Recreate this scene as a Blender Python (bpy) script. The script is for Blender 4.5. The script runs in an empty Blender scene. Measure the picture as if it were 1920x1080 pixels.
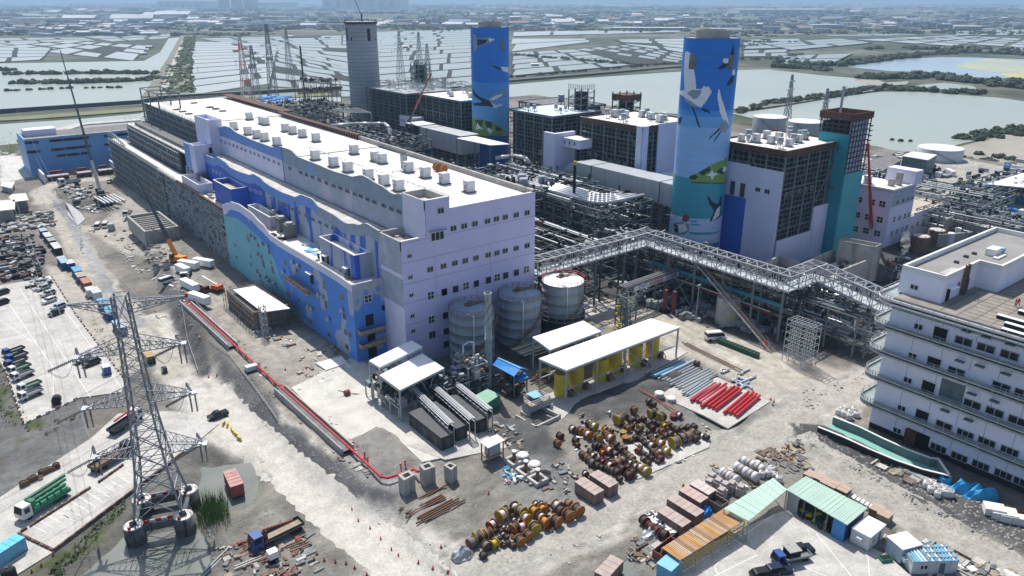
import bpy, bmesh, math, random
import numpy as np
from mathutils import Vector, Matrix
random.seed(7);RNG=np.random.RandomState(5)
sc=bpy.context.scene;COL=sc.collection
H=86.0;FPX=1410.0
TH=math.atan(540/FPX);S_,C_=math.sin(TH),math.cos(TH)
AX=math.radians(52.1);FX,FY=math.cos(AX),math.sin(AX);RX,RY=math.sin(AX),-math.cos(AX)
cd=bpy.data.cameras.new('camera');cam=bpy.data.objects.new('camera',cd);COL.objects.link(cam)
cd.sensor_width=36;cd.lens=36*FPX/1920;cd.clip_start=1;cd.clip_end=60000
fw=Vector((FX*C_,FY*C_,-S_));rt=Vector((RX,RY,0));up=rt.cross(fw)
cam.matrix_world=Matrix(((rt.x,up.x,-fw.x,0),(rt.y,up.y,-fw.y,0),(rt.z,up.z,-fw.z,H),(0,0,0,1)))
sc.camera=cam
W=bpy.data.worlds.new('World');sc.world=W;W.use_nodes=True
nt=W.node_tree;bg=nt.nodes['Background'];sky=nt.nodes.new('ShaderNodeTexSky');sky.sky_type='NISHITA';sky.sun_disc=False
SUN_EL=math.radians(57);SUN_AZ=math.radians(69)     # azimuth measured from +X towards +Y
sky.sun_elevation=SUN_EL;sky.sun_rotation=math.radians(90)-SUN_AZ
sky.air_density=1.0;sky.dust_density=1.6;sky.ozone_density=1.5
nt.links.new(sky.outputs[0],bg.inputs[0]);bg.inputs[1].default_value=0.13
sd=bpy.data.lights.new('sun','SUN');sd.energy=5.0;sd.angle=math.radians(.5);sd.color=(1,.955,.88)
sun=bpy.data.objects.new('sun',sd);COL.objects.link(sun);sun.location=(0,0,400)
sv=Vector((math.cos(SUN_EL)*math.cos(SUN_AZ),math.cos(SUN_EL)*math.sin(SUN_AZ),math.sin(SUN_EL)))
sun.rotation_euler=sv.to_track_quat('Z','Y').to_euler()
sc.view_settings.view_transform='Standard';sc.view_settings.look='None';sc.view_settings.gamma=1;sc.view_settings.use_curve_mapping=False
sc.view_settings.exposure=0.1
cy=sc.cycles;cy.max_bounces=5;cy.diffuse_bounces=3;cy.glossy_bounces=2;cy.transmission_bounces=2;cy.volume_bounces=0;cy.transparent_max_bounces=8
cy.use_denoising=True;cy.caustics_reflective=False;cy.caustics_refractive=False
def ray(u,v):
 a=(u-960)/FPX;b=(540-v)/FPX;f=C_+b*S_
 return (RX*a+FX*f, RY*a+FY*f, -S_+b*C_)
def P(u,v,z=0.0):
 d=ray(u,v);t=(z-H)/d[2];return (d[0]*t,d[1]*t,z)
def PX(u,v,X):
 d=ray(u,v);t=X/d[0];return (X,d[1]*t,H+d[2]*t)
def PY(u,v,Y):
 d=ray(u,v);t=Y/d[1];return (d[0]*t,Y,H+d[2]*t)
def proj(x,y,z):
 r=x*RX+y*RY;fo=x*FX+y*FY;u=z-H;dep=fo*C_-u*S_;return (960+FPX*r/dep,540-FPX*(fo*S_+u*C_)/dep)
MATS={}
class Palette(dict): __getattr__=dict.__getitem__
def mat(name,c1,c2=None,rough=.8,sc_=.5,metal=0.,bump=0.,detail=5,contrast=(.35,.65),streak=None,stretch=None,fine=None):
 """base colour varied between c1 and c2 by noise;streak=(colour,scale,threshold) adds vertical runs of dirt"""
 if name in MATS: return MATS[name]
 m=bpy.data.materials.new(name);m.use_nodes=True;n=m.node_tree.nodes;l=m.node_tree.links
 b=n['Principled BSDF'];b.inputs['Roughness'].default_value=rough;b.inputs['Metallic'].default_value=metal
 b.inputs['Specular IOR Level'].default_value=.3
 if c2 is None: c2=tuple(x*.82 for x in c1)
 tc=n.new('ShaderNodeTexCoord');src=tc.outputs['Object']
 if stretch:
  mp=n.new('ShaderNodeMapping');mp.inputs['Scale'].default_value=stretch;l.new(src,mp.inputs[0]);src=mp.outputs[0]
 nz=n.new('ShaderNodeTexNoise');nz.inputs['Scale'].default_value=sc_;nz.inputs['Detail'].default_value=detail;nz.inputs['Roughness'].default_value=.62
 l.new(src,nz.inputs['Vector'])
 mr=n.new('ShaderNodeMapRange');mr.inputs[1].default_value=contrast[0];mr.inputs[2].default_value=contrast[1];l.new(nz.outputs[0],mr.inputs[0])
 mx=n.new('ShaderNodeMix');mx.data_type='RGBA';l.new(mr.outputs[0],mx.inputs[0]);mx.inputs[6].default_value=(*c1,1);mx.inputs[7].default_value=(*c2,1)
 out=mx.outputs[2]
 if streak:
  col,ss,th=streak
  mp=n.new('ShaderNodeMapping');mp.inputs['Scale'].default_value=(ss,ss,ss*.07);l.new(tc.outputs['Object'],mp.inputs[0])
  n2=n.new('ShaderNodeTexNoise');n2.inputs['Scale'].default_value=1;n2.inputs['Detail'].default_value=4;l.new(mp.outputs[0],n2.inputs['Vector'])
  m2=n.new('ShaderNodeMapRange');m2.inputs[1].default_value=th;m2.inputs[2].default_value=th+.09;l.new(n2.outputs[0],m2.inputs[0])
  x2=n.new('ShaderNodeMix');x2.data_type='RGBA';l.new(m2.outputs[0],x2.inputs[0]);l.new(out,x2.inputs[6]);x2.inputs[7].default_value=(*col,1);out=x2.outputs[2]
 if fine:
  n4=n.new('ShaderNodeTexNoise');n4.inputs['Scale'].default_value=fine[0];n4.inputs['Detail'].default_value=3;l.new(tc.outputs['Object'],n4.inputs['Vector'])
  m4=n.new('ShaderNodeMapRange');m4.inputs[1].default_value=.3;m4.inputs[2].default_value=.7;m4.inputs[3].default_value=1-fine[1];m4.inputs[4].default_value=1+fine[1];l.new(n4.outputs[0],m4.inputs[0])
  v4=n.new('ShaderNodeVectorMath');v4.operation='SCALE';l.new(out,v4.inputs[0]);l.new(m4.outputs[0],v4.inputs['Scale']);out=v4.outputs[0]
 l.new(out,b.inputs['Base Color'])
 if bump:
  n3=n.new('ShaderNodeTexNoise');n3.inputs['Scale'].default_value=sc_*6;n3.inputs['Detail'].default_value=6;l.new(tc.outputs['Object'],n3.inputs['Vector'])
  bp=n.new('ShaderNodeBump');bp.inputs['Strength'].default_value=bump;bp.inputs['Distance'].default_value=.3;l.new(n3.outputs[0],bp.inputs['Height']);l.new(bp.outputs[0],b.inputs['Normal'])
 MATS[name]=m;return m
def patchmat(name,base,patch,sc_=.12,th=.5,sharp=.02,stretch=(1,1,1),rough=.75,base2=None):
 """paint worn or primed in ragged patches"""
 m=mat(name,base,base2,rough,.35);n=m.node_tree.nodes;l=m.node_tree.links;b=n['Principled BSDF']
 cur=b.inputs['Base Color'].links[0].from_socket
 tc=n.new('ShaderNodeTexCoord');mp=n.new('ShaderNodeMapping');mp.inputs['Scale'].default_value=stretch;l.new(tc.outputs['Object'],mp.inputs[0])
 nz=n.new('ShaderNodeTexNoise');nz.inputs['Scale'].default_value=sc_;nz.inputs['Detail'].default_value=7;nz.inputs['Roughness'].default_value=.55;l.new(mp.outputs[0],nz.inputs['Vector'])
 mr=n.new('ShaderNodeMapRange');mr.inputs[1].default_value=th;mr.inputs[2].default_value=th+sharp;l.new(nz.outputs[0],mr.inputs[0])
 mx=n.new('ShaderNodeMix');mx.data_type='RGBA';l.new(mr.outputs[0],mx.inputs[0]);l.new(cur,mx.inputs[6]);mx.inputs[7].default_value=(*patch,1);l.new(mx.outputs[2],b.inputs['Base Color'])
 return m
M=Palette(
 steel=mat('steel_grey_green',(.17,.215,.225),(.10,.135,.145),.6,.6),
 steel_l=mat('steel_light',(.42,.45,.46),(.30,.33,.34),.5,.6),
 steel_d=mat('steel_dark',(.055,.075,.085),(.035,.045,.055),.7,.6),
 galv=mat('galvanised',(.46,.48,.50),(.30,.32,.34),.45,1.5,metal=.35),
 pipe=mat('pipe_cladding',(.72,.73,.74),(.55,.56,.57),.3,.8,metal=.4),
 duct=mat('duct_cladding',(.50,.53,.56),(.40,.43,.46),.42,.2,metal=.35,stretch=(1,6,.1)),
 conc=mat('concrete',(.42,.41,.38),(.30,.29,.27),.9,.35,bump=.1,streak=((.22,.215,.2),.5,.6)),
 conc_l=mat('concrete_pale',(.52,.50,.465),(.385,.37,.345),.9,.25,bump=.1,fine=(2.5,.12)),
 conc_d=mat('concrete_dark',(.21,.21,.205),(.13,.13,.13),.9,.4,bump=.1),
 white=mat('white_paint',(.78,.77,.76),(.68,.67,.66),.6,.25,streak=((.5,.49,.48),.9,.64)),
 roofw=mat('roof_white',(.78,.755,.72),(.54,.515,.48),.8,.10,bump=.03,fine=(1.2,.12),contrast=(.42,.72),detail=9),
 canopy=mat('canopy_white',(.83,.83,.83),(.78,.78,.79),.5,.3),
 lav=mat('paint_lavender',(.62,.60,.84),(.56,.54,.77),.7,.12,streak=((.50,.47,.60),.35,.66)),
 lavw=mat('paint_pale_lavender',(.69,.69,.86),(.62,.62,.79),.7,.12,streak=((.50,.50,.60),.35,.66)),
 mauve=patchmat('paint_grey_lavender',(.40,.455,.56),(.50,.49,.60),.09,.56,.03,(1,1,.5)),
 blue=mat('paint_blue',(.035,.13,.56),(.03,.11,.48),.55,.1),
 blueworn=patchmat('paint_blue_worn',(.035,.13,.55),(.36,.40,.50),.22,.44,.06,(1,1,.16)),
 bluem=patchmat('paint_mid_blue',(.10,.27,.70),(.36,.42,.55),.10,.545,.025,(1,1,.7),base2=(.085,.24,.65)),
 skyb=mat('paint_sky_blue',(.16,.32,.72),(.15,.29,.66),.6,.12),
 skygrey=patchmat('paint_blue_grey_primer',(.30,.37,.46),(.22,.36,.62),.16,.60,.04,(1,1,.8)),
 turq=mat('paint_turquoise',(.20,.49,.59),(.17,.44,.54),.65,.12,streak=((.25,.42,.48),.3,.66)),
 teal=mat('paint_teal',(.03,.30,.38),(.025,.27,.34),.6,.1),
 teal_l=mat('paint_teal_light',(.09,.42,.47),(.08,.38,.43),.6,.1),
 glass=mat('window_glass',(.02,.025,.03),(.035,.04,.05),.15,1.),
 dark=mat('dark_interior',(.012,.014,.018),(.02,.022,.026),.9,1.),
 black=mat('black_rubber',(.02,.02,.022),(.035,.035,.035),.8,2.),
 brown=mat('rust_brown_steel',(.13,.062,.042),(.08,.04,.03),.8,.6),
 rust=mat('rusty_steel',(.17,.095,.055),(.09,.055,.04),.85,1.2,bump=.1),
 rusty_l=mat('rusty_brown_light',(.215,.145,.10),(.12,.08,.06),.85,1.),
 yellow=mat('yellow_paint',(.62,.50,.05),(.48,.37,.04),.5,.5,streak=((.28,.2,.05),.8,.62)),
 orange=mat('orange_paint',(.72,.27,.02),(.55,.19,.02),.45,1.),
 red=mat('red_paint',(.55,.035,.045),(.42,.03,.035),.45,.8),
 redd=mat('red_oxide',(.24,.065,.055),(.16,.045,.04),.7,.8),
 green=mat('green_paint',(.03,.22,.12),(.025,.16,.09),.5,.8),
 greenl=mat('pale_green_sheet',(.52,.68,.58),(.46,.61,.53),.55,.3),
 mint=mat('mint_floor',(.22,.47,.40),(.18,.40,.34),.6,.2),
 tarp=mat('blue_tarpaulin',(.03,.26,.72),(.02,.20,.6),.4,1.,bump=.3),
 cyan=mat('light_blue_sheet',(.22,.50,.66),(.18,.43,.58),.5,.5),
 contb=mat('container_blue',(.05,.17,.42),(.04,.12,.30),.6,.8,streak=((.1,.1,.12),1.2,.6)),
 brick=mat('container_brown',(.26,.19,.165),(.19,.135,.12),.8,.7,streak=((.12,.08,.06),1.,.56)),
 tan=mat('timber',(.38,.31,.23),(.25,.20,.15),.85,1.2),
 tank=mat('tank_grey',(.36,.39,.42),(.28,.31,.34),.5,.25,streak=((.24,.26,.28),.5,.58)),
 tankw=mat('tank_white',(.62,.63,.64),(.52,.53,.54),.5,.25),
 anth=mat('anthracite_steel',(.075,.08,.088),(.055,.058,.065),.6,.6),
 bark=mat('bark',(.12,.09,.06),(.07,.055,.04),.9,2.),
 leaf=mat('foliage',(.045,.07,.035),(.025,.042,.022),.85,.08,contrast=(.4,.6)),
 leaf2=mat('foliage_light',(.10,.125,.05),(.06,.085,.035),.85,.2),
 reed=mat('reeds',(.12,.20,.05),(.07,.12,.03),.8,.6),
 skin=mat('skin',(.35,.2,.13),None,.7,1.),
 hivis=mat('hi_vis_cloth',(.62,.12,.03),None,.7,1.),
 cloth=mat('dark_cloth',(.04,.045,.06),None,.8,1.),
)
def tag(o,label=None,cat=None,group=None,kind=None):
 if label: o['label']=label
 if cat: o['category']=cat
 if group: o['group']=group
 if kind: o['kind']=kind
 return o
def thing(name,label,cat,loc=(0,0,0),rz=0,group=None):
 o=bpy.data.objects.new(name,None);COL.objects.link(o);o.empty_display_size=.5
 o.location=loc;o.rotation_euler=(0,0,rz);return tag(o,label,cat,group)
def wloc(p):
 v=Vector((0,0,0))
 while p is not None: v+=p.location;p=p.parent
 return v
class MB:
 def __init__(s): s.v=[];s.f=[];s.m=[];s.mi=0
 def add(s,vs,fs):
  k=len(s.v);s.v+=vs;s.f+=[tuple(i+k for i in f) for f in fs];s.m+=[s.mi]*len(fs);return s
 def box(s,x0,y0,z0,x1,y1,z1):
  return s.add([(x0,y0,z0),(x1,y0,z0),(x1,y1,z0),(x0,y1,z0),(x0,y0,z1),(x1,y0,z1),(x1,y1,z1),(x0,y1,z1)],BOXF)
 def obox(s,c,d,rz=0,z0=None):
  """box centred c=(x,y,z) size d, turned by rz"""
  ca,sa=math.cos(rz),math.sin(rz);vs=[]
  for dz in (-.5,.5):
   for dx,dy in ((-.5,-.5),(.5,-.5),(.5,.5),(-.5,.5)):
    x,y=dx*d[0],dy*d[1];vs.append((c[0]+x*ca-y*sa,c[1]+x*sa+y*ca,c[2]+dz*d[2]))
  return s.add(vs,BOXF)
 def beam(s,p,q,w,h=None):
  p=Vector(p);q=Vector(q);d=q-p
  if d.length<1e-4: return s
  d.normalize();a=d.cross(Vector((0,0,1)))
  if a.length<1e-3: a=Vector((1,0,0))
  a.normalize();b=a.cross(d);h=h or w;vs=[]
  for o in (p,q):
   for i,j in ((-1,-1),(1,-1),(1,1),(-1,1)): vs.append(tuple(o+a*(i*w/2)+b*(j*h/2)))
  return s.add(vs,BOXF)
 def tube(s,p,q,r,n=8,r2=None,cap=True):
  p=Vector(p);q=Vector(q);d=q-p
  if d.length<1e-4: return s
  d.normalize();a=d.cross(Vector((0,0,1)))
  if a.length<1e-3: a=Vector((1,0,0))
  a.normalize();b=a.cross(d);r2=r if r2 is None else r2;vs=[]
  for o,rr in ((p,r),(q,r2)):
   for i in range(n):
    t=2*math.pi*i/n;vs.append(tuple(o+a*(rr*math.cos(t))+b*(rr*math.sin(t))))
  fs=[(i,(i+1)%n,n+(i+1)%n,n+i) for i in range(n)]
  if cap: fs+=[tuple(range(n-1,-1,-1)),tuple(range(n,2*n))]
  return s.add(vs,fs)
 def path(s,pts,r,n=8):
  for a,b in zip(pts,pts[1:]): s.tube(a,b,r,n)
  return s
 def prism(s,pts,z0,z1,top=True,bot=False):
  pts=list(pts)
  if sum(pts[i][0]*pts[(i+1)%len(pts)][1]-pts[(i+1)%len(pts)][0]*pts[i][1] for i in range(len(pts)))<0: pts=pts[::-1]
  n=len(pts);vs=[(p[0],p[1],z0) for p in pts]+[(p[0],p[1],z1) for p in pts]
  fs=[(i,(i+1)%n,n+(i+1)%n,n+i) for i in range(n)]
  if top: fs.append(tuple(range(n,2*n)))
  if bot: fs.append(tuple(range(n-1,-1,-1)))
  return s.add(vs,fs)
 def poly(s,pts,z=None):
  pts=[(p[0],p[1],p[2] if z is None else z) for p in pts]
  if sum(pts[i][0]*pts[(i+1)%len(pts)][1]-pts[(i+1)%len(pts)][0]*pts[i][1] for i in range(len(pts)))<0: pts=pts[::-1]
  return s.add(pts,[tuple(range(len(pts)))])
 def lathe(s,c,prof,n=16,top=True):
  vs=[];
  for r,z in prof:
   for i in range(n):
    t=2*math.pi*i/n;vs.append((c[0]+r*math.cos(t),c[1]+r*math.sin(t),c[2]+z))
  fs=[(k*n+i,k*n+(i+1)%n,(k+1)*n+(i+1)%n,(k+1)*n+i) for k in range(len(prof)-1) for i in range(n)]
  if top: fs.append(tuple(range((len(prof)-1)*n,len(prof)*n)))
  return s.add(vs,fs)
 def build(s,name,mats,parent=None,smooth=False,kind=None,label=None,world=True):
  if not isinstance(mats,(list,tuple)): mats=[mats]
  off=wloc(parent) if (parent is not None and world) else Vector((0,0,0))
  me=bpy.data.meshes.new(name)
  vs=[(a-off.x,b-off.y,c-off.z) for a,b,c in s.v]
  me.from_pydata(vs,[],s.f)
  for m in mats: me.materials.append(m)
  if len(mats)>1: me.polygons.foreach_set('material_index',s.m)
  if smooth: me.polygons.foreach_set('use_smooth',[len(p.vertices)==4 for p in me.polygons])
  o=bpy.data.objects.new(name,me);COL.objects.link(o);o.parent=parent
  if kind: o['kind']=kind
  if label: o['label']=label
  return o
BOXF=[(3,2,1,0),(4,5,6,7),(0,1,5,4),(1,2,6,5),(2,3,7,6),(3,0,4,7)]
UNIT={}
def inst(name,mesh,parent,loc,scale=(1,1,1),rot=None):
 """object sharing a mesh, in parent's space"""
 o=bpy.data.objects.new(name,mesh);COL.objects.link(o);o.parent=parent;o.location=loc;o.scale=scale
 if rot is not None: o.rotation_euler=rot
 return o
def unitbox(m):
 k='box'+m.name
 if k not in UNIT:
  me=bpy.data.meshes.new('bar');b=MB().box(-.5,-.5,0,.5,.5,1);me.from_pydata(b.v,[],b.f);me.materials.append(m);UNIT[k]=me
 return UNIT[k]
def unitcyl(m,n=10):
 k='cyl'+m.name+str(n)
 if k not in UNIT:
  me=bpy.data.meshes.new('tube');b=MB().tube((0,0,0),(0,0,1),1,n);me.from_pydata(b.v,[],b.f);me.materials.append(m)
  me.polygons.foreach_set('use_smooth',[len(p.vertices)==4 for p in me.polygons]);UNIT[k]=me
 return UNIT[k]
def bar(name,p,q,w,m,parent,cyl=False,h=None):
 """one straight member as its own object sharing a unit mesh"""
 p=Vector(p);q=Vector(q);d=q-p
 if d.length<1e-4: return None
 o=bpy.data.objects.new(name,unitcyl(m) if cyl else unitbox(m));COL.objects.link(o);o.parent=parent
 o.location=p-(wloc(parent) if parent else Vector((0,0,0)));o.scale=(w,h or w,d.length)
 o.rotation_euler=d.to_track_quat('Z','Y').to_euler();return o
def copy_tree(o,parent=None):
 c=o.copy();COL.objects.link(c);c.parent=parent
 if o.name not in KIDS: KIDS[o.name]=list(o.children)
 for ch in KIDS[o.name]: copy_tree(ch,c)
 return c
KIDS={}
def put(proto,loc,rz=0,label=None,group=None,used=set(),scale=None):
 if proto.name in used: o=copy_tree(proto)
 else: used.add(proto.name);o=proto
 o.location=loc;o.rotation_euler=(0,0,rz)
 if scale: o.scale=(scale,)*3 if not isinstance(scale,tuple) else scale
 if label: o['label']=label
 if group: o['group']=group
 return o
def struct(mb,name,m,smooth=False): return tag(mb.build(name,m,None,smooth),kind='structure')
def ordinal(i): return ['first','second','third','fourth','fifth','sixth','seventh','eighth','ninth','tenth','eleventh','twelfth','thirteenth','fourteenth','fifteenth','sixteenth','seventeenth','eighteenth','nineteenth','twentieth'][i] if i<20 else str(i+1)+'th'
def lat_face(mb,p0,u,v,nu,nv,w,skip=0,rnd=None,diag=0):
 """a field of posts and rails on the face spanned by vectors u and v"""
 p0=Vector(p0);u=Vector(u);v=Vector(v)
 for i in range(nu+1):
  a=p0+u*(i/nu);mb.beam(a,a+v,w)
 for j in range(nv+1):
  a=p0+v*(j/nv);mb.beam(a,a+u,w)
 for k in range(diag):
  i=random.randrange(nu);j=random.randrange(nv);a=p0+u*(i/nu)+v*(j/nv);mb.beam(a,a+u/nu+v/nv,w*.8)
def railing(mb,pts,h=1.1,w=.06,step=2.):
 for a,b in zip(pts,pts[1:]):
  a=Vector(a);b=Vector(b);n=max(1,int((b-a).length/step))
  for i in range(n+1):
   c=a.lerp(b,i/n);mb.beam(c,c+Vector((0,0,h)),w)
  for hh in (h,h*.55): mb.beam(a+Vector((0,0,hh)),b+Vector((0,0,hh)),w)
def text(s,size,loc,xdir,parent,m,name='lettering',zdir=Vector((0,0,1)),ext=.02):
 cu=bpy.data.curves.new(name,'FONT');cu.body=s;cu.size=size;cu.extrude=ext;cu.align_x='CENTER';cu.align_y='CENTER';cu.resolution_u=2
 o=bpy.data.objects.new(name,cu);COL.objects.link(o);me=bpy.data.meshes.new_from_object(o);bpy.data.objects.remove(o);me.materials.clear();me.materials.append(m)
 o=bpy.data.objects.new(name,me);COL.objects.link(o);x=Vector(xdir).normalized();z_=x.cross(zdir).normalized();o.parent=parent
 o.matrix_basis=Matrix.Translation(Vector(loc)-wloc(parent))@Matrix((x,zdir,z_)).transposed().to_4x4();return o
# ================= GROUND OF THE SITE =================
ZL=-3.5      # level of the land and ponds beyond the site
def axis(a,b,c,s1,s2): return np.concatenate([np.arange(a,b,s1),np.arange(b,c+s2,s2)])
GX=axis(-60,165,480,.95,3.2);GY=axis(0,245,580,.95,2.8)
XX,YY=np.meshgrid(GX,GY,indexing='ij')
def vnoise(x,y,seed=0):
 r=np.random.RandomState(seed);t=r.rand(256,256);xi=np.floor(x).astype(int);yi=np.floor(y).astype(int)
 fx=x-xi;fy=y-yi;fx=fx*fx*(3-2*fx);fy=fy*fy*(3-2*fy);g=lambda i,j:t[i%256,j%256]
 return (g(xi,yi)*(1-fx)+g(xi+1,yi)*fx)*(1-fy)+(g(xi,yi+1)*(1-fx)+g(xi+1,yi+1)*fx)*fy
def fbm(x,y,sc_,o=4,seed=0):
 s=0;a=.5
 for k in range(o): s=s+a*vnoise(x*sc_*2**k+17*k,y*sc_*2**k+9*k,seed+k);a*=.5
 return s
def inpoly(x,y,poly):
 r=np.zeros(x.shape,bool);n=len(poly)
 for i in range(n):
  x1,y1=poly[i][:2];x2,y2=poly[(i+1)%n][:2]
  if y1==y2: continue
  c=((y1>y)!=(y2>y))&(x<(x2-x1)*(y-y1)/(y2-y1)+x1);r^=c
 return r
def segdist(x,y,pts):
 d=np.full(x.shape,1e9)
 for (x1,y1,*_),(x2,y2,*_) in zip(pts,pts[1:]):
  L=(x2-x1)**2+(y2-y1)**2+1e-9;t=np.clip(((x-x1)*(x2-x1)+(y-y1)*(y2-y1))/L,0,1)
  d=np.minimum(d,np.hypot(x-x1-t*(x2-x1),y-y1-t*(y2-y1)))
 return d
def sdf(x,y,poly):
 d=segdist(x,y,poly+[poly[0]]);return np.where(inpoly(x,y,poly),-d,d)
def PP(px,z=0): return [P(u,v,z) for u,v in px]
WARPX=XX+2.2*(fbm(XX,YY,.16,3,3)-.47)*2;WARPY=YY+2.2*(fbm(XX,YY,.16,3,8)-.47)*2
def soft(px,w=1.2,z=0,crisp=False):
 """0..1 mask of a zone with a soft, slightly ragged edge"""
 x,y=(XX,YY) if crisp else (WARPX,WARPY)
 return np.clip(.5-sdf(x,y,PP(px,z))/w,0,1)
def track(px,width,w=1.5,z=0):
 return np.clip((width/2-segdist(WARPX,WARPY,PP(px,z)))/w+.5,0,1)
hgt_=(fbm(XX,YY,.09,4,20)-.47)*.9+(fbm(XX,YY,.5,3,30)-.45)*.35
c0=np.array([.27,.25,.22]);c1=np.array([.15,.142,.128])
mixn=np.clip((fbm(XX,YY,.05,5,40)-.36)*4,0,1)[...,None]
colr=c0*(1-mixn)+c1*mixn
def paint(mask,c,c2=None,seed=1,sc_=.12):
 global colr
 c=np.array(c)
 if c2 is not None:
  t=np.clip((fbm(XX,YY,sc_,4,seed)-.3)*2.5,0,1)[...,None];c=c*(1-t)+np.array(c2)*t
 colr=colr*(1-mask[...,None])+c*mask[...,None]
def ruts(px,width,z=0,amp=.16,ph=0):
 global colr,hgt_
 d=segdist(WARPX,WARPY,PP(px,z));m=np.clip((width/2-d)/2,0,1);r=np.sin(d*2.1+ph)*.6+np.sin(d*4.7+ph*2)*.4;r=r*np.clip((fbm(XX,YY,.06,3,91)-.3)*4,0,1)
 colr=colr*(1+1.5*amp*(r*m))[...,None];hgt_=hgt_-.12*np.clip(-r,0,1)*m
def flat(mask,lvl=None,k=.9):
 global hgt_
 hgt_=hgt_*(1-mask*k)+(0 if lvl is None else lvl)*mask*k
TAN=(.50,.465,.40);TAN2=(.40,.375,.33);GREY=(.30,.295,.285);MUD=(.13,.13,.128);MUD2=(.085,.085,.088);PALE=(.55,.53,.49);WHT=(.60,.575,.53)
LOW=[(-300,420),(215,372),(262,430),(300,520),(318,562),(352,610),(392,668),(432,715),(478,760),(530,812),(580,868),(640,912),(700,942),(745,952),(758,985),(830,1085),(900,1300),(-600,1500)]
lowm=np.clip(.5-sdf(XX,YY,PP(LOW,0))/4.6,0,1);lowm=lowm*lowm*(3-2*lowm)
paint(soft([(300,480),(480,540),(660,690),(840,850),(745,930),(560,800),(340,560)],3),(.34,.315,.275),(.24,.225,.20),5)
paint(soft([(330,500),(420,530),(690,690),(640,760),(560,740),(390,590)],3),(.41,.38,.33),(.29,.27,.235),6)
paint(soft([(770,960),(960,860),(1340,800),(1640,740),(1640,1100),(700,1090)],4),(.31,.29,.255),(.20,.19,.17),7)
paint(soft([(1110,545),(1290,600),(1400,640),(1660,720),(1560,790),(1440,800),(1380,720),(1230,640),(1140,600)],2),TAN,(.43,.40,.35),9)
paint(soft([(985,540),(1130,540),(1300,620),(1260,640),(1100,600)],2),(.50,.46,.38),(.42,.39,.33),9)
flat(soft([(1110,545),(1290,600),(1400,640),(1660,720),(1560,790),(1440,800),(1380,720),(1230,640),(1140,600)],2),0)
paint(soft([(1000,300),(1920,380),(1920,690),(1700,700),(1420,640),(1160,560),(1000,560)],4),(.11,.11,.105),(.06,.06,.06),12)  # asphalt floor, with the deep shade under the racks painted into its colour
paint(soft([(1700,280),(1990,330),(1990,470),(1750,420)],4),(.46,.44,.40),(.36,.34,.31),12)
for px,wd in [([(470,812),(545,880),(610,945),(680,1010),(790,1100)],15),([(395,790),(470,812)],14),([(345,690),(395,760),(470,812)],12),
              ([(300,600),(345,690)],11)]:
 k=track(px,wd,2.,-2.5);paint(k,(.60,.57,.52),(.52,.49,.44),11,.3);flat(k)
for px,wd in [([(760,1110),(960,1040),(1100,975),(1270,900),(1400,830),(1560,745),(1640,712)],14),([(1470,800),(1560,880),(1700,965),(1930,1080)],11)]:
 k=track(px,wd,2.5);paint(k,(.48,.455,.41),(.37,.35,.315),15,.25);flat(k)
rt_=segdist(WARPX,WARPY,PP([(760,1110),(960,1040),(1100,975),(1270,900),(1400,830),(1560,745)]))
hgt_=hgt_+np.where(rt_<9,.10*np.sin(rt_*1.9)*(fbm(XX,YY,.2,2,77)>.4),0)
for px,wd in [([(190,345),(110,352),(78,366),(88,390),(118,408),(128,430),(150,470),(200,545),(265,620),(330,700)],9),([(-40,437),(60,425),(118,408)],8),
              ([(128,430),(190,430),(250,470)],9),([(0,500),(90,505),(140,545),(240,690)],8)]:
 k=track(px,wd,2.2,-2.5);paint(k,TAN,(.43,.40,.35),17,.2)
paint(soft([(190,425),(240,330),(330,400),(330,520),(300,480),(250,470)],3,-1),(.44,.415,.37),(.34,.32,.29),18)
paint(track([(105,385),(130,410),(160,470),(215,560),(262,610)],4,1.5,-2.5),(.27,.275,.28),(.33,.33,.33),19)
paint(soft([(148,430),(190,500),(200,520),(165,500),(140,460)],1.5,-2.5),(.42,.42,.42),(.33,.33,.335),19)
paint(soft([(0,290),(40,300),(68,338),(0,355)],2,-2.5),(.66,.64,.6))
paint(soft([(-60,470),(75,440),(90,520),(0,540)],2,-2.5),(.23,.20,.185),(.15,.13,.125),22)
for px,wd,z in [([(470,812),(545,880),(610,945),(680,1010),(790,1100)],13,-2.5),([(300,600),(345,690),(395,760),(470,812)],12,-2.5),([(760,1110),(960,1040),(1100,975),(1270,900),(1400,830),(1560,745),(1640,712)],26,0),([(1470,800),(1560,880),(1700,965),(1930,1080)],16,0),([(720,1000),(900,940),(1100,840)],14,0),([(190,345),(110,352),(78,366),(88,390),(118,408),(128,430),(150,470),(200,545),(265,620),(330,700)],12,-2.5),([(360,520),(470,600),(560,660),(700,760)],14,0),([(1130,560),(1300,640),(1440,700),(1640,730)],16,0)]: ruts(px,wd,z)
for px,z in [([(300,470),(345,590),(395,690),(372,690),(330,620),(300,540)],-1),([(392,640),(470,722),(535,795),(615,862),(680,905),(742,930),(735,955),(690,950),(600,905),(520,830),(440,745)],-1)]:
 paint(soft(px,1.2,z),(.15,.15,.152),(.105,.105,.11),24)
paint(soft([(640,860),(700,850),(760,905),(748,938),(690,905),(650,885)],1.5),(.26,.255,.25),(.40,.39,.38),25,.4)
darks=[[(1478,792),(1535,800),(1640,850),(1760,905),(1930,975),(1930,1050),(1800,985),(1690,930),(1560,862),(1482,836)],
 [(1050,770),(1110,735),(1190,720),(1260,690),(1310,690),(1300,735),(1230,760),(1120,790)],[(930,780),(1010,790),(1060,850),(1000,880),(940,830)],
 [(330,545),(372,560),(395,690),(375,695),(330,630)]]
for k,px in enumerate(darks):
 m=soft(px,1.6);paint(m,MUD,MUD2,30+k,.3);hgt_=hgt_+m*(fbm(XX,YY,.22,4,60+k)*1.6)
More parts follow.
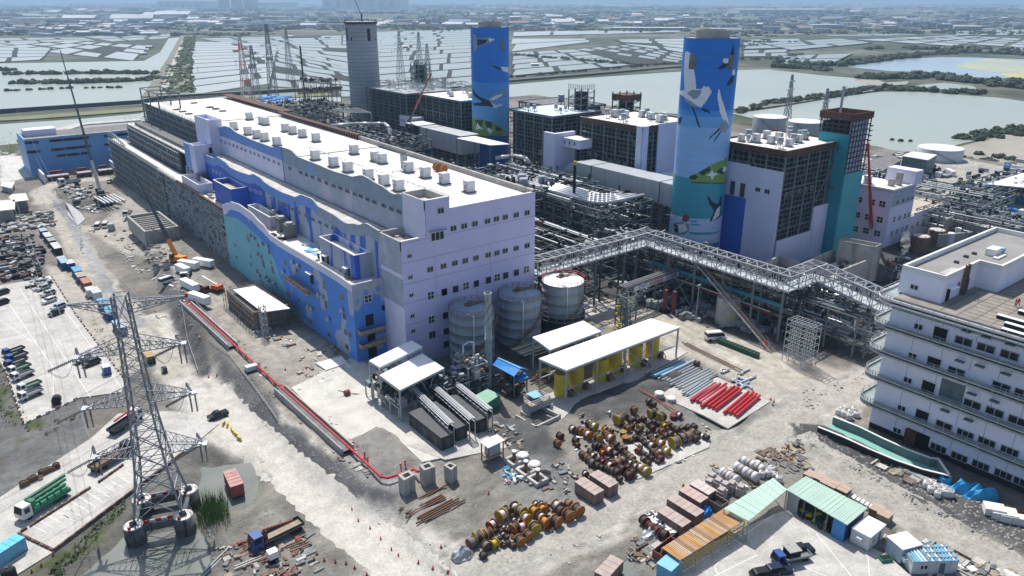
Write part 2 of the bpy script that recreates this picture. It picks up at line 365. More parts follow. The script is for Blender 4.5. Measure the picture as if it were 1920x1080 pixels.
for px in [[(930,860),(1060,860),(1110,930),(1000,960),(940,910)],[(1300,730),(1350,790),(1240,800)],[(1340,700),(1450,760),(1380,810)]]:
 paint(soft(px,2.5),(.27,.265,.25),(.19,.19,.185),36,.3)
mm=soft([(652,832),(712,806),(748,830),(778,866),(745,893),(700,872)],2.2);hgt_=hgt_+mm*1.2;paint(mm,(.30,.285,.26),(.25,.24,.22),37,.3)
paint(soft([(200,880),(380,830),(500,900),(520,1000),(380,1100),(150,1100),(60,1090)],3,-2.5),(.18,.175,.16),(.10,.10,.095),39,.2)
paint(soft([(370,950),(560,880),(700,1090),(420,1100)],3,-2.5),(.32,.30,.265),(.19,.18,.16),40,.2)
paint(soft([(0,690),(45,790),(150,745),(180,830),(60,905),(0,930)],1.5,-2.5),(.20,.20,.195),(.145,.145,.145),41,.2)
grs=[[(-10,660),(12,665),(45,790),(120,800),(200,770),(120,800),(40,830),(-10,800)],[(60,1060),(200,980),(235,930),(210,1000),(90,1090),(40,1110)],[(0,225),(60,250),(40,300),(0,300)]]
for px in grs: paint(soft(px,2,-2.5)*np.clip((fbm(XX,YY,.35,3,51)-.35)*6,0,1),(.10,.125,.05),(.07,.09,.04),52)
SLABS=[([(-20,545),(0,535),(97,519),(142,590),(236,715),(228,735),(150,745),(45,795),(12,700),(-20,640)],-2.25),
 ([(-30,948),(0,932),(170,822),(222,775),(330,770),(410,795),(352,842),(101,1034),(30,1078),(-40,1110)],-2.25),
 ([(546,727),(664,668),(700,688),(760,735),(862,800),(905,842),(792,866),(745,822),(706,800),(648,832)],0),
 ([(1248,1090),(1262,1050),(1462,960),(1500,952),(1560,990),(1662,1040),(1720,1090)],0),
 ([(1060,800),(1290,756),(1345,800),(1340,838),(1190,905),(1100,850)],0),
 ([(1232,737),(1310,692),(1445,752),(1362,805),(1300,790)],0),
 ([(1003,745),(1268,650),(1290,660),(1200,710),(1090,750),(1050,790)],0),
 ([(762,835),(860,810),(915,806),(955,838),(835,862)],0),
 ([(655,560),(575,600),(652,665),(674,690),(760,690),(740,660)],0),
 ([(1120,560),(1160,585),(1090,600),(1010,560)],0)]
for px,z in SLABS:
 m=soft(px,1.5,z,True);hgt_=hgt_*(1-m)+(-.12)*m if z==0 else hgt_*(1-m)+.1*m
wet=[([(362,880),(462,862),(492,905),(462,962),(400,968),(356,950)],-3.36),([(120,1100),(225,1010),(385,985),(402,1040),(370,1120)],-3.36),([(1305,782),(1345,765),(1385,790),(1350,812)],-.75),([(1150,1050),(1200,1040),(1215,1100),(1150,1100)],-.8)]
hgt_=hgt_*(1-.6*lowm)-2.5*lowm
for px,z in wet:
 m=np.clip(.5-sdf(WARPX,WARPY,PP(px,z))/3.5,0,1);hgt_=hgt_*(1-m)+(z-.5)*m;paint(m,(.20,.20,.17))
CUT=[PP([(1290,230),(1395,222),(1500,255),(1700,296),(1800,262),(1990,228),(2600,200),(1700,120),(1200,180)],ZL),PP([(-900,262),(-100,262),(130,236),(262,222),(400,186),(600,196),(640,170),(600,140),(-900,140)],ZL)]
cm=np.zeros(XX.shape,bool)
for c in CUT: cm|=inpoly(XX,YY,c)
edge=np.zeros(XX.shape,bool);edge[0,:]=edge[-1,:]=edge[:,0]=edge[:,-1]=True
hgt_=np.where(edge,-4.2,hgt_);hgt_=np.where(cm,-4.4,hgt_)
me=bpy.data.meshes.new('ground');nx,ny=XX.shape
me.vertices.add(nx*ny);co=np.stack([XX,YY,hgt_],-1).reshape(-1,3).astype(np.float32);me.vertices.foreach_set('co',co.ravel())
I=np.arange(nx*ny).reshape(nx,ny);q=np.stack([I[:-1,:-1],I[1:,:-1],I[1:,1:],I[:-1,1:]],-1).reshape(-1,4)
me.loops.add(q.size);me.loops.foreach_set('vertex_index',q.ravel().astype(np.int32));me.polygons.add(len(q))
me.polygons.foreach_set('loop_start',np.arange(0,q.size,4,dtype=np.int32));me.polygons.foreach_set('use_smooth',np.ones(len(q),bool))
me.update(calc_edges=True)
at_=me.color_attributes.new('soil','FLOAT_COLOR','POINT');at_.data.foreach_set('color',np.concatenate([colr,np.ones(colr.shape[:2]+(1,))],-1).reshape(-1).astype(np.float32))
gm=bpy.data.materials.new('soil_ground');gm.use_nodes=True;n=gm.node_tree.nodes;l=gm.node_tree.links;b=n['Principled BSDF'];b.inputs['Roughness'].default_value=.95;b.inputs['Specular IOR Level'].default_value=.15
a=n.new('ShaderNodeAttribute');a.attribute_name='soil';tc=n.new('ShaderNodeTexCoord')
def nzn(s,d,r=.6):
 z=n.new('ShaderNodeTexNoise');z.inputs['Scale'].default_value=s;z.inputs['Detail'].default_value=d;z.inputs['Roughness'].default_value=r;l.new(tc.outputs['Object'],z.inputs['Vector']);return z
z1=nzn(.35,9,.72);z2=nzn(2.2,5,.7)
def rng(s,a0,b0,c0_,d0):
 m=n.new('ShaderNodeMapRange');m.inputs[1].default_value=a0;m.inputs[2].default_value=b0;m.inputs[3].default_value=c0_;m.inputs[4].default_value=d0;l.new(s,m.inputs[0]);return m.outputs[0]
k1=rng(z1.outputs[0],.32,.68,.66,1.16);k2=rng(z2.outputs[0],.3,.7,.80,1.14)
mu=n.new('ShaderNodeMath');mu.operation='MULTIPLY';l.new(k1,mu.inputs[0]);l.new(k2,mu.inputs[1])
vs=n.new('ShaderNodeVectorMath');vs.operation='SCALE';l.new(a.outputs['Color'],vs.inputs[0]);l.new(mu.outputs[0],vs.inputs['Scale']);l.new(vs.outputs[0],b.inputs['Base Color'])
bp=n.new('ShaderNodeBump');bp.inputs['Strength'].default_value=.55;bp.inputs['Distance'].default_value=.5;l.new(z2.outputs[0],bp.inputs['Height'])
bp2=n.new('ShaderNodeBump');bp2.inputs['Strength'].default_value=.5;bp2.inputs['Distance'].default_value=.8;l.new(z1.outputs[0],bp2.inputs['Height']);l.new(bp.outputs[0],bp2.inputs['Normal']);l.new(bp2.outputs[0],b.inputs['Normal'])
me.materials.append(gm)
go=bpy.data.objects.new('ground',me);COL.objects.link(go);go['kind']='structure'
def gz(x,y):
 i=int(np.searchsorted(GX,x))-1;j=int(np.searchsorted(GY,y))-1
 if i<0 or j<0 or i>=len(GX)-1 or j>=len(GY)-1: return ZL
 fx=(x-GX[i])/(GX[i+1]-GX[i]);fy=(y-GY[j])/(GY[j+1]-GY[j])
 return float((hgt_[i,j]*(1-fx)+hgt_[i+1,j]*fx)*(1-fy)+(hgt_[i,j+1]*(1-fx)+hgt_[i+1,j+1]*fx)*fy)
def G(u,v,dz=0):
 z=0
 for _ in range(5): x,y,_z=P(u,v,z);z=gz(x,y)
 x,y,_z=P(u,v,z);return Vector((x,y,z+dz))
def road_sheet(px,width,name,m,dz=.07,seed=1,n=9):
 rr=random.Random(seed);pts=[]
 for i in range(len(px)-1):
  for k in range(12):
   t=k/12;p0,p1,p2,p3=[px[min(max(i+q,0),len(px)-1)] for q in (-1,0,1,2)]
   pts.append(tuple(.5*((2*b_)+(-a_+c_)*t+(2*a_-5*b_+4*c_-d_)*t*t+(-a_+3*b_-3*c_+d_)*t**3) for a_,b_,c_,d_ in zip(p0,p1,p2,p3)))
 C=[G(u,v) for u,v in pts];V=[];Fc=[]
 for i,c in enumerate(C):
  d=(C[min(i+1,len(C)-1)]-C[max(i-1,0)]);d.z=0;d.normalize();nn=Vector((-d.y,d.x,0));wl,wr=[width/2*rr.uniform(.9,1.08) for _ in (0,1)]
  for j in range(n): f=j/(n-1);q=c+nn*(wl*(1-f)-wr*f);V.append((q.x,q.y,gz(q.x,q.y)+(dz if 0<j<n-1 else -.05)))
 for i in range(len(C)-1):
  for j in range(n-1): a=i*n+j;Fc.append((a+1,a,a+n,a+n+1))
 b=MB();b.add(V,Fc);return tag(b.build(name,m,None,True),kind='structure')
RM=mat('dust_road_pale',(.56,.535,.485),(.43,.405,.36),.95,.35,bump=.12,fine=(2.,.14),detail=9)
RM2=mat('dirt_road_grey',(.40,.38,.34),(.29,.275,.245),.95,.3,bump=.15,fine=(1.6,.2),detail=9)
road_sheet([(385,735),(430,785),(500,850),(580,918),(660,988),(760,1065),(830,1130)],10.5,'dirt_road',RM)
road_sheet([(800,1120),(930,1052),(1080,985),(1240,915),(1390,836),(1530,758),(1640,706)],7.5,'dirt_road',RM2,.06,2)
road_sheet([(1500,815),(1590,880),(1700,945),(1830,1020),(1960,1090)],6.5,'dirt_road',RM2,.05,3)
def slab(px,name,m,z=.12,t=.3):
 b=MB();b.prism(PP(px,z),z-t,z);return struct(b,name,m)
def water_mat(name,c,rough=.12,c2=None,sc_=.01,spec=.5,bump=.04,bs=1.5):
 m=mat(name,c,c2,rough,sc_,bump=0);n=m.node_tree.nodes;l=m.node_tree.links;b=n['Principled BSDF'];b.inputs['Specular IOR Level'].default_value=spec
 tc=n.new('ShaderNodeTexCoord');z=n.new('ShaderNodeTexNoise');z.inputs['Scale'].default_value=bs;z.inputs['Detail'].default_value=4;l.new(tc.outputs['Object'],z.inputs['Vector'])
 bp=n.new('ShaderNodeBump');bp.inputs['Strength'].default_value=bump;bp.inputs['Distance'].default_value=.5;l.new(z.outputs[0],bp.inputs['Height']);l.new(bp.outputs[0],b.inputs['Normal']);return m
MW=water_mat('murky_water',(.20,.205,.185),.2,(.14,.16,.135),.12)
for k,(px,z) in enumerate(wet):
 b=MB();b.poly([P(u+(u-sum(p[0] for p in px)/len(px))*.12,v+(v-sum(p[1] for p in px)/len(px))*.12,z) for u,v in px]);struct(b,'puddle_water' if k else 'pond_water',MW)
slab([(-20,545),(0,535),(97,519),(142,590),(236,715),(228,735),(150,745),(45,795),(12,700),(-20,640)],'parking_lot',M.conc_l,-2.25)
slab([(-30,948),(0,932),(170,822),(222,775),(330,770),(410,795),(352,842),(101,1034),(30,1078),(-40,1110)],'concrete_road',M.conc_l,-2.25)
slab([(546,727),(664,668),(700,688),(760,735),(862,800),(905,842),(792,866),(745,822),(706,800),(648,832)],'concrete_pad',mat('pad_concrete',(.60,.575,.525),(.47,.45,.41),.9,.2,bump=.1,fine=(3,.1)),.15)
slab([(1248,1090),(1262,1050),(1462,960),(1500,952),(1560,990),(1662,1040),(1720,1090)],'yard_pavement',M.conc_l,.12)
slab([(1165,838),(1262,812),(1300,806),(1332,822),(1330,838),(1196,898),(1176,880)],'drum_yard_slab',M.conc_l,.10)
slab([(1236,742),(1310,692),(1445,752),(1365,803),(1318,778)],'laydown_slab',M.conc_l,.10)
slab([(1003,745),(1268,650),(1290,660),(1200,710),(1090,750),(1050,790)],'tank_shed_slab',M.conc_l,.11)
slab([(762,835),(860,810),(915,806),(955,838),(835,862)],'switchgear_slab',M.conc_l,.2)
slab([(655,560),(575,600),(652,665),(674,690),(760,690),(740,660)],'wall_footpath',M.conc,.1)
slab([(1120,560),(1160,585),(1090,600),(1010,560)],'tank_court_slab',M.conc_l,.1)
# ================= THE LAND BEYOND =================
b=MB();fo=Vector((FX,FY,0));ri=Vector((RX,RY,0))
def fr(f,r,z=ZL): p=fo*f+ri*r;return (p.x,p.y,z)
b.poly([fr(-800,-3000),fr(-800,3000),fr(3000,9000),fr(30000,40000),fr(30000,-40000),fr(3000,-9000)])
land=mat('land_cover',(.045,.062,.035),(.15,.145,.115),.95,.0035,detail=12,contrast=(.46,.66),fine=(.03,.5))
struct(b,'farmland',land)
WAT=water_mat('lake_water',(.29,.325,.28),.3,(.33,.36,.31),.004,.35,.03,.6)
WATF=water_mat('fish_pond_water',(.27,.305,.29),.3,(.22,.255,.245),.02,.3,.03,.6)
WATR=water_mat('far_lake_water',(.22,.31,.40),.2,(.30,.38,.44),.003,.5,.03,.6)
SAND=mat('sand',(.34,.315,.275),(.27,.255,.22),.95,.03)
def sheet(px,name,m,z): b=MB();b.poly(PP(px,z));return struct(b,name,m)
LAKES=[([(940,160),(1100,146),(1280,134),(1440,130),(1540,141),(1600,146),(1635,158),(1600,166),(1440,196),(1372,208),(1282,214),(1100,205),(940,205)],'lake',WAT),
 ([(1370,212),(1440,205),(1560,184),(1650,172),(1720,172),(1800,178),(1872,183),(1990,200),(1990,236),(1850,258),(1760,280),(1690,285),(1550,255)],'lake',WAT),
 ([(1580,125),(1700,110),(1765,107),(1835,108),(1990,114),(1990,140),(1872,147),(1800,143),(1740,143),(1735,135),(1665,133)],'lake',WATR),
 ([(1716,160),(1770,155),(1825,161),(1832,166),(1790,168),(1740,166)],'lake',WAT),
 ([(-100,120),(60,118),(270,114),(300,98),(316,72),(345,69),(330,100),(314,130),(304,160),(299,184),(266,196),(100,207),(-100,219)],'river',WAT),
 ([(-100,240),(30,231),(150,223),(262,213),(300,196),(420,180),(640,172),(640,190),(400,212),(270,260),(30,262),(50,300),(-100,330)],'channel_water',WAT)]
for px,nm,m in LAKES: sheet(px,nm,m,ZL+.25)
sheet([(1560,300),(1690,290),(1760,284),(1850,262),(1920,243),(2300,230),(2300,480),(1700,360)],'sand_flat',SAND,ZL+.35)
sheet([(1600,150),(1640,147),(1660,155),(1705,152),(1700,158),(1640,162)],'sandbar',SAND,ZL+.3)
sheet([(1870,138),(1920,134),(1990,134),(1990,147),(1900,147)],'sandbar',mat('yellow_sand',(.50,.46,.22),(.36,.36,.22),.9,.01),ZL+.35)
sheet([(1800,118),(1850,111),(1920,114),(1990,118),(1990,132),(1860,136),(1790,124)],'algae_shoal',mat('algae_water',(.34,.38,.30),(.44,.42,.20),.4,.012,contrast=(.45,.62),stretch=(1,1,1)),ZL+.3)
BUND=mat('bund_earth',(.034,.038,.032),(.02,.027,.02),.95,.03)
def ponds(q,rows,cols,name='fish_ponds',m=None,gap=3.2,z=ZL+.4,jit=.25,miss=.05,base=True,seed=1,frac=None):
 """bunded ponds in a field with pixel corners TL,TR,BR,BL"""
 rr=random.Random(seed);c=[Vector(P(u,v,z)) for u,v in q]
 if base: b=MB();b.poly([P(u,v,z-.12) for u,v in q]);struct(b,'bund',BUND)
 bb=MB();at2=lambda s,t:(c[0].lerp(c[1],s)).lerp(c[3].lerp(c[2],s),t)
 ts=[i/rows for i in range(rows+1)]
 for r in range(rows):
  cuts=sorted([0,1]+[min(.97,max(.03,(k+rr.uniform(-jit,jit))/cols)) for k in range(1,cols)])
  for s0,s1 in zip(cuts,cuts[1:]):
   if rr.random()<miss or s1-s0<.02: continue
   a,b2,c2,d=at2(s0,ts[r]),at2(s1,ts[r]),at2(s1,ts[r+1]),at2(s0,ts[r+1])
   ce=(a+b2+c2+d)/4;pts=[]
   for p in (a,b2,c2,d):
    v=ce-p;L=v.length;g=gap*rr.uniform(.7,1.4)
    e=min(.45,g*1.4/L);pts.append(tuple(p+v*e))
   bb.poly(pts)
 return struct(bb,name,m or WATF)
F=[([(355,78),(520,80),(620,140),(348,180)],13,2),([(370,72),(655,66),(660,130),(540,100)],9,4),([(520,84),(680,118),(700,182),(500,182)],10,3),
 ([(-60,85),(110,74),(290,86),(250,114)],6,3),([(-60,72),(160,70),(185,76),(-60,84)],2,4),([(150,68),(330,64),(315,72),(210,78)],2,3),([(-60,88),(100,90),(80,112),(-60,120)],4,2),
 ([(690,60),(885,55),(890,160),(700,178)],15,3),([(640,66),(760,60),(760,80),(640,84)],3,3),([(955,72),(1105,72),(1110,78),(955,97)],2,1),
 ([(958,98),(1080,92),(1190,122),(958,142)],5,3),([(1070,92),(1170,84),(1285,100),(1285,119),(1190,120)],5,4),([(1150,74),(1290,72),(1290,100),(1175,84)],4,2),
 ([(1390,74),(1500,72),(1530,88),(1390,92)],3,2),([(1390,94),(1480,92),(1480,106),(1390,106)],2,2),([(1600,74),(1780,66),(1960,74),(1960,98),(1700,92)],5,5),
 ([(1420,80),(1580,72),(1640,80),(1480,94)],3,2),([(1460,104),(1600,100),(1560,120),(1470,120)],2,2),([(960,60),(1280,52),(1280,60),(960,68)],1,4),([(1790,58),(1960,54),(1960,66),(1790,66)],2,3)]
for k,(q,r,c) in enumerate(F): ponds(q,r,c,seed=k,m=WATF if k%3 else water_mat('pale_pond_water',(.36,.385,.37),.3,(.29,.32,.31),.02),gap=5. if q[2][1]>110 else 8.,base=q[2][1]>78,z=ZL+.3+.09*k)
b=MB()
for k in range(150):        # far strips of water and bare plots towards the horizon
 v=random.uniform(24,70);u=random.uniform(-100,2020)
 if u<700 and v>55: continue
 w=random.uniform(20,90);hh=random.uniform(.6,1.8)
 b.poly([P(u,v,ZL+.5),P(u+w,v-random.uniform(0,.5),ZL+.5),P(u+w+random.uniform(-6,6),v+hh,ZL+.5),P(u+random.uniform(-6,6),v+hh,ZL+.5)])
struct(b,'far_ponds',WATF)
b=MB()
for k in range(260):
 v=random.uniform(8,66);u=random.uniform(-100,2020);w=random.uniform(20,120);hh=random.uniform(.5,1.6)
 b.poly([P(u,v,ZL+.44),P(u+w,v-random.uniform(0,.4),ZL+.44),P(u+w+random.uniform(-6,6),v+hh,ZL+.44),P(u+random.uniform(-6,6),v+hh,ZL+.44)])
struct(b,'bare_fields',mat('bare_field',(.27,.25,.205),(.20,.195,.15),.95,.01))
def ribbon(px,w,name,m,z0,h=1.,slope=0):
 pts=[Vector(P(u,v,z0)) for u,v in px];b=MB()
 L=[];Rr=[]
 for i,p in enumerate(pts):
  d=(pts[min(i+1,len(pts)-1)]-pts[max(i-1,0)]).normalized();nrm=Vector((-d.y,d.x,0));ww=w if not isinstance(w,list) else w[i];L.append(p+nrm*ww/2);Rr.append(p-nrm*ww/2)
 for i in range(len(pts)-1): b.prism([L[i],L[i+1],Rr[i+1],Rr[i]],z0-.5,z0+h)
 return struct(b,name,m)
DK=mat('dyke_earth',(.24,.225,.19),(.13,.14,.10),.95,.05)
ribbon([(352,66),(336,110),(322,150),(312,182)],[34,34,40,44],'embankment',DK,ZL,1.4)
ribbon([(349,68),(331,110),(316,150),(305,178)],7,'embankment_road',mat('dust_road',(.46,.43,.37),None,.95,.1),ZL,1.7)
ribbon([(940,154),(1100,141),(1282,125)],14,'dyke',mat('dyke_dark',(.10,.105,.10),None,.9,.1),ZL,2.2)
ribbon([(-60,215),(262,193),(300,184),(640,165)],9,'seawall',DK,ZL,2.2)
ribbon([(-60,217),(262,195),(300,187),(640,168)],3,'pipeline_berm',M.steel_d,ZL,3.6)
ribbon([(-60,228),(60,222),(262,207),(400,190),(620,178)],22,'grass_bank',mat('grass_bank',(.15,.17,.08),(.20,.19,.12),.95,.1),ZL,.9)
ribbon([(60,262),(150,235),(262,226)],12,'wharf',M.conc_l,ZL,1.1)
ribbon([(1385,208),(1450,199),(1560,181),(1650,168),(1720,168)],12,'dyke',DK,ZL,1.2)
def clump(mb,c,r,h,n):
 """uneven crown: many leaf-clump quads spread through a flattened ball"""
 for k in range(n):
  t=random.uniform(0,6.283);ph=random.uniform(-.2,1)**1;s=math.sqrt(max(0,1-ph*ph));q=random.uniform(.6,1.08)
  p=Vector((c[0]+r*s*q*math.cos(t),c[1]+r*s*q*math.sin(t),c[2]+h*(.35+.6*ph*q)))
  nrm=Vector((s*math.cos(t)+random.uniform(-.6,.6),s*math.sin(t)+random.uniform(-.6,.6),.6+ph)).normalized()
  a=nrm.cross(Vector((0,0,1)));
  if a.length<.01: a=Vector((1,0,0))
  a.normalize();b_=nrm.cross(a);e=r*random.uniform(.22,.42)
  mb.add([tuple(p+a*e),tuple(p+b_*e*.9),tuple(p-a*e*.8),tuple(p-b_*e)],[(0,1,2,3)])
def core(mb,c,r,h):
 n=7;vs=[]
 for k,(rr,zz) in enumerate(((.75,0),(.85,.35),(.55,.72),(.1,.88))):
  for i in range(n):
   t=6.283*i/n;q=rr*r*random.uniform(.8,1.1);vs.append((c[0]+q*math.cos(t),c[1]+q*math.sin(t),c[2]+h*zz))
 mb.add(vs,[(k*n+i,k*n+(i+1)%n,(k+1)*n+(i+1)%n,(k+1)*n+i) for k in range(3) for i in range(n)])
def belt(px,dens,r,h,wid,name='mangroves',leaves=26,z=ZL,m=None):
 mb=MB()
 if name=='mangroves': dens*=2.3;r*=.85;h*=.72;leaves=int(leaves*.8)
 pts=[Vector(P(u,v,z)) for u,v in px]
 for a,b_ in zip(pts,pts[1:]):
  L=(b_-a).length;d=(b_-a).normalized();nr=Vector((-d.y,d.x,0))
  for k in range(max(1,int(L*dens))):
   p=a+d*random.uniform(0,L)+nr*random.uniform(-wid/2,wid/2);rr=r*random.uniform(.6,1.3);hh=h*random.uniform(.6,1.25)
   core(mb,p,rr,hh);clump(mb,p,rr,hh,leaves)
 return tag(mb.build(name,m or M.leaf),kind='stuff')
belt([(12,140),(120,139),(240,138),(290,140)],.16,6,7,14)
belt([(25,157),(100,157),(180,155),(262,153),(298,147)],.22,6,7,16)
belt([(0,172),(60,169),(130,166),(250,165)],.08,4,4,6)
belt([(-20,132),(20,133)],.12,6,7,12)
belt([(356,70),(347,110),(338,150),(338,178)],.09,6,6,22,leaves=12,m=M.leaf2)
belt([(322,120),(312,150),(306,180)],.05,4,4,8)
belt([(1440,197),(1500,188),(1560,180),(1610,173),(1650,166)],.28,4.5,5.5,16)
belt([(1380,212),(1440,198)],.2,4,5,8)
belt([(1650,166),(1720,171),(1780,174),(1850,176)],.14,6,7,22)
belt([(1600,145),(1660,149),(1730,145),(1735,141),(1800,152),(1860,160),(1960,168)],.12,8,9,26,leaves=18)
belt([(1850,152),(1900,155),(1990,160)],.12,8,8,40,leaves=14)
belt([(1440,126),(1520,130),(1560,133)],.1,9,9,20,leaves=14)
belt([(1460,118),(1560,124),(1640,114),(1740,103),(1800,98),(1990,106)],.09,10,10,30,leaves=12)
belt([(1620,92),(1740,92),(1840,92),(1990,100)],.05,11,10,50,leaves=8)
belt([(960,104),(1060,112),(1180,122)],.09,6,6,14)
belt([(955,146),(1100,133),(1280,118)],.04,5,5,6)
belt([(1800,262),(1850,256),(1930,244)],.22,5,5,20)
belt([(1890,252),(1990,238)],.2,5,5,20)
belt([(1290,215),(1350,212)],.05,3,4,4)
belt([(1660,262),(1760,272)],.05,2.5,3,6);belt([(1800,300),(1860,296),(1930,305)],.12,3.5,3.5,26);belt([(1850,318),(1930,332)],.12,3,3,20,m=M.leaf2)
for q,dn in [([(0,65),(200,66),(340,62)],.03),([(340,66),(480,68)],.05),([(700,50),(900,48)],.07),([(960,56),(1300,60)],.04),([(1390,66),(1600,60),(1900,66)],.04),([(0,55),(900,52)],.02),([(960,48),(1920,46)],.02),([(0,44),(1920,40)],.015),([(0,34),(1920,31)],.010),([(0,27),(1920,24)],.007),([(0,20),(1920,18)],.004)]:
 D=130000/q[0][1];belt(q,dn,D*.008,max(7,D*.0028),D*.06,'tree_belt',leaves=9)
far_cols=[mat('far_wall_%s'%k,c,None,.8,.02) for k,c in dict(white=(.62,.62,.62),grey=(.36,.37,.38),blue=(.22,.30,.42),cream=(.50,.46,.40),brown=(.26,.20,.17),pale=(.5,.53,.56)).items()]
def housebox(mb,x,y,w,d,h,rz,gable=False):
 c=(x,y,ZL+h/2);mb.obox(c,(w,d,h),rz)
pts=[]
def town(n,u0,u1,v0,v1,wm,hm,gap=.0):
 for k in range(n):
  u=random.uniform(u0,u1);v=v0+(v1-v0)*random.random()**.8;x,y,_=P(u,v,ZL);s=random.uniform(.5,1.8)
  pts.append((x,y,v,wm*s*random.uniform(.7,2.2),wm*s,hm*random.uniform(.5,1.6)))
town(170,0,290,40,68,15,8);town(60,300,900,36,52,26,9);town(90,960,1300,26,50,26,9);town(60,1400,1920,20,58,30,8);town(30,0,400,20,40,60,10)
pts.sort(key=lambda p:-(p[3]*p[5]*p[2]**2))
adj=['white','grey','slate blue','cream','brown','pale grey']
FB=[]
for x,y,v,w,d,h in pts[:290]:
 ci=random.choice([0,0,1,2,3,5,5,4]);u_=proj(x,y,0)[0];z_='in the town left of the river' if u_<300 and v>36 else 'behind the ponds left of the stacks' if u_<900 else 'behind the ponds between the stacks' if u_<1310 else 'beyond the right lakes'
 FB.append([x,y,u_,w,d,h,ci,'%s %s %s'%(adj[ci],'long low building' if w>2.5*d or w>60 else ('several storey building' if h>10 else 'flat building' if h<6 else 'square building'),z_)])
cnt={}
for e in sorted(FB,key=lambda e:e[2]): cnt[e[7]]=cnt.get(e[7],-1)+1;e.append(cnt[e[7]])
for x,y,u_,w,d,h,ci,lb,k in FB:
 t=thing('far_building',lb+', %s from the left'%ordinal(k),'building',(x,y,ZL),AX+random.choice([0,.3,-.4])-1.57,'buildings of the towns towards the horizon')
 b=MB();b.box(-w/2,-d/2,0,w/2,d/2,h);b.build('wall',far_cols[ci],t,world=0);b=MB();e=.6
 if random.random()<.5: b.box(-w/2-e,-d/2-e,h+.01,w/2+e,d/2+e,h+.5)
 else: b.add([(-w/2-e,-d/2-e,h),(w/2+e,-d/2-e,h),(w/2+e,d/2+e,h),(-w/2-e,d/2+e,h),(-w/2-e,0,h+d*.16),(w/2+e,0,h+d*.16)],[(0,1,5,4),(2,3,4,5),(1,2,5),(3,0,4)])
 b.build('roof',random.choice([far_cols[0],far_cols[0],far_cols[5],far_cols[1],far_cols[4],far_cols[2]]),t,world=0)
mb=MB()
mb.mi=0
for k in range(5200):
 v=4.5+62*random.random()**1.6;u=random.uniform(-100,2020)
 if vnoise(np.array(u*.02),np.array(v*.22),4)<.45: continue
 if v>52 and not(u<290): continue
 x,y,_=P(u,v,ZL);D=130000/v;s=D/2600*random.uniform(.5,1.6);mb.mi=random.choice([0,0,0,1,2,3,5,5]);mb.obox((x,y,ZL+4*s**.5),(14*s*random.uniform(.6,2.4),12*s,9*s**.4*random.uniform(.5,1.4)),AX-1.57+random.choice([0,.4]))
tag(mb.build('town',far_cols),kind='stuff')
def bigbuilding(u0,u1,vb,h,depth,label,wm,bands=True,name='warehouse',n=8):
 a=Vector(P(u0,vb,ZL));c=Vector(P(u1,vb,ZL));d=(c-a);L=d.length;rz=math.atan2(d.y,d.x)
 t=thing(name,label,'building',a,rz);b=MB();b.box(0,0,0,L,depth,h);b.build('wall',wm,t,world=0)
 b=MB();b.box(-1,-1,h+.02,L+1,depth+1,h+h*.06);b.build('roof',far_cols[0],t,world=0)
 if bands:
  for k in range(n):
   b=MB();x=L*(k+.5)/n;b.box(x-L*.03,-.6,h*.25,x+L*.03,-.1,h*.75);b.build('window',far_cols[2],t,world=0)
 return t
bigbuilding(605,745,18,112,900,'huge pale factory hall on the horizon behind the bare concrete stack',far_cols[5],n=7)
bigbuilding(296,378,16,75,600,'long pale blue factory hall on the horizon at the upper left',far_cols[5],n=6)
bigbuilding(478,540,14,60,500,'long grey factory hall left of the huge factory on the horizon',far_cols[1])
for k,(u,w,h,lb) in enumerate([(412,9,95,'grey apartment tower, leftmost of the three on the horizon'),(435,11,100,'grey apartment tower, middle of the three on the horizon'),(458,16,115,'grey apartment tower, tallest and rightmost of the three on the horizon')]):
 bigbuilding(u,u+w,19,h,160,lb,far_cols[1],name='apartment_tower',n=3)
bigbuilding(24,97,41.5,16,90,'long white shed roof behind the town on the left',far_cols[0],False,'shed')
bigbuilding(1385,1565,27,30,300,'long low factory with white roof beyond the fields right of the tallest mural stack',far_cols[5],n=9)
bigbuilding(1150,1290,58,9,60,'long dark blue greenhouse shed behind the ponds left of the front mural stack',far_cols[2],False,'greenhouse')
b=MB();n=90
for k in range(n):
 r0=-22000+44000*k/n;r1=-22000+44000*(k+1)/n;f=21000
 h=lambda r: 60+150*float(fbm(np.array(r*.0004+9),np.array(3.3),1,4,5))
 p0=fr(f,r0,-10);p1=fr(f,r1,-10);b.add([p0,p1,(p1[0],p1[1],h(r1)),(p0[0],p0[1],h(r0))],[(0,1,2,3)])
 q0=fr(f+2500,r0,-10);q1=fr(f+2500,r1,-10);b.add([(p0[0],p0[1],h(r0)),(p1[0],p1[1],h(r1)),q1,q0],[(0,1,2,3)])
struct(b,'hills',mat('hill',(.06,.08,.05),None,.95,.001))
mb=MB()
for k in range(9000):
 v=7+105*random.random()**1.5;u=random.uniform(-120,2040)
 if vnoise(np.array(u*.012+3),np.array(v*.35),9)<.52: continue
 if v>60 and (u<1290): continue
 if v>66 and u>1500: continue
 x,y,_=P(u,v,ZL);D=130000/v;s=max(4,D*.0028)*random.uniform(.6,1.5);a=random.uniform(0,6.28)
 for q in range(3):
  px_=x+random.uniform(-2,2)*s*RX*2;py_=y+random.uniform(-2,2)*s*RY*2;mb.add([(px_+s*math.cos(a+i*1.26)*(1 if j==0 else .55),py_+s*math.sin(a+i*1.26)*(1 if j==0 else .55),ZL+(0 if j==0 else s*.6)) for j in (0,1) for i in range(5)],[(i,(i+1)%5,5+(i+1)%5,5+i) for i in range(5)]+[(5,6,7,8,9)])
tag(mb.build('far_trees',M.leaf),kind='stuff')
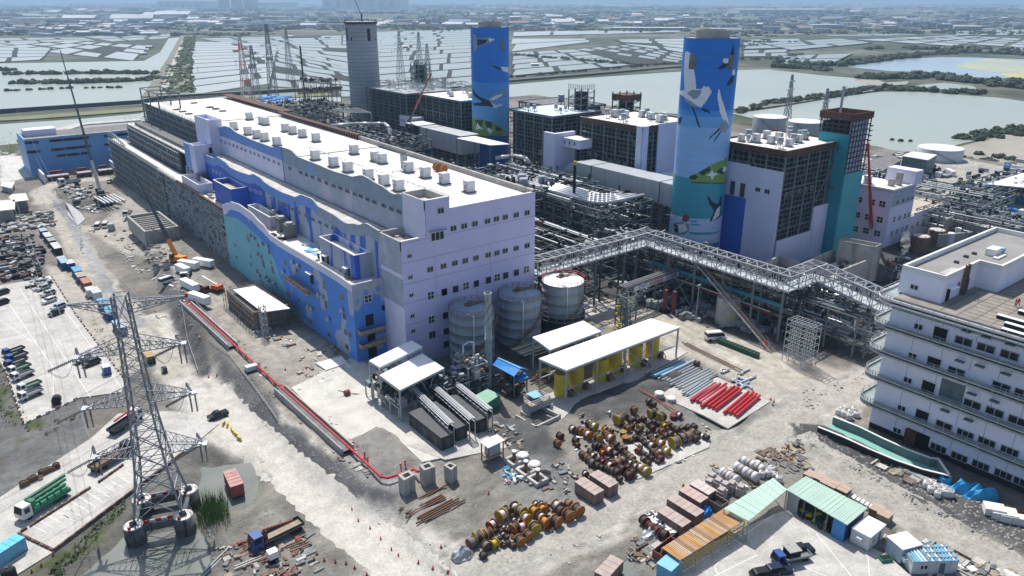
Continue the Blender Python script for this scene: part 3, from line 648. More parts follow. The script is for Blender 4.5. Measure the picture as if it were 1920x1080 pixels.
b=MB();b.box(-42000,-42000,ZL-1.5,42000,42000,420);hzm=bpy.data.materials.new('haze');hzm.use_nodes=True;n=hzm.node_tree.nodes;l=hzm.node_tree.links;n.remove(n['Principled BSDF']);pv=n.new('ShaderNodeVolumePrincipled');pv.inputs['Color'].default_value=(.50,.73,1,1);pv.inputs['Density'].default_value=.00011;pv.inputs['Anisotropy'].default_value=.2;l.new(pv.outputs[0],n['Material Output'].inputs['Volume'])
tag(b.build('haze',hzm),kind='stuff')
# ================= THE LONG TURBINE HALL =================
WM={}
def winmesh(kind,w,h,frame,d=.12):
 """window as one shared mesh: frame, dark pane and glazing bars, lying in the XZ plane and facing -Y"""
 k=(kind,round(w,2),round(h,2))
 if k in WM: return WM[k]
 b=MB();t=.09 if w<3 else .13;b.mi=1;b.box(-w/2+t,-.03,-h/2+t,w/2-t,.05,h/2-t);b.mi=0
 for x0,x1,z0,z1 in ((-w/2,w/2,-h/2,-h/2+t),(-w/2,w/2,h/2-t,h/2),(-w/2,-w/2+t,-h/2+t,h/2-t),(w/2-t,w/2,-h/2+t,h/2-t)): b.box(x0,-d,z0,x1,.05,z1)
 if kind in('two','four'): b.box(-t*.7,-d*.9,-h/2+t,t*.7,.04,h/2-t)
 if kind=='four': b.box(-w/2+t,-d*.8,-t*.6,w/2-t,.03,t*.6)
 if kind=='three':
  for x in (-w/6,w/6): b.box(x-t/2,-d*.9,-h/2+t,x+t/2,.04,h/2-t)
 me=bpy.data.meshes.new('window');me.from_pydata(b.v,[],b.f);me.materials.append(frame);me.materials.append(M.glass);me.polygons.foreach_set('material_index',b.m)
 WM[k]=me;return me
def win(root,face,p,kind,w,h,frame=None,name='window'):
 me=winmesh(kind,w,h,frame or M.steel_l);off=wloc(root)
 p=Vector(p)-off;rot=(0,0,0) if face=='S' else (0,0,-math.pi/2)
 p+=Vector((0,-.04,0)) if face=='S' else Vector((-.04,0,0))
 return inst(name,me,root,p,(1,1,1),rot)
def stripwall(X,y0,y1,step,fn,thick=.5,side=-1):
 """wall in plane x=X made of upright strips;fn(y) gives the list of (z0,z1,material index)"""
 b=MB();n=max(1,int(round((y1-y0)/step)))
 for i in range(n):
  ya=y0+(y1-y0)*i/n;yb=y0+(y1-y0)*(i+1)/n;A=fn(ya);B=fn(yb)
  for (a0,a1,m),(b0,b1,_) in zip(A,B):
   b.mi=m;b.add([(X,ya,a0),(X,yb,b0),(X,yb,b1),(X,ya,a1)],[(3,2,1,0)])
  b.mi=A[-1][2];ta,tb=A[-1][1],B[-1][1]
  b.mi=9;b.add([(X,ya,ta),(X,yb,tb),(X+thick,yb,tb),(X+thick,ya,ta)],[(0,1,2,3)]);b.add([(X+thick,ya,ta),(X+thick,yb,tb),(X+thick,yb,tb-3.5),(X+thick,ya,ta-3.5)],[(0,1,2,3)])
 return b
def interp(T,y):
 if y<=T[0][0]: return T[0][1]
 for (a,va),(b_,vb) in zip(T,T[1:]):
  if y<=b_:
   t=(y-a)/(b_-a);t=t*t*(3-2*t);return va+(vb-va)*t
 return T[-1][1]
X1,X2,X3,XE=74.5,83.1,90.1,125.5;YS,YB,YN=149.3,159.4,413.
hall=thing('turbine_hall','long stepped hall, scalloped parapets, lavender end wall, blue and turquoise west front','power hall',(100,YS,0))
mats10=[M.mauve,M.lavw,M.skyb,M.blue,M.blueworn,M.turq,M.bluem,M.skygrey,M.lav,M.conc_l]
T3=[(160,41.2),(165,40.4),(171,41.4),(180.5,42.3),(188.5,40.8),(200,40.4),(211,40.6),(223,40.6),(230,42.),(237.5,41.9),(245.5,40.6),(262,40.5),(277.8,40.9),(286,42),(291,41.9),(298.5,40.4)]
b=stripwall(X3,160.,236.4,1.2,lambda y:[(30.5,36.8,0),(36.8,interp(T3,y),7)]);b.build('west_upper_wall',mats10,hall,label='blue grey primed upper wall with a wavy parapet')
b=stripwall(X3,236.6,298.5,1.2,lambda y:[(30.5,37.4,1),(37.4,interp(T3,y),2)]);b.build('west_upper_wall',mats10,hall,label='pale lavender upper wall with a sky blue band under its wavy parapet')
T2=[(160,33.1),(166.4,33.5),(172,32.),(178.8,30.9),(187,31.7),(195,31.9),(199.7,33.3),(206,33.1),(212.8,31.3),(222,30.9),(230,31),(236,31.4),(240,32.3),(245,32.5),(251,31.3),(262,30.8),(268,30.8),(275,32),(282.4,32.5),(288,31.2),(298.5,31)]
def f2(y): t=interp(T2,y);return [(19.5,t-3.1,4 if y<237 else 3),(t-3.1,t,7 if y<195 else 2)]
b=stripwall(X2,160.,298.5,1.2,f2);b.build('west_middle_wall',mats10,hall,label='bright blue middle wall, scuffed to bare render in its southern half')
T1=[(159.4,21),(170,21.4),(206,21),(212,21.2),(218.4,23.2),(228.3,24.8),(237.8,25.2),(244.7,24.6),(250,23),(255,21.6)]
def f1(y):
 t=interp(T1,y);w=interp([(159.4,0),(186,0),(200,2.),(206,8),(214,15.5),(222,18.2),(240,19.8),(255,18)],y);z1=t-(1.9 if y<215 else 2.6 if y<250 else 3.5)
 w=min(w,z1-.1);return [(-1.,max(w,-.9),5),(max(w,-.9),z1,6),(z1,t,1)]
b=stripwall(X1,YB,255,.8,f1);b.build('west_lower_wall',mats10,hall,label='lower wall painted turquoise in a great wave over mid blue')
def hb(name,m,x0,y0,z0,x1,y1,z1,**k): b=MB();b.box(x0,y0,z0,x1,y1,z1);return b.build(name,m,hall,**k)
hb('south_wall',M.bluem,X1+.02,YB,-1,X2+.3,YB+.5,19.1,label='blue south wall of the lowest tier');hb('coping',mat('coping_grey',(.5,.49,.56),(.36,.39,.48),.8,.5),X1+.02,YB,19.1,X2+.3,YB+.6,21)
b=MB();pts=[(X2,-1),(X2,32.8),(X3,32.8),(X3,41.6),(97,41.6),(97,38.7),(124,38.7),(124,-1)]
b.add([(x,YS,z) for x,z in pts],[tuple(range(8))[::-1]]);b.build('south_wall',M.lav,hall,label='tall lavender south wall with a stepped top')
b=MB();
for x0,x1,z in ((X2,X3,32.8),(X3,97,41.6),(97,124,38.7)): b.box(x0,YS+.01,z-2.4,x1,YS+.55,z-.01)
b.box(X2-.02,YS-.06,32.8,X3-.1,YS+.6,33.0);b.box(X3,YS-.06,41.6,97,YS+.6,41.8);b.box(97,YS-.06,38.7,124.1,YS+.6,38.9);b.build('coping',M.white,hall)
b=MB()
for z in (5.9,11.4,17,22.,27.4,32.3): b.box(X2,YS-.035,z,124,YS-.005,z+.1)
b.box(X3-.07,YS-.05,32.8,X3+.05,YS,41.6);b.build('panel_joint',mat('joint',(.30,.28,.38),None,.8,1),hall)
def fw(y): return [(-1,14,8),(14,32.8,0)]
b=stripwall(X2,YS,160,2,lambda y:[(-1,16,1),(16,23.5,0),(23.5,24.4,1),(24.4,32.8,0)]);b.build('corner_wall',mats10,hall,label='west face of the corner block with a pale worn band')
b=stripwall(X3,YS,160.,2,lambda y:[(31.2,41.6,1)]);b.build('stair_tower_wall',mats10,hall)
hb('roof',M.roofw,X3+.5,YS+.55,37.6,124.4,236.2,38.,label='white roof of the highest tier, southern bay');hb('roof',M.roofw,X3+.5,237.2,37.6,127,330,38.,label='white roof of the highest tier, middle bay');hb('roof',M.roofw,X3+.5,330.8,37.7,131,YN,38.2,label='white roof of the highest tier, northern bay')
hb('expansion_joint',M.conc_d,X3+.5,236.3,37.5,126,237.1,38.12);hb('expansion_joint',M.conc_d,X3+.5,330.1,37.5,129,330.7,38.12)
hb('roof',mat('roof_grey_gutter',(.60,.58,.54),(.42,.40,.38),.85,.3,bump=.1),X2+.5,160.,29.9,X3,298.4,30.3,label='narrow roof of the middle tier');hb('roof',M.roofw,X1+.5,YB+.55,19.3,X2,255,19.8,label='roof of the lowest tier')
hb('roof_court',M.conc,X2+.5,YS+.6,30.6,X3-.1,159.9,31.);hb('court_wall',M.conc,X2+.5,159.95,30.3,X3-.1,160.6,32.8)
hb('tower_roof',M.conc_l,X3+.5,YS+.6,39.4,96.4,160.,39.7);hb('tower_wall',M.conc_l,96.45,YS+.6,38,97,160,41.7);hb('tower_wall',M.conc_l,X3+.5,160.05,38,97,160.6,41.6)
b=MB();pe=[(124,YS),(125.2,190),(126.5,236),(128.5,290),(129.8,330),(134,412)]
for (xa,ya),(xb,yb) in zip(pe,pe[1:]): b.add([(xa,ya,-1),(xb,yb,-1),(xb,yb,39.4),(xa,ya,39.4),(xa-.9,ya,-1),(xb-.9,yb,-1),(xb-.9,yb,39.4),(xa-.9,ya,39.4)],[(0,1,2,3),(3,2,6,7),(6,5,4,7)])
b.build('east_parapet',M.conc,hall)
b=MB()
for i in range(70):
 t=i/69;y=255+157*t;x=127.2+ (134.1-127.2)*t;b.box(x-1.5,y-.5,38.,x-.85,y-.1,39.9)
b.box(125.6,254,39.45,127.6,330,39.9);b.box(128.,330,39.45,133.2,412,39.9);b.build('brown_edge_beam',M.brown,hall,kind='stuff')
hb('inner_wall',M.conc_d,X3+.6,298.6,19,124,299.4,37.5);hb('hall_body',M.conc_d,X2+.6,161,0,123,411,29.8);hb('hall_body',M.conc_d,X3+.6,161,29.8,123.5,411,37.5);hb('lower_body',M.conc_d,X1+.6,YB+.6,0,X2,254,19.2)
def tower(x0,y0,z0,x1,y1,z1,m,nm='stair_tower'):
 b=MB();b.box(x0,y0,z0,x1,y1,z1-1.6);w=.35
 for a in ((x0,y0,x1,y0+w),(x0,y1-w,x1,y1),(x0,y0+w,x0+w,y1-w),(x1-w,y0+w,x1,y1-w)): b.box(a[0],a[1],z1-1.6,a[2],a[3],z1)
 return b.build(nm,m,hall)
tower(86.4,298.5,30,91.4,316,43.5,M.lavw);tower(79.9,298.5,19.5,86.6,304.8,34.6,M.lavw);tower(86.6,298.5,19.5,X3,304,29.9,M.lavw)
hb('end_wall',M.skyb,80.3,304.8,20,80.8,314,33.8);hb('end_wall',M.lavw,90,316,31,90.6,323,40.2);hb('window_dark',M.dark,85.2,298.38,31,86.4,298.49,33.2)
def pent(x0,y0,x1,y1,z0,z1,mw,label,roofm=None):
 b=MB();b.mi=0;w=.35;b.box(x0,y0,z0,x1,y0+w,z1);b.box(x0,y1-w,z0,x1,y1,z1);b.box(x0,y0+w,z0,x0+w,y1-w,z1);b.box(x1-w,y0+w,z0,x1,y1-w,z1)
 b.mi=1;b.box(x0+w,y0+w,z0,x1-w,y1-w,z1-1.7);b.mi=2
 for a in ((x0-.04,y0-.04,x1+.04,y0+w),(x0-.04,y1-w,x1+.04,y1+.04),(x0-.04,y0+w,x0+w,y1-w),(x1-w,y0+w,x1+.04,y1-w)): b.box(a[0],a[1],z1,a[2],a[3],z1+.12)
 return b.build('penthouse',[mw,roofm or M.roofw,M.white],hall,label=label)
pent(78.4,165,X2-.02,185.5,19.8,26.3,M.blueworn,'scuffed blue and white penthouse at the south end')
pent(77.3,252.5,X2-.02,271.,19.8,26.8,M.blue,'bright blue penthouse',mat('roof_tan',(.50,.43,.36),None,.9,.3))
pent(78.5,222,X2-1.2,241,19.8,23.6,M.mauve,'low grey penthouse behind the turquoise wall')
pent(75.2,283,80.4,304,19.3,23.,M.lavw,'low white penthouse over the bare wall')
hb('blue_strip',M.blue,78.36,164.96,19.85,78.45,167.2,26.2);hb('blue_strip',M.blue,78.4,164.9,19.85,79.8,164.97,26.2)
S=lambda a,b_,k=4,o=(480,270): PY(o[0]+a/k,o[1]+b_/k,YS)
for a,c in [(1385,500)]+[(1480,632),(1560,615),(1640,598),(1735,578),(1802,562),(1868,548)]+[(1950,532),(2032,515)]: p=S(a,c);win(hall,'S',p,'two',1.75,1.35)
for a,c in [(1305,940),(1405,915),(1490,893),(1568,875),(1648,855),(1740,832),(1805,817),(1868,800),(1950,782),(2032,762)]: win(hall,'S',S(a,c),'two',1.75,1.35)
for a,c in [(1150,840),(1157,1000),(1165,1134),(1172,1290),(1178,1402)]: win(hall,'S',S(a,c),'two',1.2,.9)
for i,(a,c) in enumerate([(77,405),(203,370),(320,335),(437,310),(573,270),(670,240),(767,218),(887,185),(1000,150)]): win(hall,'S',S(a,c,6,(820,480)),'four' if i in(2,5,8) else 'one',1.9,2.,M.white if i in (2,5,8) else M.lav)
for a,c,k in [(1310,1135,'four'),(1410,1110,'one'),(1315,1315,'four'),(1420,1285,'one'),(1320,1430,'two'),(1425,1405,'one'),(1425,1500,'one')]: win(hall,'S',S(a,c),k,1.9,2.)
p=S(1360,690);win(hall,'S',p,'three',3.8,2.2,M.greenl);b=MB();b.box(p[0]-2.4,YS-1.,p[2]+1.4,p[0]+2.4,YS,p[2]+1.55);b.build('window_hood',M.steel_l,hall)
Wp=lambda a,c,o=(400,420),X=X1: PX(o[0]+a/6,o[1]+c/6,X)
for i,(a,c) in enumerate([(120,155),(135,275),(395,155),(508,240),(245,235),(425,365),(633,315),(567,450),(655,430),(670,515),(497,530),(815,435),(945,520),(820,620),(1250,685),(950,710),(1010,750),(838,770),(965,860),(1030,875),(1445,820),(1272,910),(1085,935),(985,1005),(260,370),(160,430),(428,455)]):
 small=i in(4,5,8,19,24,25,26);win(hall,'W',Wp(a,c),'two' if not i%3 else 'four',1.1 if small else 1.7,1.1 if small else (2.4 if i in (2,7,9,14,21) else 1.5))
for a,c in [(530,130),(665,215),(645,65),(675,330),(710,350),(550,350),(685,440),(415,250),(335,195),(325,95),(240,35)]: win(hall,'W',PX(480+a/4,540+c/4,X1),'two',1.7,1.6)
def hoodmesh(): b=MB();b.lathe((0,0,-.5),[(.62,0),(.62,.5),(.45,.85),(.15,1.0)],10);me=bpy.data.meshes.new('vent_hood');me.from_pydata(b.v,[],b.f);me.materials.append(M.galv);return me
hm=hoodmesh()
for a,c in [(425,125),(470,155),(560,220),(625,245),(505,335),(545,365),(600,590),(630,625),(700,660),(800,530),(905,425),(970,465),(1120,940),(1240,815),(1200,790),(1465,960),(530,575),(1310,1060)]:
 p=Vector(Wp(a,c))-wloc(hall);inst('vent_hood',hm,hall,p+Vector((-.5,0,0)))
p=PY(480+840/4,540+80/4,YB);win(hall,'S',p,'four',2.,2.,M.white)
for (a,c,w,h) in [(852,240,2.2,3.0),(865,355,2.2,3.),(875,480,2.4,3.),(958,147,1.1,1.4)]:
 p=PY(480+a/4,540+c/4,YB);hb('door',M.dark,p[0]-w/2,YB-.08,p[2]-h/2,p[0]+w/2,YB-.005,p[2]+h/2)
for (a,c) in [(868,305),(872,405)]:
 p=PY(480+a/4,540+c/4,YB);z=p[2];b=MB();b.mi=0;b.box(75.,YB-1.9,z-.5,82,YB-.02,z-.2);b.mi=1;b.box(75.,YB-1.9,z-.2,82,YB-1.8,z+.8);b.box(75.,YB-1.8,z-.2,75.1,YB-.02,z+.8);b.build('balcony',[M.rusty_l,M.tan],hall)
for (a,c,y0,y1) in [(1000,650,0,0)]:
 p0=Wp(870,600);p1=Wp(1150,740);z=(p0[2]+p1[2])/2-.6;b=MB();b.mi=1;b.box(X1-2.2,min(p0[1],p1[1]),z,X1-.02,max(p0[1],p1[1]),z+.3);b.mi=0;b.box(X1-2.2,min(p0[1],p1[1]),z+.3,X1-2.05,max(p0[1],p1[1]),z+1.2);b.build('balcony',[M.rusty_l,M.tan],hall)
 q=Wp(1110,620);hb('door',M.dark,X1-.1,q[1]-1.1,q[2]-1.4,X1-.01,q[1]+1.1,q[2]+1.6);hb('door_canopy',M.canopy,X1-1.2,q[1]-1.6,q[2]+1.8,X1-.01,q[1]+1.6,q[2]+1.95)
for a,c in [(255,182),(337,213),(380,230),(425,247),(477,268),(530,292),(585,312),(635,330),(687,353),(743,375),(787,390),(838,415),(890,435),(960,462),(1018,487),(1075,507)]: win(hall,'W',PX(480+a/4,270+c/4,X3),'three',2.6,1.1,M.mauve)
for a,c in [(692,382),(738,403),(785,418),(830,438),(872,452),(920,472),(965,490),(1022,513),(1068,530),(1112,550),(1175,573),(1225,594),(1285,617),(1338,640)]: win(hall,'W',PX(300+a/6,200+c/6,X3),'two',2.0,1.1,M.lavw)
for a,c in [(115,405),(190,445),(230,465),(275,488),(325,512),(378,540),(430,565),(480,588),(530,612),(580,632)]: win(hall,'W',PX(480+a/4,270+c/4,X2),'three',2.4,1.,M.mauve)
for a,c in [(1020,930),(1075,950),(1130,970),(1250,1025)]: win(hall,'W',PX(300+a/6,200+c/6,X2),'three',2.6,1.,M.lavw)
for a,c in [(600,720),(640,738),(680,755)]: win(hall,'W',PX(300+a/6,200+c/6,X2),'two',1.5,1.2,M.lavw)
hb('wall_joint',M.blue,X3-.09,236.3,30.6,X3-.01,236.7,41.9);hb('wall_joint',M.blue,X2-.09,211.8,19.8,X2-.01,212.3,30)
for (y,z) in ((187,20),(184,20),(181,20),(168.5,20)):
 b=MB();b.mi=0;b.box(76.9,y-1,22.3,78.38,y+1,22.45);b.mi=1;b.box(78.3,y-.7,19.8,78.38,y+.7,22.1);b.build('door',[M.canopy,M.dark],hall)
def boarded(X,y0,y1,z0,z1,p,light,name,stepy=2.3,stepz=1.15):
 b=MB();b.box(X+.35,y0,z0,X+.9,y1,z1);b.build('dark_backing',M.steel_d,hall)
 b=MB();ny=int((y1-y0)/stepy);nz=int((z1-z0)/stepz)
 for j in range(nz+1): z=z0+j*(z1-z0)/nz;b.box(X+.1,y0,z-.06,X+.28,y1,z+.06)
 for i in range(0,ny+1,3): y=y0+i*(y1-y0)/ny;b.box(X-.02,y-.14,z0,X+.1,y+.14,z1)
 b.build('wall_rails',M.steel,hall,kind='stuff')
 b=MB()
 for i in range(ny):
  for j in range(nz):
   if random.random()<p(y0+i*stepy,z0+j*stepz):
    y=y0+i*(y1-y0)/ny;z=z0+j*(z1-z0)/nz;b.mi=random.random()<.3;b.box(X+.05,y+.1,z+.25,X+.09,y+(y1-y0)/ny-.05,z+stepz*.93)
 if b.v: b.build('wall_boards',light,hall,kind='stuff')
grey2=[mat('board_grey',(.31,.345,.385),(.25,.285,.325),.8,.6),mat('board_grey_dark',(.17,.20,.235),None,.8,.6)]
boarded(X1,255,340,-.5,19.4,lambda y,z:.95 if y<326 else .45,grey2,'w');boarded(X1,340,432,-.5,20.,lambda y,z:.07,grey2,'w',2.3,1.6)
b=MB();random.seed(91)
for y0,y1,X,z0,z1 in ((330,432,X1,0,19.4),(327,418,X2-1.8,20,28),(323,414,X3,28.5,37.5)):
 for z in np.arange(z0+2.,z1,3.1 if X<75 else 2.6): b.box(X-.55,y0,z,X-.1,y1,z+.16)
 for k in range(int((y1-y0)/2.6)): y=y0+k*2.6;b.beam((X-.5,y,z0),(X-.5,y,z1),.16);b.beam((X-.5,y,z0+3*(k%5)),(X-.5,y+2.6,z0+3*(k%5)+3),.1)
b.build('scaffold_lifts',M.steel_l,hall,kind='stuff')
hb('roof_edge',M.brown,X1-.3,255.3,19.4,X1+.5,310,20.2);hb('roof_edge',M.steel_l,X1-.2,310,19.3,X1+.5,432,19.8)
hb('roof',M.roofw,X1+.5,255,19.1,79.9,432,19.5,label='roof over the bare northern wall');hb('lower_body',M.conc_d,X1+1.,255,0,82,431,19.)
boarded(X2-1.8,327,418,19.8,28.,lambda y,z:.06,grey2,'w',2.4,1.5);hb('roof',M.roofw,X2-1.2,305,27.8,X3,418,28.3,label='middle roof over open steelwork')
boarded(X3,323,414,28.3,37.5,lambda y,z:.04,grey2,'w',2.6,1.4);hb('roof_edge',M.steel,X3-.2,323,37.6,X3+.5,414,38.5)
b=MB();lat_face(b,(X1,390,19.5),(0,42,0),(0,0,0.01),21,1,.1)
for i in range(9):
 y=431-i*4.6;h=2.4+1.2*math.sin((431-y)/12.);b.beam((X1,y,19.5),(X1,y,19.5+max(.8,h)),.18)
b.build('parapet_frame',M.steel_l,hall,kind='stuff')
b=MB()
for k in range(4):
 pts=[(X1-.1+k*.02,432-i*4.2,19.8+k*.6+2.6*math.sin(min(1,i/9)*math.pi*.75+.6)) for i in range(10)]
 for a,c in zip(pts,pts[1:]): b.beam(a,c,.2)
b.build('curved_parapet_rails',M.steel_l,hall)
b=MB()
for (x,y) in ((X3,384),(X3,400),(X3,416),(99.5,384),(99.5,400),(99.5,416)): b.beam((x,y,18),(x,y,45.5),.55)
for z in (28,38,45.3):
 for x in (X3,99.5): b.beam((x,384,z),(x,416,z),.4)
 for y in (384,400,416): b.beam((X3,y,z),(99.5,y,z),.4)
b.build('open_stair_frame',M.steel,hall)
b=MB();railing(b,[(X3+.3,323,38.1),(X3+.3,383,38.1)],1.5,.12,2.2);railing(b,[(X3,299,28.3),(X2-1.4,327,28.3),(X2-1.4,410,28.3)],1.2,.1,2.4);railing(b,[(X1+.2,312,19.6),(X1+.2,390,19.6)],1.3,.1,2.);railing(b,[(104,250,38.1),(104,160,38.1)],.7,.1,3);railing(b,[(107,195,38.1),(121,193,38.1)],.7,.12,2.5);railing(b,[(100,YN-1,38.3),(132,YN-1,38.3)],1.4,.15,3);b.build('railing',M.steel_l,hall,kind='stuff')
def vent_unit():
 t=thing('roof_fan','white boxed roof fan','roof fan',(0,0,0));
 b=MB();b.box(-1.9,-1.5,0,1.9,1.5,.35);b.build('base',M.conc_d,t,world=0)
 b=MB();b.box(-1.3,-1.3,.35,1.3,1.3,3.6);b.box(-1.4,-1.4,3.6,1.4,1.4,3.75);b.build('casing',M.tankw,t,world=0)
 for s in (-1,1):
  b=MB()
  for k in range(4): b.add([(s*1.3,-1.,.9+k*.7),(s*1.3,1.,.9+k*.7),(s*1.75,1.,.75+k*.7),(s*1.75,-1.,.75+k*.7)],[(0,1,2,3)] if s>0 else [(3,2,1,0)]);b.box(min(s*1.3,s*1.75),-1.05,.68+k*.7,max(s*1.3,s*1.75),-1.,1.1+k*.7)
  b.build('louvre',M.galv,t,world=0)
 return t
vu=vent_unit();i=0
nm=['near the south parapet','beside the stair tower','south of the pipe stub','near the orange reels','in mid roof','over the grey wall','by the roof joint','over the sky blue band']
for row,(x,ys) in enumerate([(97.8,[175.4,183.5,192.6,205.5,215.2,228.6,260.6,272.3,279.9,289.4,305]),(112.,[162.6,174.7,184.7,194.2,210.3,214.8,229.7,259.5,271.6,280.7,287.8,308.6,312.2,327.2])]):
 for k,y in enumerate(ys):
  put(vu,(x,y,38.),0,'white roof fan, %s from the south in the %s row, long hall roof'%(ordinal(k),'west' if row==0 else 'east'),'roof fans on the long hall',scale=.86)
  i+=1
t=thing('vent_pipe','short fat grey vent pipe standing by the east parapet of the long hall roof','pipe',(*P(758,314,38)[:2],38));b=MB();b.lathe((0,0,0),[(1.1,0),(1.1,3.6),(1.2,3.7),(1.2,4.3)],14);b.build('shaft',M.tank,t,True,world=0);b=MB();b.tube((0,0,4.31),(0,0,4.36),1.,12);b.build('opening',M.dark,t,world=0)
b=MB()
for k in range(13): b.box(X3+.6,163+k*13,38.0,124.3+k*.3,163.12+k*13,38.03)
for x in (101,117): b.box(x,150,38.0,x+.1,326,38.035)
b.build('roof_seams',MATS['roof_grey_gutter'],hall,kind='stuff');# skylight curbs at the north end
for k,(a,c) in enumerate([(315,27),(340,22),(375,20),(560,13),(628,31),(705,54),(190,38),(255,60),(325,86)]):
 p=P(300+a/6,200+c/6,38.2) if k>2 else P(180+(1105,1285,1350)[k]/6,160+(203,252,270)[k]/6,38.2)
 t=thing('roof_curb','grey square roof curb, %s of nine at the north end of the long roof'%ordinal(k),'roof curb',p,0,'square curbs on the north roof');b=MB();b.box(-1.4,-1.2,0,1.4,1.2,.5);b.build('curb',M.conc_d,t,world=0);b=MB();b.box(-1.1,-.9,.5,1.1,.9,.62);b.build('lid',M.conc,t,world=0)
def condenser():
 t=thing('cooling_unit','cooling unit','cooling unit');b=MB();b.box(-1.5,-1.5,.5,1.5,1.5,4.2);b.build('casing',M.conc_d,t,world=0)
 b=MB();b.tube((0,0,4.2),(0,0,4.7),1.1,14);b.build('fan_cowl',M.steel_l,t,world=0)
 for sx in (-1.3,1.3): b=MB();b.box(sx-.15,-1.4,0,sx+.15,1.4,.5);b.build('skid',M.steel,t,world=0)
 return t
cu=condenser()
for k,(a,c) in enumerate([(390,270),(305,195),(235,120)]):
 x,y,z=P(480+a/6,400+c/6,19.8);put(cu,(x,y,19.8),0,'dark cooling unit on the low roof behind the wave parapet, %s from the south'%ordinal(k),'cooling units on the low roof')
for k,(a,c) in enumerate([(475,870),(410,830),(360,790)]):
 x,y,z=P(300+a/6,200+c/6,19.8);put(cu,(x,y,19.8),0,'dark cooling unit north of the bright blue penthouse, %s from the south'%ordinal(k),'cooling units on the low roof')
def debris(px,n,z,name,mats_,s=(.3,1.6),h=(.1,.5),flat=False,long=.3,ground=False,label=None):
 """loose site litter as one mass"""
 b=MB();poly=px;xs=[p[0] for p in px];ys=[p[1] for p in px];k=0;tries=0;A=np.array
 while k<n and tries<n*20:
  tries+=1;u=random.uniform(min(xs),max(xs));v=random.uniform(min(ys),max(ys))
  if not inpoly(A([u]),A([v]),[(q[0],q[1]) for q in px])[0]: continue
  p=G(u,v) if ground else Vector(P(u,v,z))
  if z>15 and p.x<X1+1.4: continue
  if 30<z<32 and p.x<X2+1.2: continue
  b.mi=random.randrange(len(mats_));L=random.uniform(*s);w=L*random.uniform(.1,.3) if random.random()<long else L*random.uniform(.4,1);hh=random.uniform(*h)
  if random.random()<long: L*=2
  b.obox((p.x,p.y,p.z+hh/2),(L,w,hh),random.choice([0,1.57,random.uniform(0,3)]));k+=1
 return tag(b.build(name,mats_,None),label=label,kind='stuff')
LIT=[M.rusty_l,M.conc_l,M.tan,M.steel,M.white,M.conc_d]
debris([(508,441),(525,448),(566,500),(560,505),(520,458)],45,19.8,'roof_pipes',[M.greenl,M.steel,M.dark,M.galv],(.6,2.5),(.2,.8))
debris([(400,290),(440,330),(480,345),(560,395),(540,395),(470,355),(425,335)],80,30.3,'roof_litter',LIT)
debris([(636,508),(668,535),(690,525),(664,512)],20,19.8,'roof_litter',LIT);debris([(360,345),(400,375),(412,382),(420,372),(385,345)],40,19.8,'roof_litter',LIT)
debris([(718,434),(730,428),(765,442),(745,450)],25,31.,'roof_litter',[M.white,M.conc_l,M.dark],(.5,1.6));debris([(565,455),(580,458),(600,475),(590,480)],12,19.8,'roof_litter',[M.cyan,M.canopy],(1.5,2.6),(.2,.4))
debris([(270,218),(300,240),(330,260),(300,262),(270,235)],60,19.6,'roof_litter',[M.steel,M.dark,M.steel_l],(.5,3))
debris([(330,268),(350,285),(360,300),(330,285)],25,23,'roof_litter',LIT)
debris([(280,200),(300,205),(310,225),(290,228)],40,28.4,'roof_litter',[M.steel,M.steel_l,M.white],(1,4))
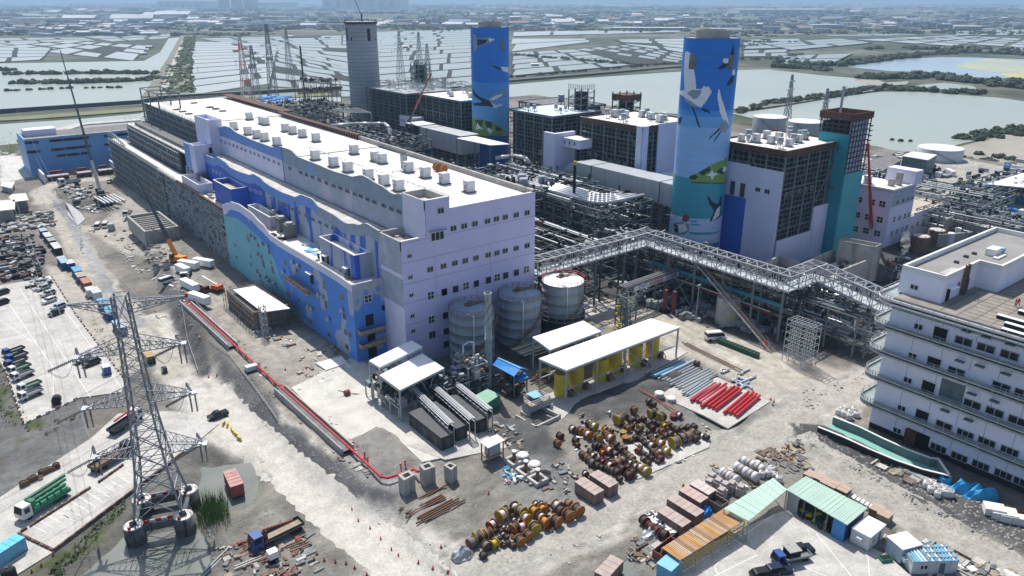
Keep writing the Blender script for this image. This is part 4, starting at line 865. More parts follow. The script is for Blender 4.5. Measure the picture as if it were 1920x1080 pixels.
# ================= BOILER BLOCKS =================
def steel_block(name,label,x0,y0,x1,y1,h,band=None,roofm=None,bay=6.,rail=1.7,cat='boiler house',braces=8,z0=0,rails=True):
 t=thing(name,label,cat,((x0+x1)/2,y0,z0))
 b=MB();b.box(x0+1.6,y0+1.6,z0,x1-1.6,y1-1.6,h-.7);b.build('inner_casing',M.dark,t)
 nx=max(1,int((x1-x0)/bay));ny=max(1,int((y1-y0)/bay))
 for i in range(nx+1):
  x=x0+(x1-x0)*i/nx;bar('column',(x,y0,z0),(x,y0,h),.55,M.steel,t);bar('column',(x,y1,z0),(x,y1,h),.55,M.steel,t)
 for j in range(1,ny):
  y=y0+(y1-y0)*j/ny;bar('column',(x0,y,z0),(x0,y,h),.55,M.steel,t)
 b=MB();nz=int((h-z0)/rail)
 for j in range(1,nz+1):
  z=z0+(h-z0)*j/nz;w=.34 if j%4==0 else .2
  b.beam((x0-.1,y0,z),(x0-.1,y1,z),w);b.beam((x0,y0-.1,z),(x1,y0-.1,z),w)
  if j%4==0: b.box(x0+.1,y0+.1,z-.12,x1-.1,y0+1.5,z+.06);b.box(x0+.1,y0+1.5,z-.12,x0+1.5,y1-.1,z+.06)
 for i in range(nx*3+1): x=x0+(x1-x0)*i/(nx*3);b.beam((x,y0-.14,z0),(x,y0-.14,h),.13)
 for i in range(ny*3+1): y=y0+(y1-y0)*i/(ny*3);b.beam((x0-.14,y,z0),(x0-.14,y,h),.13)
 for k in range(90):
  x=random.uniform(x0+.3,x1-1);z=z0+(h-z0)*random.randrange(1,nz)/nz;b.beam((x,y0+random.uniform(.1,1.2),z),(x+random.uniform(-.4,.4),y0+.5,z+random.uniform(1,3.2)),random.uniform(.08,.35))
  y=random.uniform(y0+.3,y1-1);b.beam((x0+random.uniform(.1,1.2),y,z),(x0+.5,y+random.uniform(-.4,.4),z+random.uniform(1,3.2)),random.uniform(.08,.35))
 b.build('girts',M.steel,t,kind='stuff')
 for k in range(braces):
  if k%2: i=random.randrange(nx);a=x0+(x1-x0)*i/nx;c=x0+(x1-x0)*(i+1)/nx;z=z0+(h-z0)*random.choice([0,.25,.5,.72]);bar('brace',(a,y0-.25,z),(c,y0-.25,z+(h-z0)*.24),.3,M.steel,t)
  else: i=random.randrange(ny);a=y0+(y1-y0)*i/ny;c=y0+(y1-y0)*(i+1)/ny;z=z0+(h-z0)*random.choice([0,.25,.5,.72]);bar('brace',(x0-.25,a,z),(x0-.25,c,z+(h-z0)*.24),.3,M.steel,t)
 b=MB();b.box(x0-.3,y0-.3,h-.1,x1+.3,y1+.3,h+.15);b.build('roof',roofm or M.roofw,t)
 b=MB()
 for a in ((x0-.5,y0-.5,x1+.5,y0-.2),(x0-.5,y1+.2,x1+.5,y1+.5),(x0-.5,y0-.2,x0-.2,y1+.2),(x1+.2,y0-.2,x1+.5,y1+.2)): b.box(a[0],a[1],h-(1.2 if band else .5),a[2],a[3],h+.7 if band else h+.5)
 b.build('roof_band' if band else 'roof_edge',band or M.steel,t)
 if band:
  b=MB()
  for a in ((x0-.6,y0-.6,x1+.6,y0-.1),(x0-.6,y0-.1,x0-.1,y1+.6)): b.box(a[0],a[1],h+.7,a[2],a[3],h+.85)
  b.build('coping',M.conc_l,t)
 return t
def panel(t,name,m,x0,y0,z0,x1,y1,z1,label=None): b=MB();b.box(x0,y0,z0,x1,y1,z1);return b.build(name,m,t,label=label)
def silencer():
 t=thing('roof_silencer','silencer','silencer');b=MB()
 for x in (-1,1):
  for y in (-1,1): b=MB();b.beam((x,y,0),(x*.8,y*.8,1.6),.22);b.build('leg',M.steel,t,world=0)
 b=MB();b.tube((0,0,1.6),(0,0,4.),1.2,12);b.build('drum',M.tank,t,True,world=0);b=MB();b.tube((0,0,4.),(0,0,4.25),1.3,12);b.build('cap',M.steel_l,t,world=0);return t
sil=silencer()
def roofkit(n1,n2,x0,y0,x1,y1,h,where,seed=0):
 rr=random.Random(seed);k=0
 for i in range(n1): put(vu,(rr.uniform(x0+3,x1-3),y0+3+(y1-y0-6)*(i+.5)/n1,h+.15),rr.choice([0,1.57]),'white fan on %s, %s from near end'%(where,ordinal(i)),'roof fans on the boiler blocks',scale=rr.uniform(.6,.85))
 for i in range(n2): put(sil,(rr.uniform(x0+3,x1-3),y0+3+(y1-y0-6)*(i+.5)/n2,h+.15),0,'grey legged drum on %s, %s from near end'%(where,ordinal(i)),'silencers on the boiler blocks',scale=rr.uniform(.55,.9))
BRN=M.brown
t=steel_block('boiler_house','boiler block with brown roof band, white and blue west wall and bare steel south side',218,136.3,251.5,163.5,40,BRN)
panel(t,'wall_panel',M.lavw,217.2,136.1,-1,217.7,148.8,33.9,'white west wall with a blue panel');panel(t,'wall_panel',M.lavw,217.2,148.8,22.6,217.7,163.4,34.2);panel(t,'wall_panel',M.blue,217.2,148.8,-1,217.7,163.4,22.6,'bright blue wall panel')
for y in (150.6,154.7,158.8): panel(t,'louvre_panel',M.steel_d,217.0,y-.9,22.8,217.19,y+.9,27.6)
for y in (141.,144.6): win(t,'W',(217.2,y,26.6),'two',2.0,1.5)
panel(t,'wall_panel',M.lavw,218.0,135.4,-1,238,135.9,10.5,'stepped lavender wall at the foot');panel(t,'wall_panel',M.lavw,238.,135.4,-1,247,135.9,19)
for x in (220.5,223.8,228,231.5,235.5): win(t,'S',(x,135.95,26.),'two',1.7,1.6,M.white)
roofkit(8,8,219,138,250,162,40,'brown edged roof beside the front mural stack',3)
t=thing('stair_tower','tall teal stair tower with a brown rim and unclad upper storeys','stair tower',(253,137,0))
panel(t,'shaft',M.dark,247.9,132.4,0,258.5,142.5,47);panel(t,'wall_panel',M.teal,247.2,131.8,0,247.8,142.9,43.5,'deep teal west wall');panel(t,'wall_panel',M.teal_l,247.2,131.1,0,259.2,131.7,30,'lighter teal south wall')
b=MB();lat_face(b,(247.2,131.3,30),(12,0,0),(0,0,18),6,10,.3);lat_face(b,(247.2,131.4,43.5),(0,11.5,0),(0,0,4.5),5,3,.3)
for k in range(10): b.box(258.9,130.6,30+k*1.7,260.1,131.6,30.3+k*1.7)
b.build('open_frame',M.steel_d,t,kind='stuff');panel(t,'cladding_boards',M.lavw,247.9,131.8,30,258.4,132.3,47.5)
b=MB()
for a in ((246.8,130.8,259.6,131.2),(246.8,143.1,259.6,143.5),(246.8,131.2,247.2,143.1),(259.2,131.2,259.6,143.1)): b.box(a[0],a[1],48.2,a[2],a[3],50.4)
b.build('roof_rim',BRN,t);panel(t,'roof',M.conc,247.2,131.2,48,259.2,143.1,48.3)
b=MB();b.tube((252,139,48),(252,139,58.5),.45,8);b.tube((251,139,58.3),(253,139,58.3),.25,6);b.build('mast',M.steel_l,t)
for z in (38,24): win(t,'W',(247.2,135,z),'two',1.2,.9);panel(t,'window_hood',M.teal,246.4,133.8,z+1,247.2,136.2,z+1.12)
t=steel_block('boiler_house','brown banded boiler block between the two mural stacks, white corner strip',218,198.7,249,232.9,40,BRN)
panel(t,'corner_strip',M.lavw,217.1,198.2,8,217.7,200.9,40.8);panel(t,'corner_strip',M.lavw,217.7,197.6,8,220.4,198.1,40.8);panel(t,'wall_panel',M.lavw,226,197.4,15,247,198.,41.2,'large pale wall on the near side');panel(t,'wall_panel',M.lavw,217.1,200.9,8,217.6,232,17)
for y in (206,210,214,218.5): panel(t,'louvre_panel',M.board if 'board' in M else MATS['board_grey_dark'],217.2,y-1.2,20.5,217.45,y+1.2,25.8)
for y in (202.8,206.,223,226.8): win(t,'W',(217.3,y,26.3 if y>220 else 20.4),'two',1.9,1.7,M.white)
roofkit(7,9,219,200,245,231,40,'brown edged roof between the mural stacks',5)
t=thing('pipe_duct_house','white box house with small windows hooked to the block left of the front stack','annex',(222,190,12));panel(t,'wall',M.lavw,219,183.5,12,233,196.8,21.6);panel(t,'roof',M.roofw,219,183.2,21.7,233,196.8,22)
for y in (186,189,192): win(t,'W',(219,y,19.5),'one',.9,1.3)
t=steel_block('boiler_house','bare steel boiler block with a pale blue roof right of the far mural stack',218,251.5,247,283,38.3,None,mat('roof_pale_blue',(.55,.62,.66),(.45,.52,.56),.7,.2))
for y in (256,259): win(t,'W',(217.9,y,22.),'two',1.9,1.7,M.white)
roofkit(0,6,219,253,245,283,38.3,'pale blue roof by the far mural stack',7)
t=thing('wall_slab','tall lavender wall slab standing between the pale blue roofed block and the brown banded block','wall',(212,236,0));panel(t,'wall',M.lavw,206,235.8,0,217.5,237.4,34.4);panel(t,'wall',M.lavw,206,237.4,0,207.4,243,34.4)
t=thing('bridge_house','small white bridge house with four windows in front of the brown banded block','annex',(206,232,24));panel(t,'wall',M.lavw,210,225,29,217,241.5,32.4);panel(t,'roof',M.roofw,209.8,225,32.5,217.2,241.5,32.7)
for y in (228,231,234,237): win(t,'W',(210,y,30.9),'one',.8,1.3)
t=steel_block('boiler_house','long bare steel boiler block with white roof left of the far mural stack',218,322,246,362,38,None,M.roofw,rail=1.9)
for y in (326,330): win(t,'W',(217.9,y,19.),'two',1.9,1.7,M.white)
roofkit(3,3,219,324,244,360,38,'white roof left of the far mural stack',9)
t=thing('bridge_house','white bridge house with four windows beyond the far mural stack','annex',(214,362,20));panel(t,'wall',M.lavw,210,357,21,217,371,26.2);panel(t,'roof',M.roofw,209.8,357,26.3,217.2,371,26.6)
for y in (359.5,362,366,368.5): win(t,'W',(210,y,24.2),'one',.9,1.3)
t=steel_block('boiler_house','bare steel boiler block right of the bare concrete stack, still under scaffold',212,366,244,412,38,None,M.steel_l,rail=1.9)
b=MB()
for k in range(260):
 x=random.uniform(212,262);y=random.uniform(366,420);z=38+random.uniform(0,3);L=random.uniform(2,9);b.beam((x,y,z),(x+(L if k%2 else 0),y+(0 if k%2 else L),z),random.uniform(.12,.35))
for k in range(60): x=random.uniform(212,262);y=random.uniform(366,420);b.beam((x,y,38),(x,y,41+random.random()*2),.2)
b.build('roof_scaffold',[M.steel_l],t,kind='stuff')
t=steel_block('boiler_house','bare steel block behind the bare concrete stack with a scaffolded mast',238,400,270,470,33,None,M.conc,rail=2.2)
t=steel_block('pump_hall_frame','low bare steel hall between the bare stack and the far lakes',262,292,290,330,34,None,M.conc_d,rail=2.2)
put(sil,(266,300,34.2),0,'grey silencer drum on the dark roof right of the far mural stack','silencers on the boiler blocks',scale=1.4)
for k,(x,y,x2,y2,h,bd,lb) in enumerate([(240,257,248,265.5,47.6,None,'open steel lift tower with scaffold on top behind the pale blue roof'),(248,236.5,257,245,47.6,BRN,'open steel tower with a brown rim behind the second block roof'),(244,405,252,414,50,None,'slender scaffolded steel tower right of the bare concrete stack')]):
 t=thing('steel_tower',lb,'steel tower',((x+x2)/2,y,0));
 for xx in (x,(x+x2)/2,x2):
  for yy in (y,(y+y2)/2,y2): bar('column',(xx,yy,0),(xx,yy,h),.45,M.steel,t)
 b=MB()
 for z in range(26,int(h),3):
  for yy in (y,y2): b.beam((x,yy,z),(x2,yy,z),.3);b.beam((x,yy,z),(x2,yy,z+3),.18)
  for xx in (x,x2): b.beam((xx,y,z),(xx,y2,z),.3);b.beam((xx,y2,z),(xx,y,z+3),.18)
 if not bd:
  for q in range(8): xx=x+(x2-x)*q/7;b.beam((xx,y-.3,h),(xx,y-.3,h+2.5),.12);b.beam((x-.3,y+(y2-y)*q/7,h),(x-.3,y+(y2-y)*q/7,h+2.5),.12)
  for q in (.8,1.6,2.4): b.beam((x-.3,y-.3,h+q),(x2,y-.3,h+q),.1);b.beam((x-.3,y-.3,h+q),(x-.3,y2,h+q),.1)
 b.build('bracing',M.steel,t,kind='stuff');panel(t,'inner_shaft',M.dark,x+2,y+2,20,x2-2,y2-2,h-1)
 if bd: panel(t,'roof_rim',bd,x-.3,y-.3,h-3.2,x2+.3,y2+.3,h-.8)
def frame_block(name,label,x0,y0,x1,y1,levels,bay,m,pipes=0,cat='pipe structure',w=.4,pm=None,dense=0,pz=1.):
 """open structure: columns as parts, decks' beams joined, runs of pipe as parts"""
 t=thing(name,label,cat,((x0+x1)/2,y0,0));nx=max(1,round((x1-x0)/bay));ny=max(1,round((y1-y0)/bay));top=levels[-1]
 for i in range(nx+1):
  for j in range(ny+1):
   if 0<i<nx and 0<j<ny and (i+j)%2: continue
   x=x0+(x1-x0)*i/nx;y=y0+(y1-y0)*j/ny;bar('column',(x,y,-.3),(x,y,top),w,m,t)
 b=MB()
 for z in levels:
  for i in range(nx+1): x=x0+(x1-x0)*i/nx;b.beam((x,y0,z),(x,y1,z),w*.8)
  for j in range(ny*2+1): y=y0+(y1-y0)*j/(ny*2);b.beam((x0,y,z-.05),(x1,y,z-.05),w*.6)
 for i in range(nx):
  for j in range(ny):
   if random.random()<.4:
    z=random.choice([0]+levels[:-1]);z2=min([q for q in levels if q>z]);xa=x0+(x1-x0)*i/nx;xb=x0+(x1-x0)*(i+1)/nx;ya=y0+(y1-y0)*j/ny;yb=y0+(y1-y0)*(j+1)/ny
    b.beam((xa,ya,z),(xa,yb,z2),w*.5) if random.random()<.5 else b.beam((xa,ya,z),(xb,ya,z2),w*.5)
 b.build('deck_beams',m,t,kind='stuff')
 pm=pm or [M.pipe,M.galv,M.steel,M.conc_d]
 along=(y1-y0)>(x1-x0)
 for k in range(pipes):
  z=random.choice(levels)+w*.5;r=random.choice([.12,.18,.25,.35]);mm=random.choice(pm)
  if along: x=random.uniform(x0+.5,x1-.5);ya=y0+random.random()**2*(y1-y0)*.4;yb=y1-random.random()**2*(y1-y0)*.4;bar('pipe',(x,ya,z+r),(x,yb,z+r),r,mm,t,True)
  else: y=random.uniform(y0+.5,y1-.5);xa=x0+random.random()**2*(x1-x0)*.4;xb=x1-random.random()**2*(x1-x0)*.4;bar('pipe',(xa,y,z+r),(xb,y,z+r),r,mm,t,True)
 if dense:
  b=MB();mats_=[M.steel,M.galv,M.pipe,M.dark,M.steel_d,M.rusty_l,M.conc_l]
  for k in range(dense):
   z=random.choice(levels)+.2;x=random.uniform(x0,x1);y=random.uniform(y0,y1);b.mi=random.randrange(7) if random.random()<.5 else 4;q=random.random()
   if q<.3: b.obox((x,y,z+.6),(random.uniform(.5,2.2),random.uniform(.5,2.2),random.uniform(.5,1.8)))
   elif q<.55: b.tube((x,y,z),(x,y,z+random.uniform(1,2.6)*pz),random.uniform(.15,.7),7)
   elif q<.8: b.beam((x,y,z+random.uniform(0,1.4)),(x+random.uniform(1,5),y,z+random.uniform(0,1.4)),random.uniform(.08,.3))
   else: b.beam((x,y,z+random.uniform(0,1.4)),(x,y+random.uniform(1,5),z+random.uniform(0,1.4)),random.uniform(.08,.3))
  b.build('equipment',mats_,t,kind='stuff')
 return t
# ================= STACKS WITH MURALS =================
def cyl_hit(u,v,cx,cy,R):
 d=ray(u,v);A=d[0]**2+d[1]**2;B=-2*(d[0]*cx+d[1]*cy);C=cx*cx+cy*cy-R*R;D=B*B-4*A*C
 if D<0:
  t=-B/(2*A)
 else: t=(-B-math.sqrt(D))/(2*A)
 x,y,z=d[0]*t,d[1]*t,H+d[2]*t;th=math.atan2(y-cy,x-cx);base=math.atan2(-cy,-cx);a=(th-base+math.pi)%(2*math.pi)-math.pi
 return (a*R,z)
def mural_stack(label,cx,cy,R,h,rows,polys,cols,loc_label=None,rim=2.4,rimr=5.6,louvres=(),cell=.3):
 t=thing('mural_stack',label,'chimney stack',(cx,cy,0));base=math.atan2(-cy,-cx)
 na=int(2*math.pi*R/cell);nz=int(h/cell);a=(np.arange(na)+.5)/na*2*math.pi*R-math.pi*R;z=(np.arange(nz)+.5)/nz*h;A,Z=np.meshgrid(a,z,indexing='ij')
 idx=np.zeros(A.shape,int)
 for z1,ci in rows: idx[Z<z1]=ci
 for poly,ci in polys:
  pp=[cyl_hit(u,v,cx,cy,R) for u,v in poly];idx[inpoly(A,Z,pp)]=ci
 ang=base+(np.arange(na)/na*2*math.pi-math.pi);zz=np.arange(nz+1)/nz*h
 V=np.zeros((na,nz+1,3),np.float32);V[...,0]=(R*np.cos(ang))[:,None];V[...,1]=(R*np.sin(ang))[:,None];V[...,2]=zz[None]
 I=np.arange(na*(nz+1)).reshape(na,nz+1);J=np.roll(I,-1,0);q=np.stack([I[:,:-1],J[:,:-1],J[:,1:],I[:,1:]],-1).reshape(-1,4)
 me=bpy.data.meshes.new('shell');me.vertices.add(V.shape[0]*V.shape[1]);me.vertices.foreach_set('co',V.ravel());me.loops.add(q.size);me.loops.foreach_set('vertex_index',q.ravel().astype(np.int32));me.polygons.add(len(q));me.polygons.foreach_set('loop_start',np.arange(0,q.size,4,dtype=np.int32))
 for c in cols: me.materials.append(c)
 me.polygons.foreach_set('material_index',idx.reshape(-1).astype(np.int32));me.polygons.foreach_set('use_smooth',np.ones(len(q),bool));me.update(calc_edges=True)
 o=bpy.data.objects.new('shell',me);COL.objects.link(o);o.parent=t
 b=MB();b.lathe((0,0,h-.2),[(R-.02,0),(rimr,.02)],32,False);b.build('top_deck',M.conc,t,world=0)
 b=MB();b.lathe((0,0,h-.2),[(rimr,0),(rimr,rim+.2)],32,False);b.lathe((0,0,h+rim),[(rimr,0),(rimr-.8,0)],32,False);b.lathe((0,0,h+rim-3),[(rimr-.8,3),(rimr-.8,0)],32,True);b.build('flue_rim',M.conc,t,True,world=0)
 b=MB();b.tube((0,0,h+rim-1.6),(0,0,h+rim-1.5),rimr-.82,24);b.build('flue_mouth',M.dark,t,world=0)
 for (u0,v0,u1,v1) in louvres:
  s0,z0=cyl_hit(u0,v0,cx,cy,R);s1,z1=cyl_hit(u1,v1,cx,cy,R);b=MB();n=6
  for k in range(n):
   for q_ in range(12):
    aa=base+(s0+(s1-s0)*k/n)/R;ab=base+(s0+(s1-s0)*(k+1)/n)/R;r=R+.12;ra=R+.04;zt=z0+(z1-z0)*q_/12;zb=z0+(z1-z0)*(q_+1)/12
    b.add([(r*math.cos(aa),r*math.sin(aa),zb),(r*math.cos(ab),r*math.sin(ab),zb),(ra*math.cos(ab),ra*math.sin(ab),zt),(ra*math.cos(aa),ra*math.sin(aa),zt)],[(0,1,2,3)])
  b.build('louvre',M.conc_d,t,world=0)
 return t
def C4(k,x,y): return lambda L:[(x+a/4,y+c/4) for a,c in L]
mm=lambda n,c: mat('mural_'+n,c,tuple(x*.86 for x in c),.5,.9,stretch=(.12,.12,1))
MC=[mm('blue',(.015,.20,.68)),mm('blue_two',(.06,.32,.76)),mm('blue_three',(.15,.44,.82)),mm('pale_blue',(.30,.54,.86)),mm('teal',(.05,.36,.46)),mm('ice',(.50,.64,.86)),mm('white',(.82,.84,.90)),mm('grey',(.27,.33,.42)),mm('navy',(.012,.02,.07)),mm('leaf',(.20,.36,.09)),mm('dark_leaf',(.015,.06,.035)),mm('brown',(.16,.085,.05)),mm('red_brown',(.22,.07,.05)),mm('deep_blue',(.01,.10,.36)),mm('sea',(.045,.22,.42))]
c3=C4(0,960,0);c7=C4(0,960,270)
cx3,cy3,R3=210.8,164.2,9.05
zr=lambda v,u=1310,c=(210.8,164.2,9.05): cyl_hit(u,v,*c)[1]
P3=[(c3([(1300,390),(1320,385),(1340,400),(1372,560),(1385,690),(1330,690),(1293,680),(1288,520)]),6),(c3([(1255,690),(1330,665),(1420,670),(1440,640),(1455,655),(1470,645),(1500,685),(1465,745),(1420,805),(1370,790),(1290,725)]),6),
 (c3([(1310,700),(1350,672),(1425,678),(1405,720),(1370,745)]),7),(c3([(1290,725),(1340,760),(1400,800),(1350,800),(1300,760)]),7),(c3([(1345,795),(1358,798),(1396,900),(1412,950),(1403,960),(1390,930),(1368,860)]),8),(c3([(1418,808),(1470,822),(1492,852),(1440,838)]),8),
 (c3([(1658,335),(1668,400),(1655,470),(1625,480),(1612,460),(1640,395)]),8),(c3([(1580,445),(1600,436),(1628,440),(1628,468),(1600,476),(1582,462)]),6),(c3([(1535,522),(1580,476),(1628,474),(1595,512),(1562,520)]),8),
 (c3([(1652,530),(1672,518),(1672,560),(1652,562)]),6),(c3([(1603,642),(1638,580),(1672,560),(1660,612),(1630,640)]),8),(c3([(1546,665),(1556,672),(1572,740),(1602,830),(1622,905),(1630,950),(1598,930),(1560,845),(1543,740)]),6),
 (c3([(1556,930),(1600,898),(1632,950),(1600,992),(1560,982)]),7),(c3([(1562,970),(1480,1042),(1478,1034),(1552,960)]),8),(c3([(1572,985),(1518,1062),(1512,1055),(1560,985)]),8),(c3([(1250,888),(1280,868),(1270,912),(1248,942)]),8),
 (c7([(1318,262),(1345,235),(1400,215),(1480,160),(1560,130),(1590,118),(1612,90),(1605,285),(1480,288),(1345,282)]),9),(c7([(1330,250),(1345,234),(1370,230),(1402,245),(1370,268),(1335,266)]),10),(c7([(1398,215),(1440,190),(1480,172),(1492,195),(1430,238)]),10),(c7([(1535,202),(1570,180),(1605,185),(1592,222),(1548,222)]),10),
 (c7([(1500,193),(1512,215),(1548,224),(1516,240),(1500,275),(1490,242),(1458,236),(1488,218)]),6),(c7([(1588,168),(1612,178),(1592,214),(1578,200)]),6),(c7([(1340,278),(1480,288),(1595,283),(1588,298),(1480,298),(1350,292)]),11),(c7([(1200,190),(1214,205),(1226,238),(1208,245)]),9),
 (c7([(1275,562),(1288,532),(1305,528),(1325,538),(1333,562),(1310,588),(1280,580)]),12),(c7([(1208,600),(1225,588),(1262,584),(1332,600),(1330,650),(1292,682),(1232,678),(1213,645)]),7),(c7([(1240,604),(1300,598),(1315,650),(1255,668)]),6),(c7([(1212,600),(1250,608),(1240,625),(1216,620)]),8),(c7([(1215,640),(1236,622),(1250,640),(1240,668),(1222,662)]),8),
 (c7([(1335,570),(1388,574),(1388,584),(1335,582)]),4),(c7([(1335,598),(1412,599),(1412,610),(1335,608)]),4),(c7([(1330,660),(1440,662),(1555,652),(1555,660),(1440,684),(1330,680)]),4),(c7([(1178,522),(1215,538),(1217,547),(1178,534)]),6),(c7([(1245,546),(1272,549),(1272,560),(1246,556)]),6),
 (c7([(1460,388),(1475,392),(1505,432),(1545,455),(1560,400),(1576,385),(1562,545),(1500,582),(1480,577),(1518,505),(1480,452)]),8),(c7([(1535,490),(1562,462),(1555,535),(1500,578),(1512,545)]),6),(c7([(1300,725),(1370,718),(1375,724),(1320,730)]),4),(c7([(1440,770),(1480,742),(1550,735),(1550,790),(1440,790)]),14)]
rows3=[(999,0),(zr(208),1),(zr(225),2),(zr(243),3),(zr(262),5),(zr(336),4),(zr(410),5),(zr(462),14)]
rows3=[(999,0),(zr(208),1),(zr(219),2),(zr(240),3),(zr(336),4),(zr(411),5)]
mural_stack('nearest mural stack, blue to teal, with white cranes, islet and swimming duck',cx3,cy3,R3,74.6,rows3,P3,MC,louvres=[(1293.5,102,1304.5,130),(1366.5,103,1374.5,130)])
c2_=C4(0,480,0);cc2=(227.,309.,9.3);z2=lambda v:cyl_hit(919,v,*cc2)[1]
P2=[(c2_([(1628,258),(1645,262),(1664,292),(1700,286),(1740,281),(1800,300),(1752,322),(1702,332),(1665,352),(1635,395),(1630,330)]),7),(c2_([(1660,295),(1742,295),(1720,325),(1660,345)]),8),(c2_([(1742,284),(1790,294),(1752,312)]),6),
 (c2_([(1752,490),(1800,496),(1834,508),(1838,528),(1798,514)]),8),(c2_([(1836,500),(1896,506),(1892,546),(1850,532)]),6),(c2_([(1622,660),(1632,664),(1645,695),(1682,728),(1750,750),(1764,778),(1720,786),(1680,752),(1636,720)]),8),
 (c2_([(1622,776),(1700,766),(1762,775),(1785,802),(1722,797),(1640,790)]),8),(c2_([(1728,747),(1790,708),(1850,682),(1892,645),(1886,700),(1842,732),(1782,762),(1760,762)]),7),(c2_([(1745,745),(1800,716),(1852,700),(1830,728),(1775,755)]),6),(c2_([(1765,768),(1800,788),(1830,780),(1858,788),(1812,802),(1802,814),(1782,806)]),6),
 (c2_([(1620,880),(1680,888),(1750,908),(1800,928),(1850,968),(1892,990),(1850,1006),(1750,1018),(1620,1015)]),9),(c2_([(1640,895),(1702,905),(1692,950),(1650,932)]),10),(c2_([(1718,908),(1772,914),(1766,962),(1730,952)]),10),(c2_([(1798,950),(1842,962),(1832,988),(1800,980)]),10),
 (c2_([(1660,918),(1673,943),(1698,966),(1668,966),(1650,978),(1654,950)]),6),(c2_([(1745,958),(1757,970),(1782,976),(1765,990),(1756,1008),(1744,986),(1728,974)]),6),(c2_([(1620,1013),(1750,1018),(1852,1005),(1846,1014),(1750,1028),(1620,1024)]),11)]
mural_stack('far mural stack, blue, with a flying heron over a green islet with white flowers',*cc2,74.,[(999,0),(z2(155),1),(z2(185),2),(z2(256),13)],P2,MC,louvres=[(938,75.5,945,95.5)])
t=thing('concrete_stack','bare grey concrete stack with casting rings and dark openings, unpainted','chimney stack',(223.5,436,0));Rc=9.35
cstk=mat('stack_concrete',(.46,.48,.51),(.33,.35,.38),.9,.12,bump=.1,stretch=(.3,.3,1))
b=MB();prof=[]
for k in range(37): z=k*2.;prof+=[(Rc*(1.02-.02*k/37),z),(Rc*(1.02-.02*k/37),z+1.93),(Rc*(1.012-.02*k/37),z+1.97)]
b.lathe((0,0,0),prof,48,True);b.build('shell',cstk,t,world=0)
b=MB()
for k in range(34): b.lathe((0,0,k*2.15+1),[(Rc*1.021-.0015*k,0),(Rc*1.024-.0015*k,.1),(Rc*1.021-.0015*k,.2)],40,False)
b.build('casting_ring',mat('ring_grey',(.20,.21,.23),None,.9,.5),t,world=0,kind='stuff')  # casting rings in a darker grey than the shell
for (a,c,w,h_) in [(683,257,16,68),(716,296,12,16),(846,262,26,66),(896,293,8,14)]:
 s,z=cyl_hit(480+a/4,c/4,223.5,436,Rc);base=math.atan2(-436,-223.5);hh=h_/4/2.27*1.;ww=w/4/3.4;b=MB();a0=base+s/Rc;r=Rc+.14;r0=Rc-1
 b.add([(q*math.cos(a0+d*ww/Rc/2),q*math.sin(a0+d*ww/Rc/2),z+e*hh/2) for e in(-1,1) for q,d in ((r,-1),(r,1),(r0,1),(r0,-1))],BOXF);b.build('opening',M.dark,t,world=0)
b=MB();b.lathe((0,0,72.6),[(Rc+.7,0),(Rc+.7,1.2)],32,True);railing(b,[(Rc*math.cos(i*.5236)*1.05,Rc*math.sin(i*.5236)*1.05,73.8) for i in range(13)],1.2,.14,2);b.build('work_platform',[M.steel_d],t,world=0);b=MB();b.tube((0,-2,73.5),(0,-2,78),.5,8);b.beam((0,-2,77),(-3.5,0,88),.35);b.build('hoist',M.steel_d,t,world=0)
def duct(label,X0,X1,prof,seams,cat='flue duct'):
 t=thing('flue_duct',label,cat,(X0,prof[0][0],0));n=len(prof);b=MB();b.add([(X0,y,z) for y,z in prof]+[(X1,y,z) for y,z in prof],[tuple(range(n)),tuple(range(2*n-1,n-1,-1))]+[(i,n+i,n+(i+1)%n,(i+1)%n) for i in range(n)]);b.build('casing',M.duct,t)
 for y,za,zb in seams: b=MB();b.box(X0-.12,y-.18,za,X0-.01,y+.18,zb);b.box(X0,y-.18,zb+.01,X1,y+.18,zb+.1);b.build('seam',M.steel_d,t)
 return t
prof=[(170,25.4),(170,17.6),(207.5,17.6),(214,17.4),(214,8),(229.4,8),(229.4,11.5)]+[(229.4-9.4*(1-math.cos(q)),14.5+10.9*math.sin(q)) for q in [i*math.pi/2/8 for i in range(9)]]
duct('long silver flue duct with a rounded end running into the front mural stack',204,214,prof,[(176,17.6,25.4),(211.5,17.6,25.4)])
duct('silver flue duct with a white top running into the far mural stack',204,215,[(302,24.8),(302,15.8),(340,15.8),(340,24.8)],[(333.4,16,24.8)])
t=frame_block('duct_scaffold','dark frame wrapping the far end of the second flue duct',204,341,215,354,[8,12,16,20,24.6],6,M.steel,0,w=.4);panel(t,'cover',M.canopy,204,341,24.9,215,354,25.1);panel(t,'inner_box',M.dark,206,343,4,213,353,24)
for (y0,y1,lb) in [(176,206,'front'),(300,338,'far')]:
 t=frame_block('duct_trestle','steel legs under the %s flue duct'%lb,205,y0,213,y1,[6,11,15.6],6,M.steel,6,w=.45)
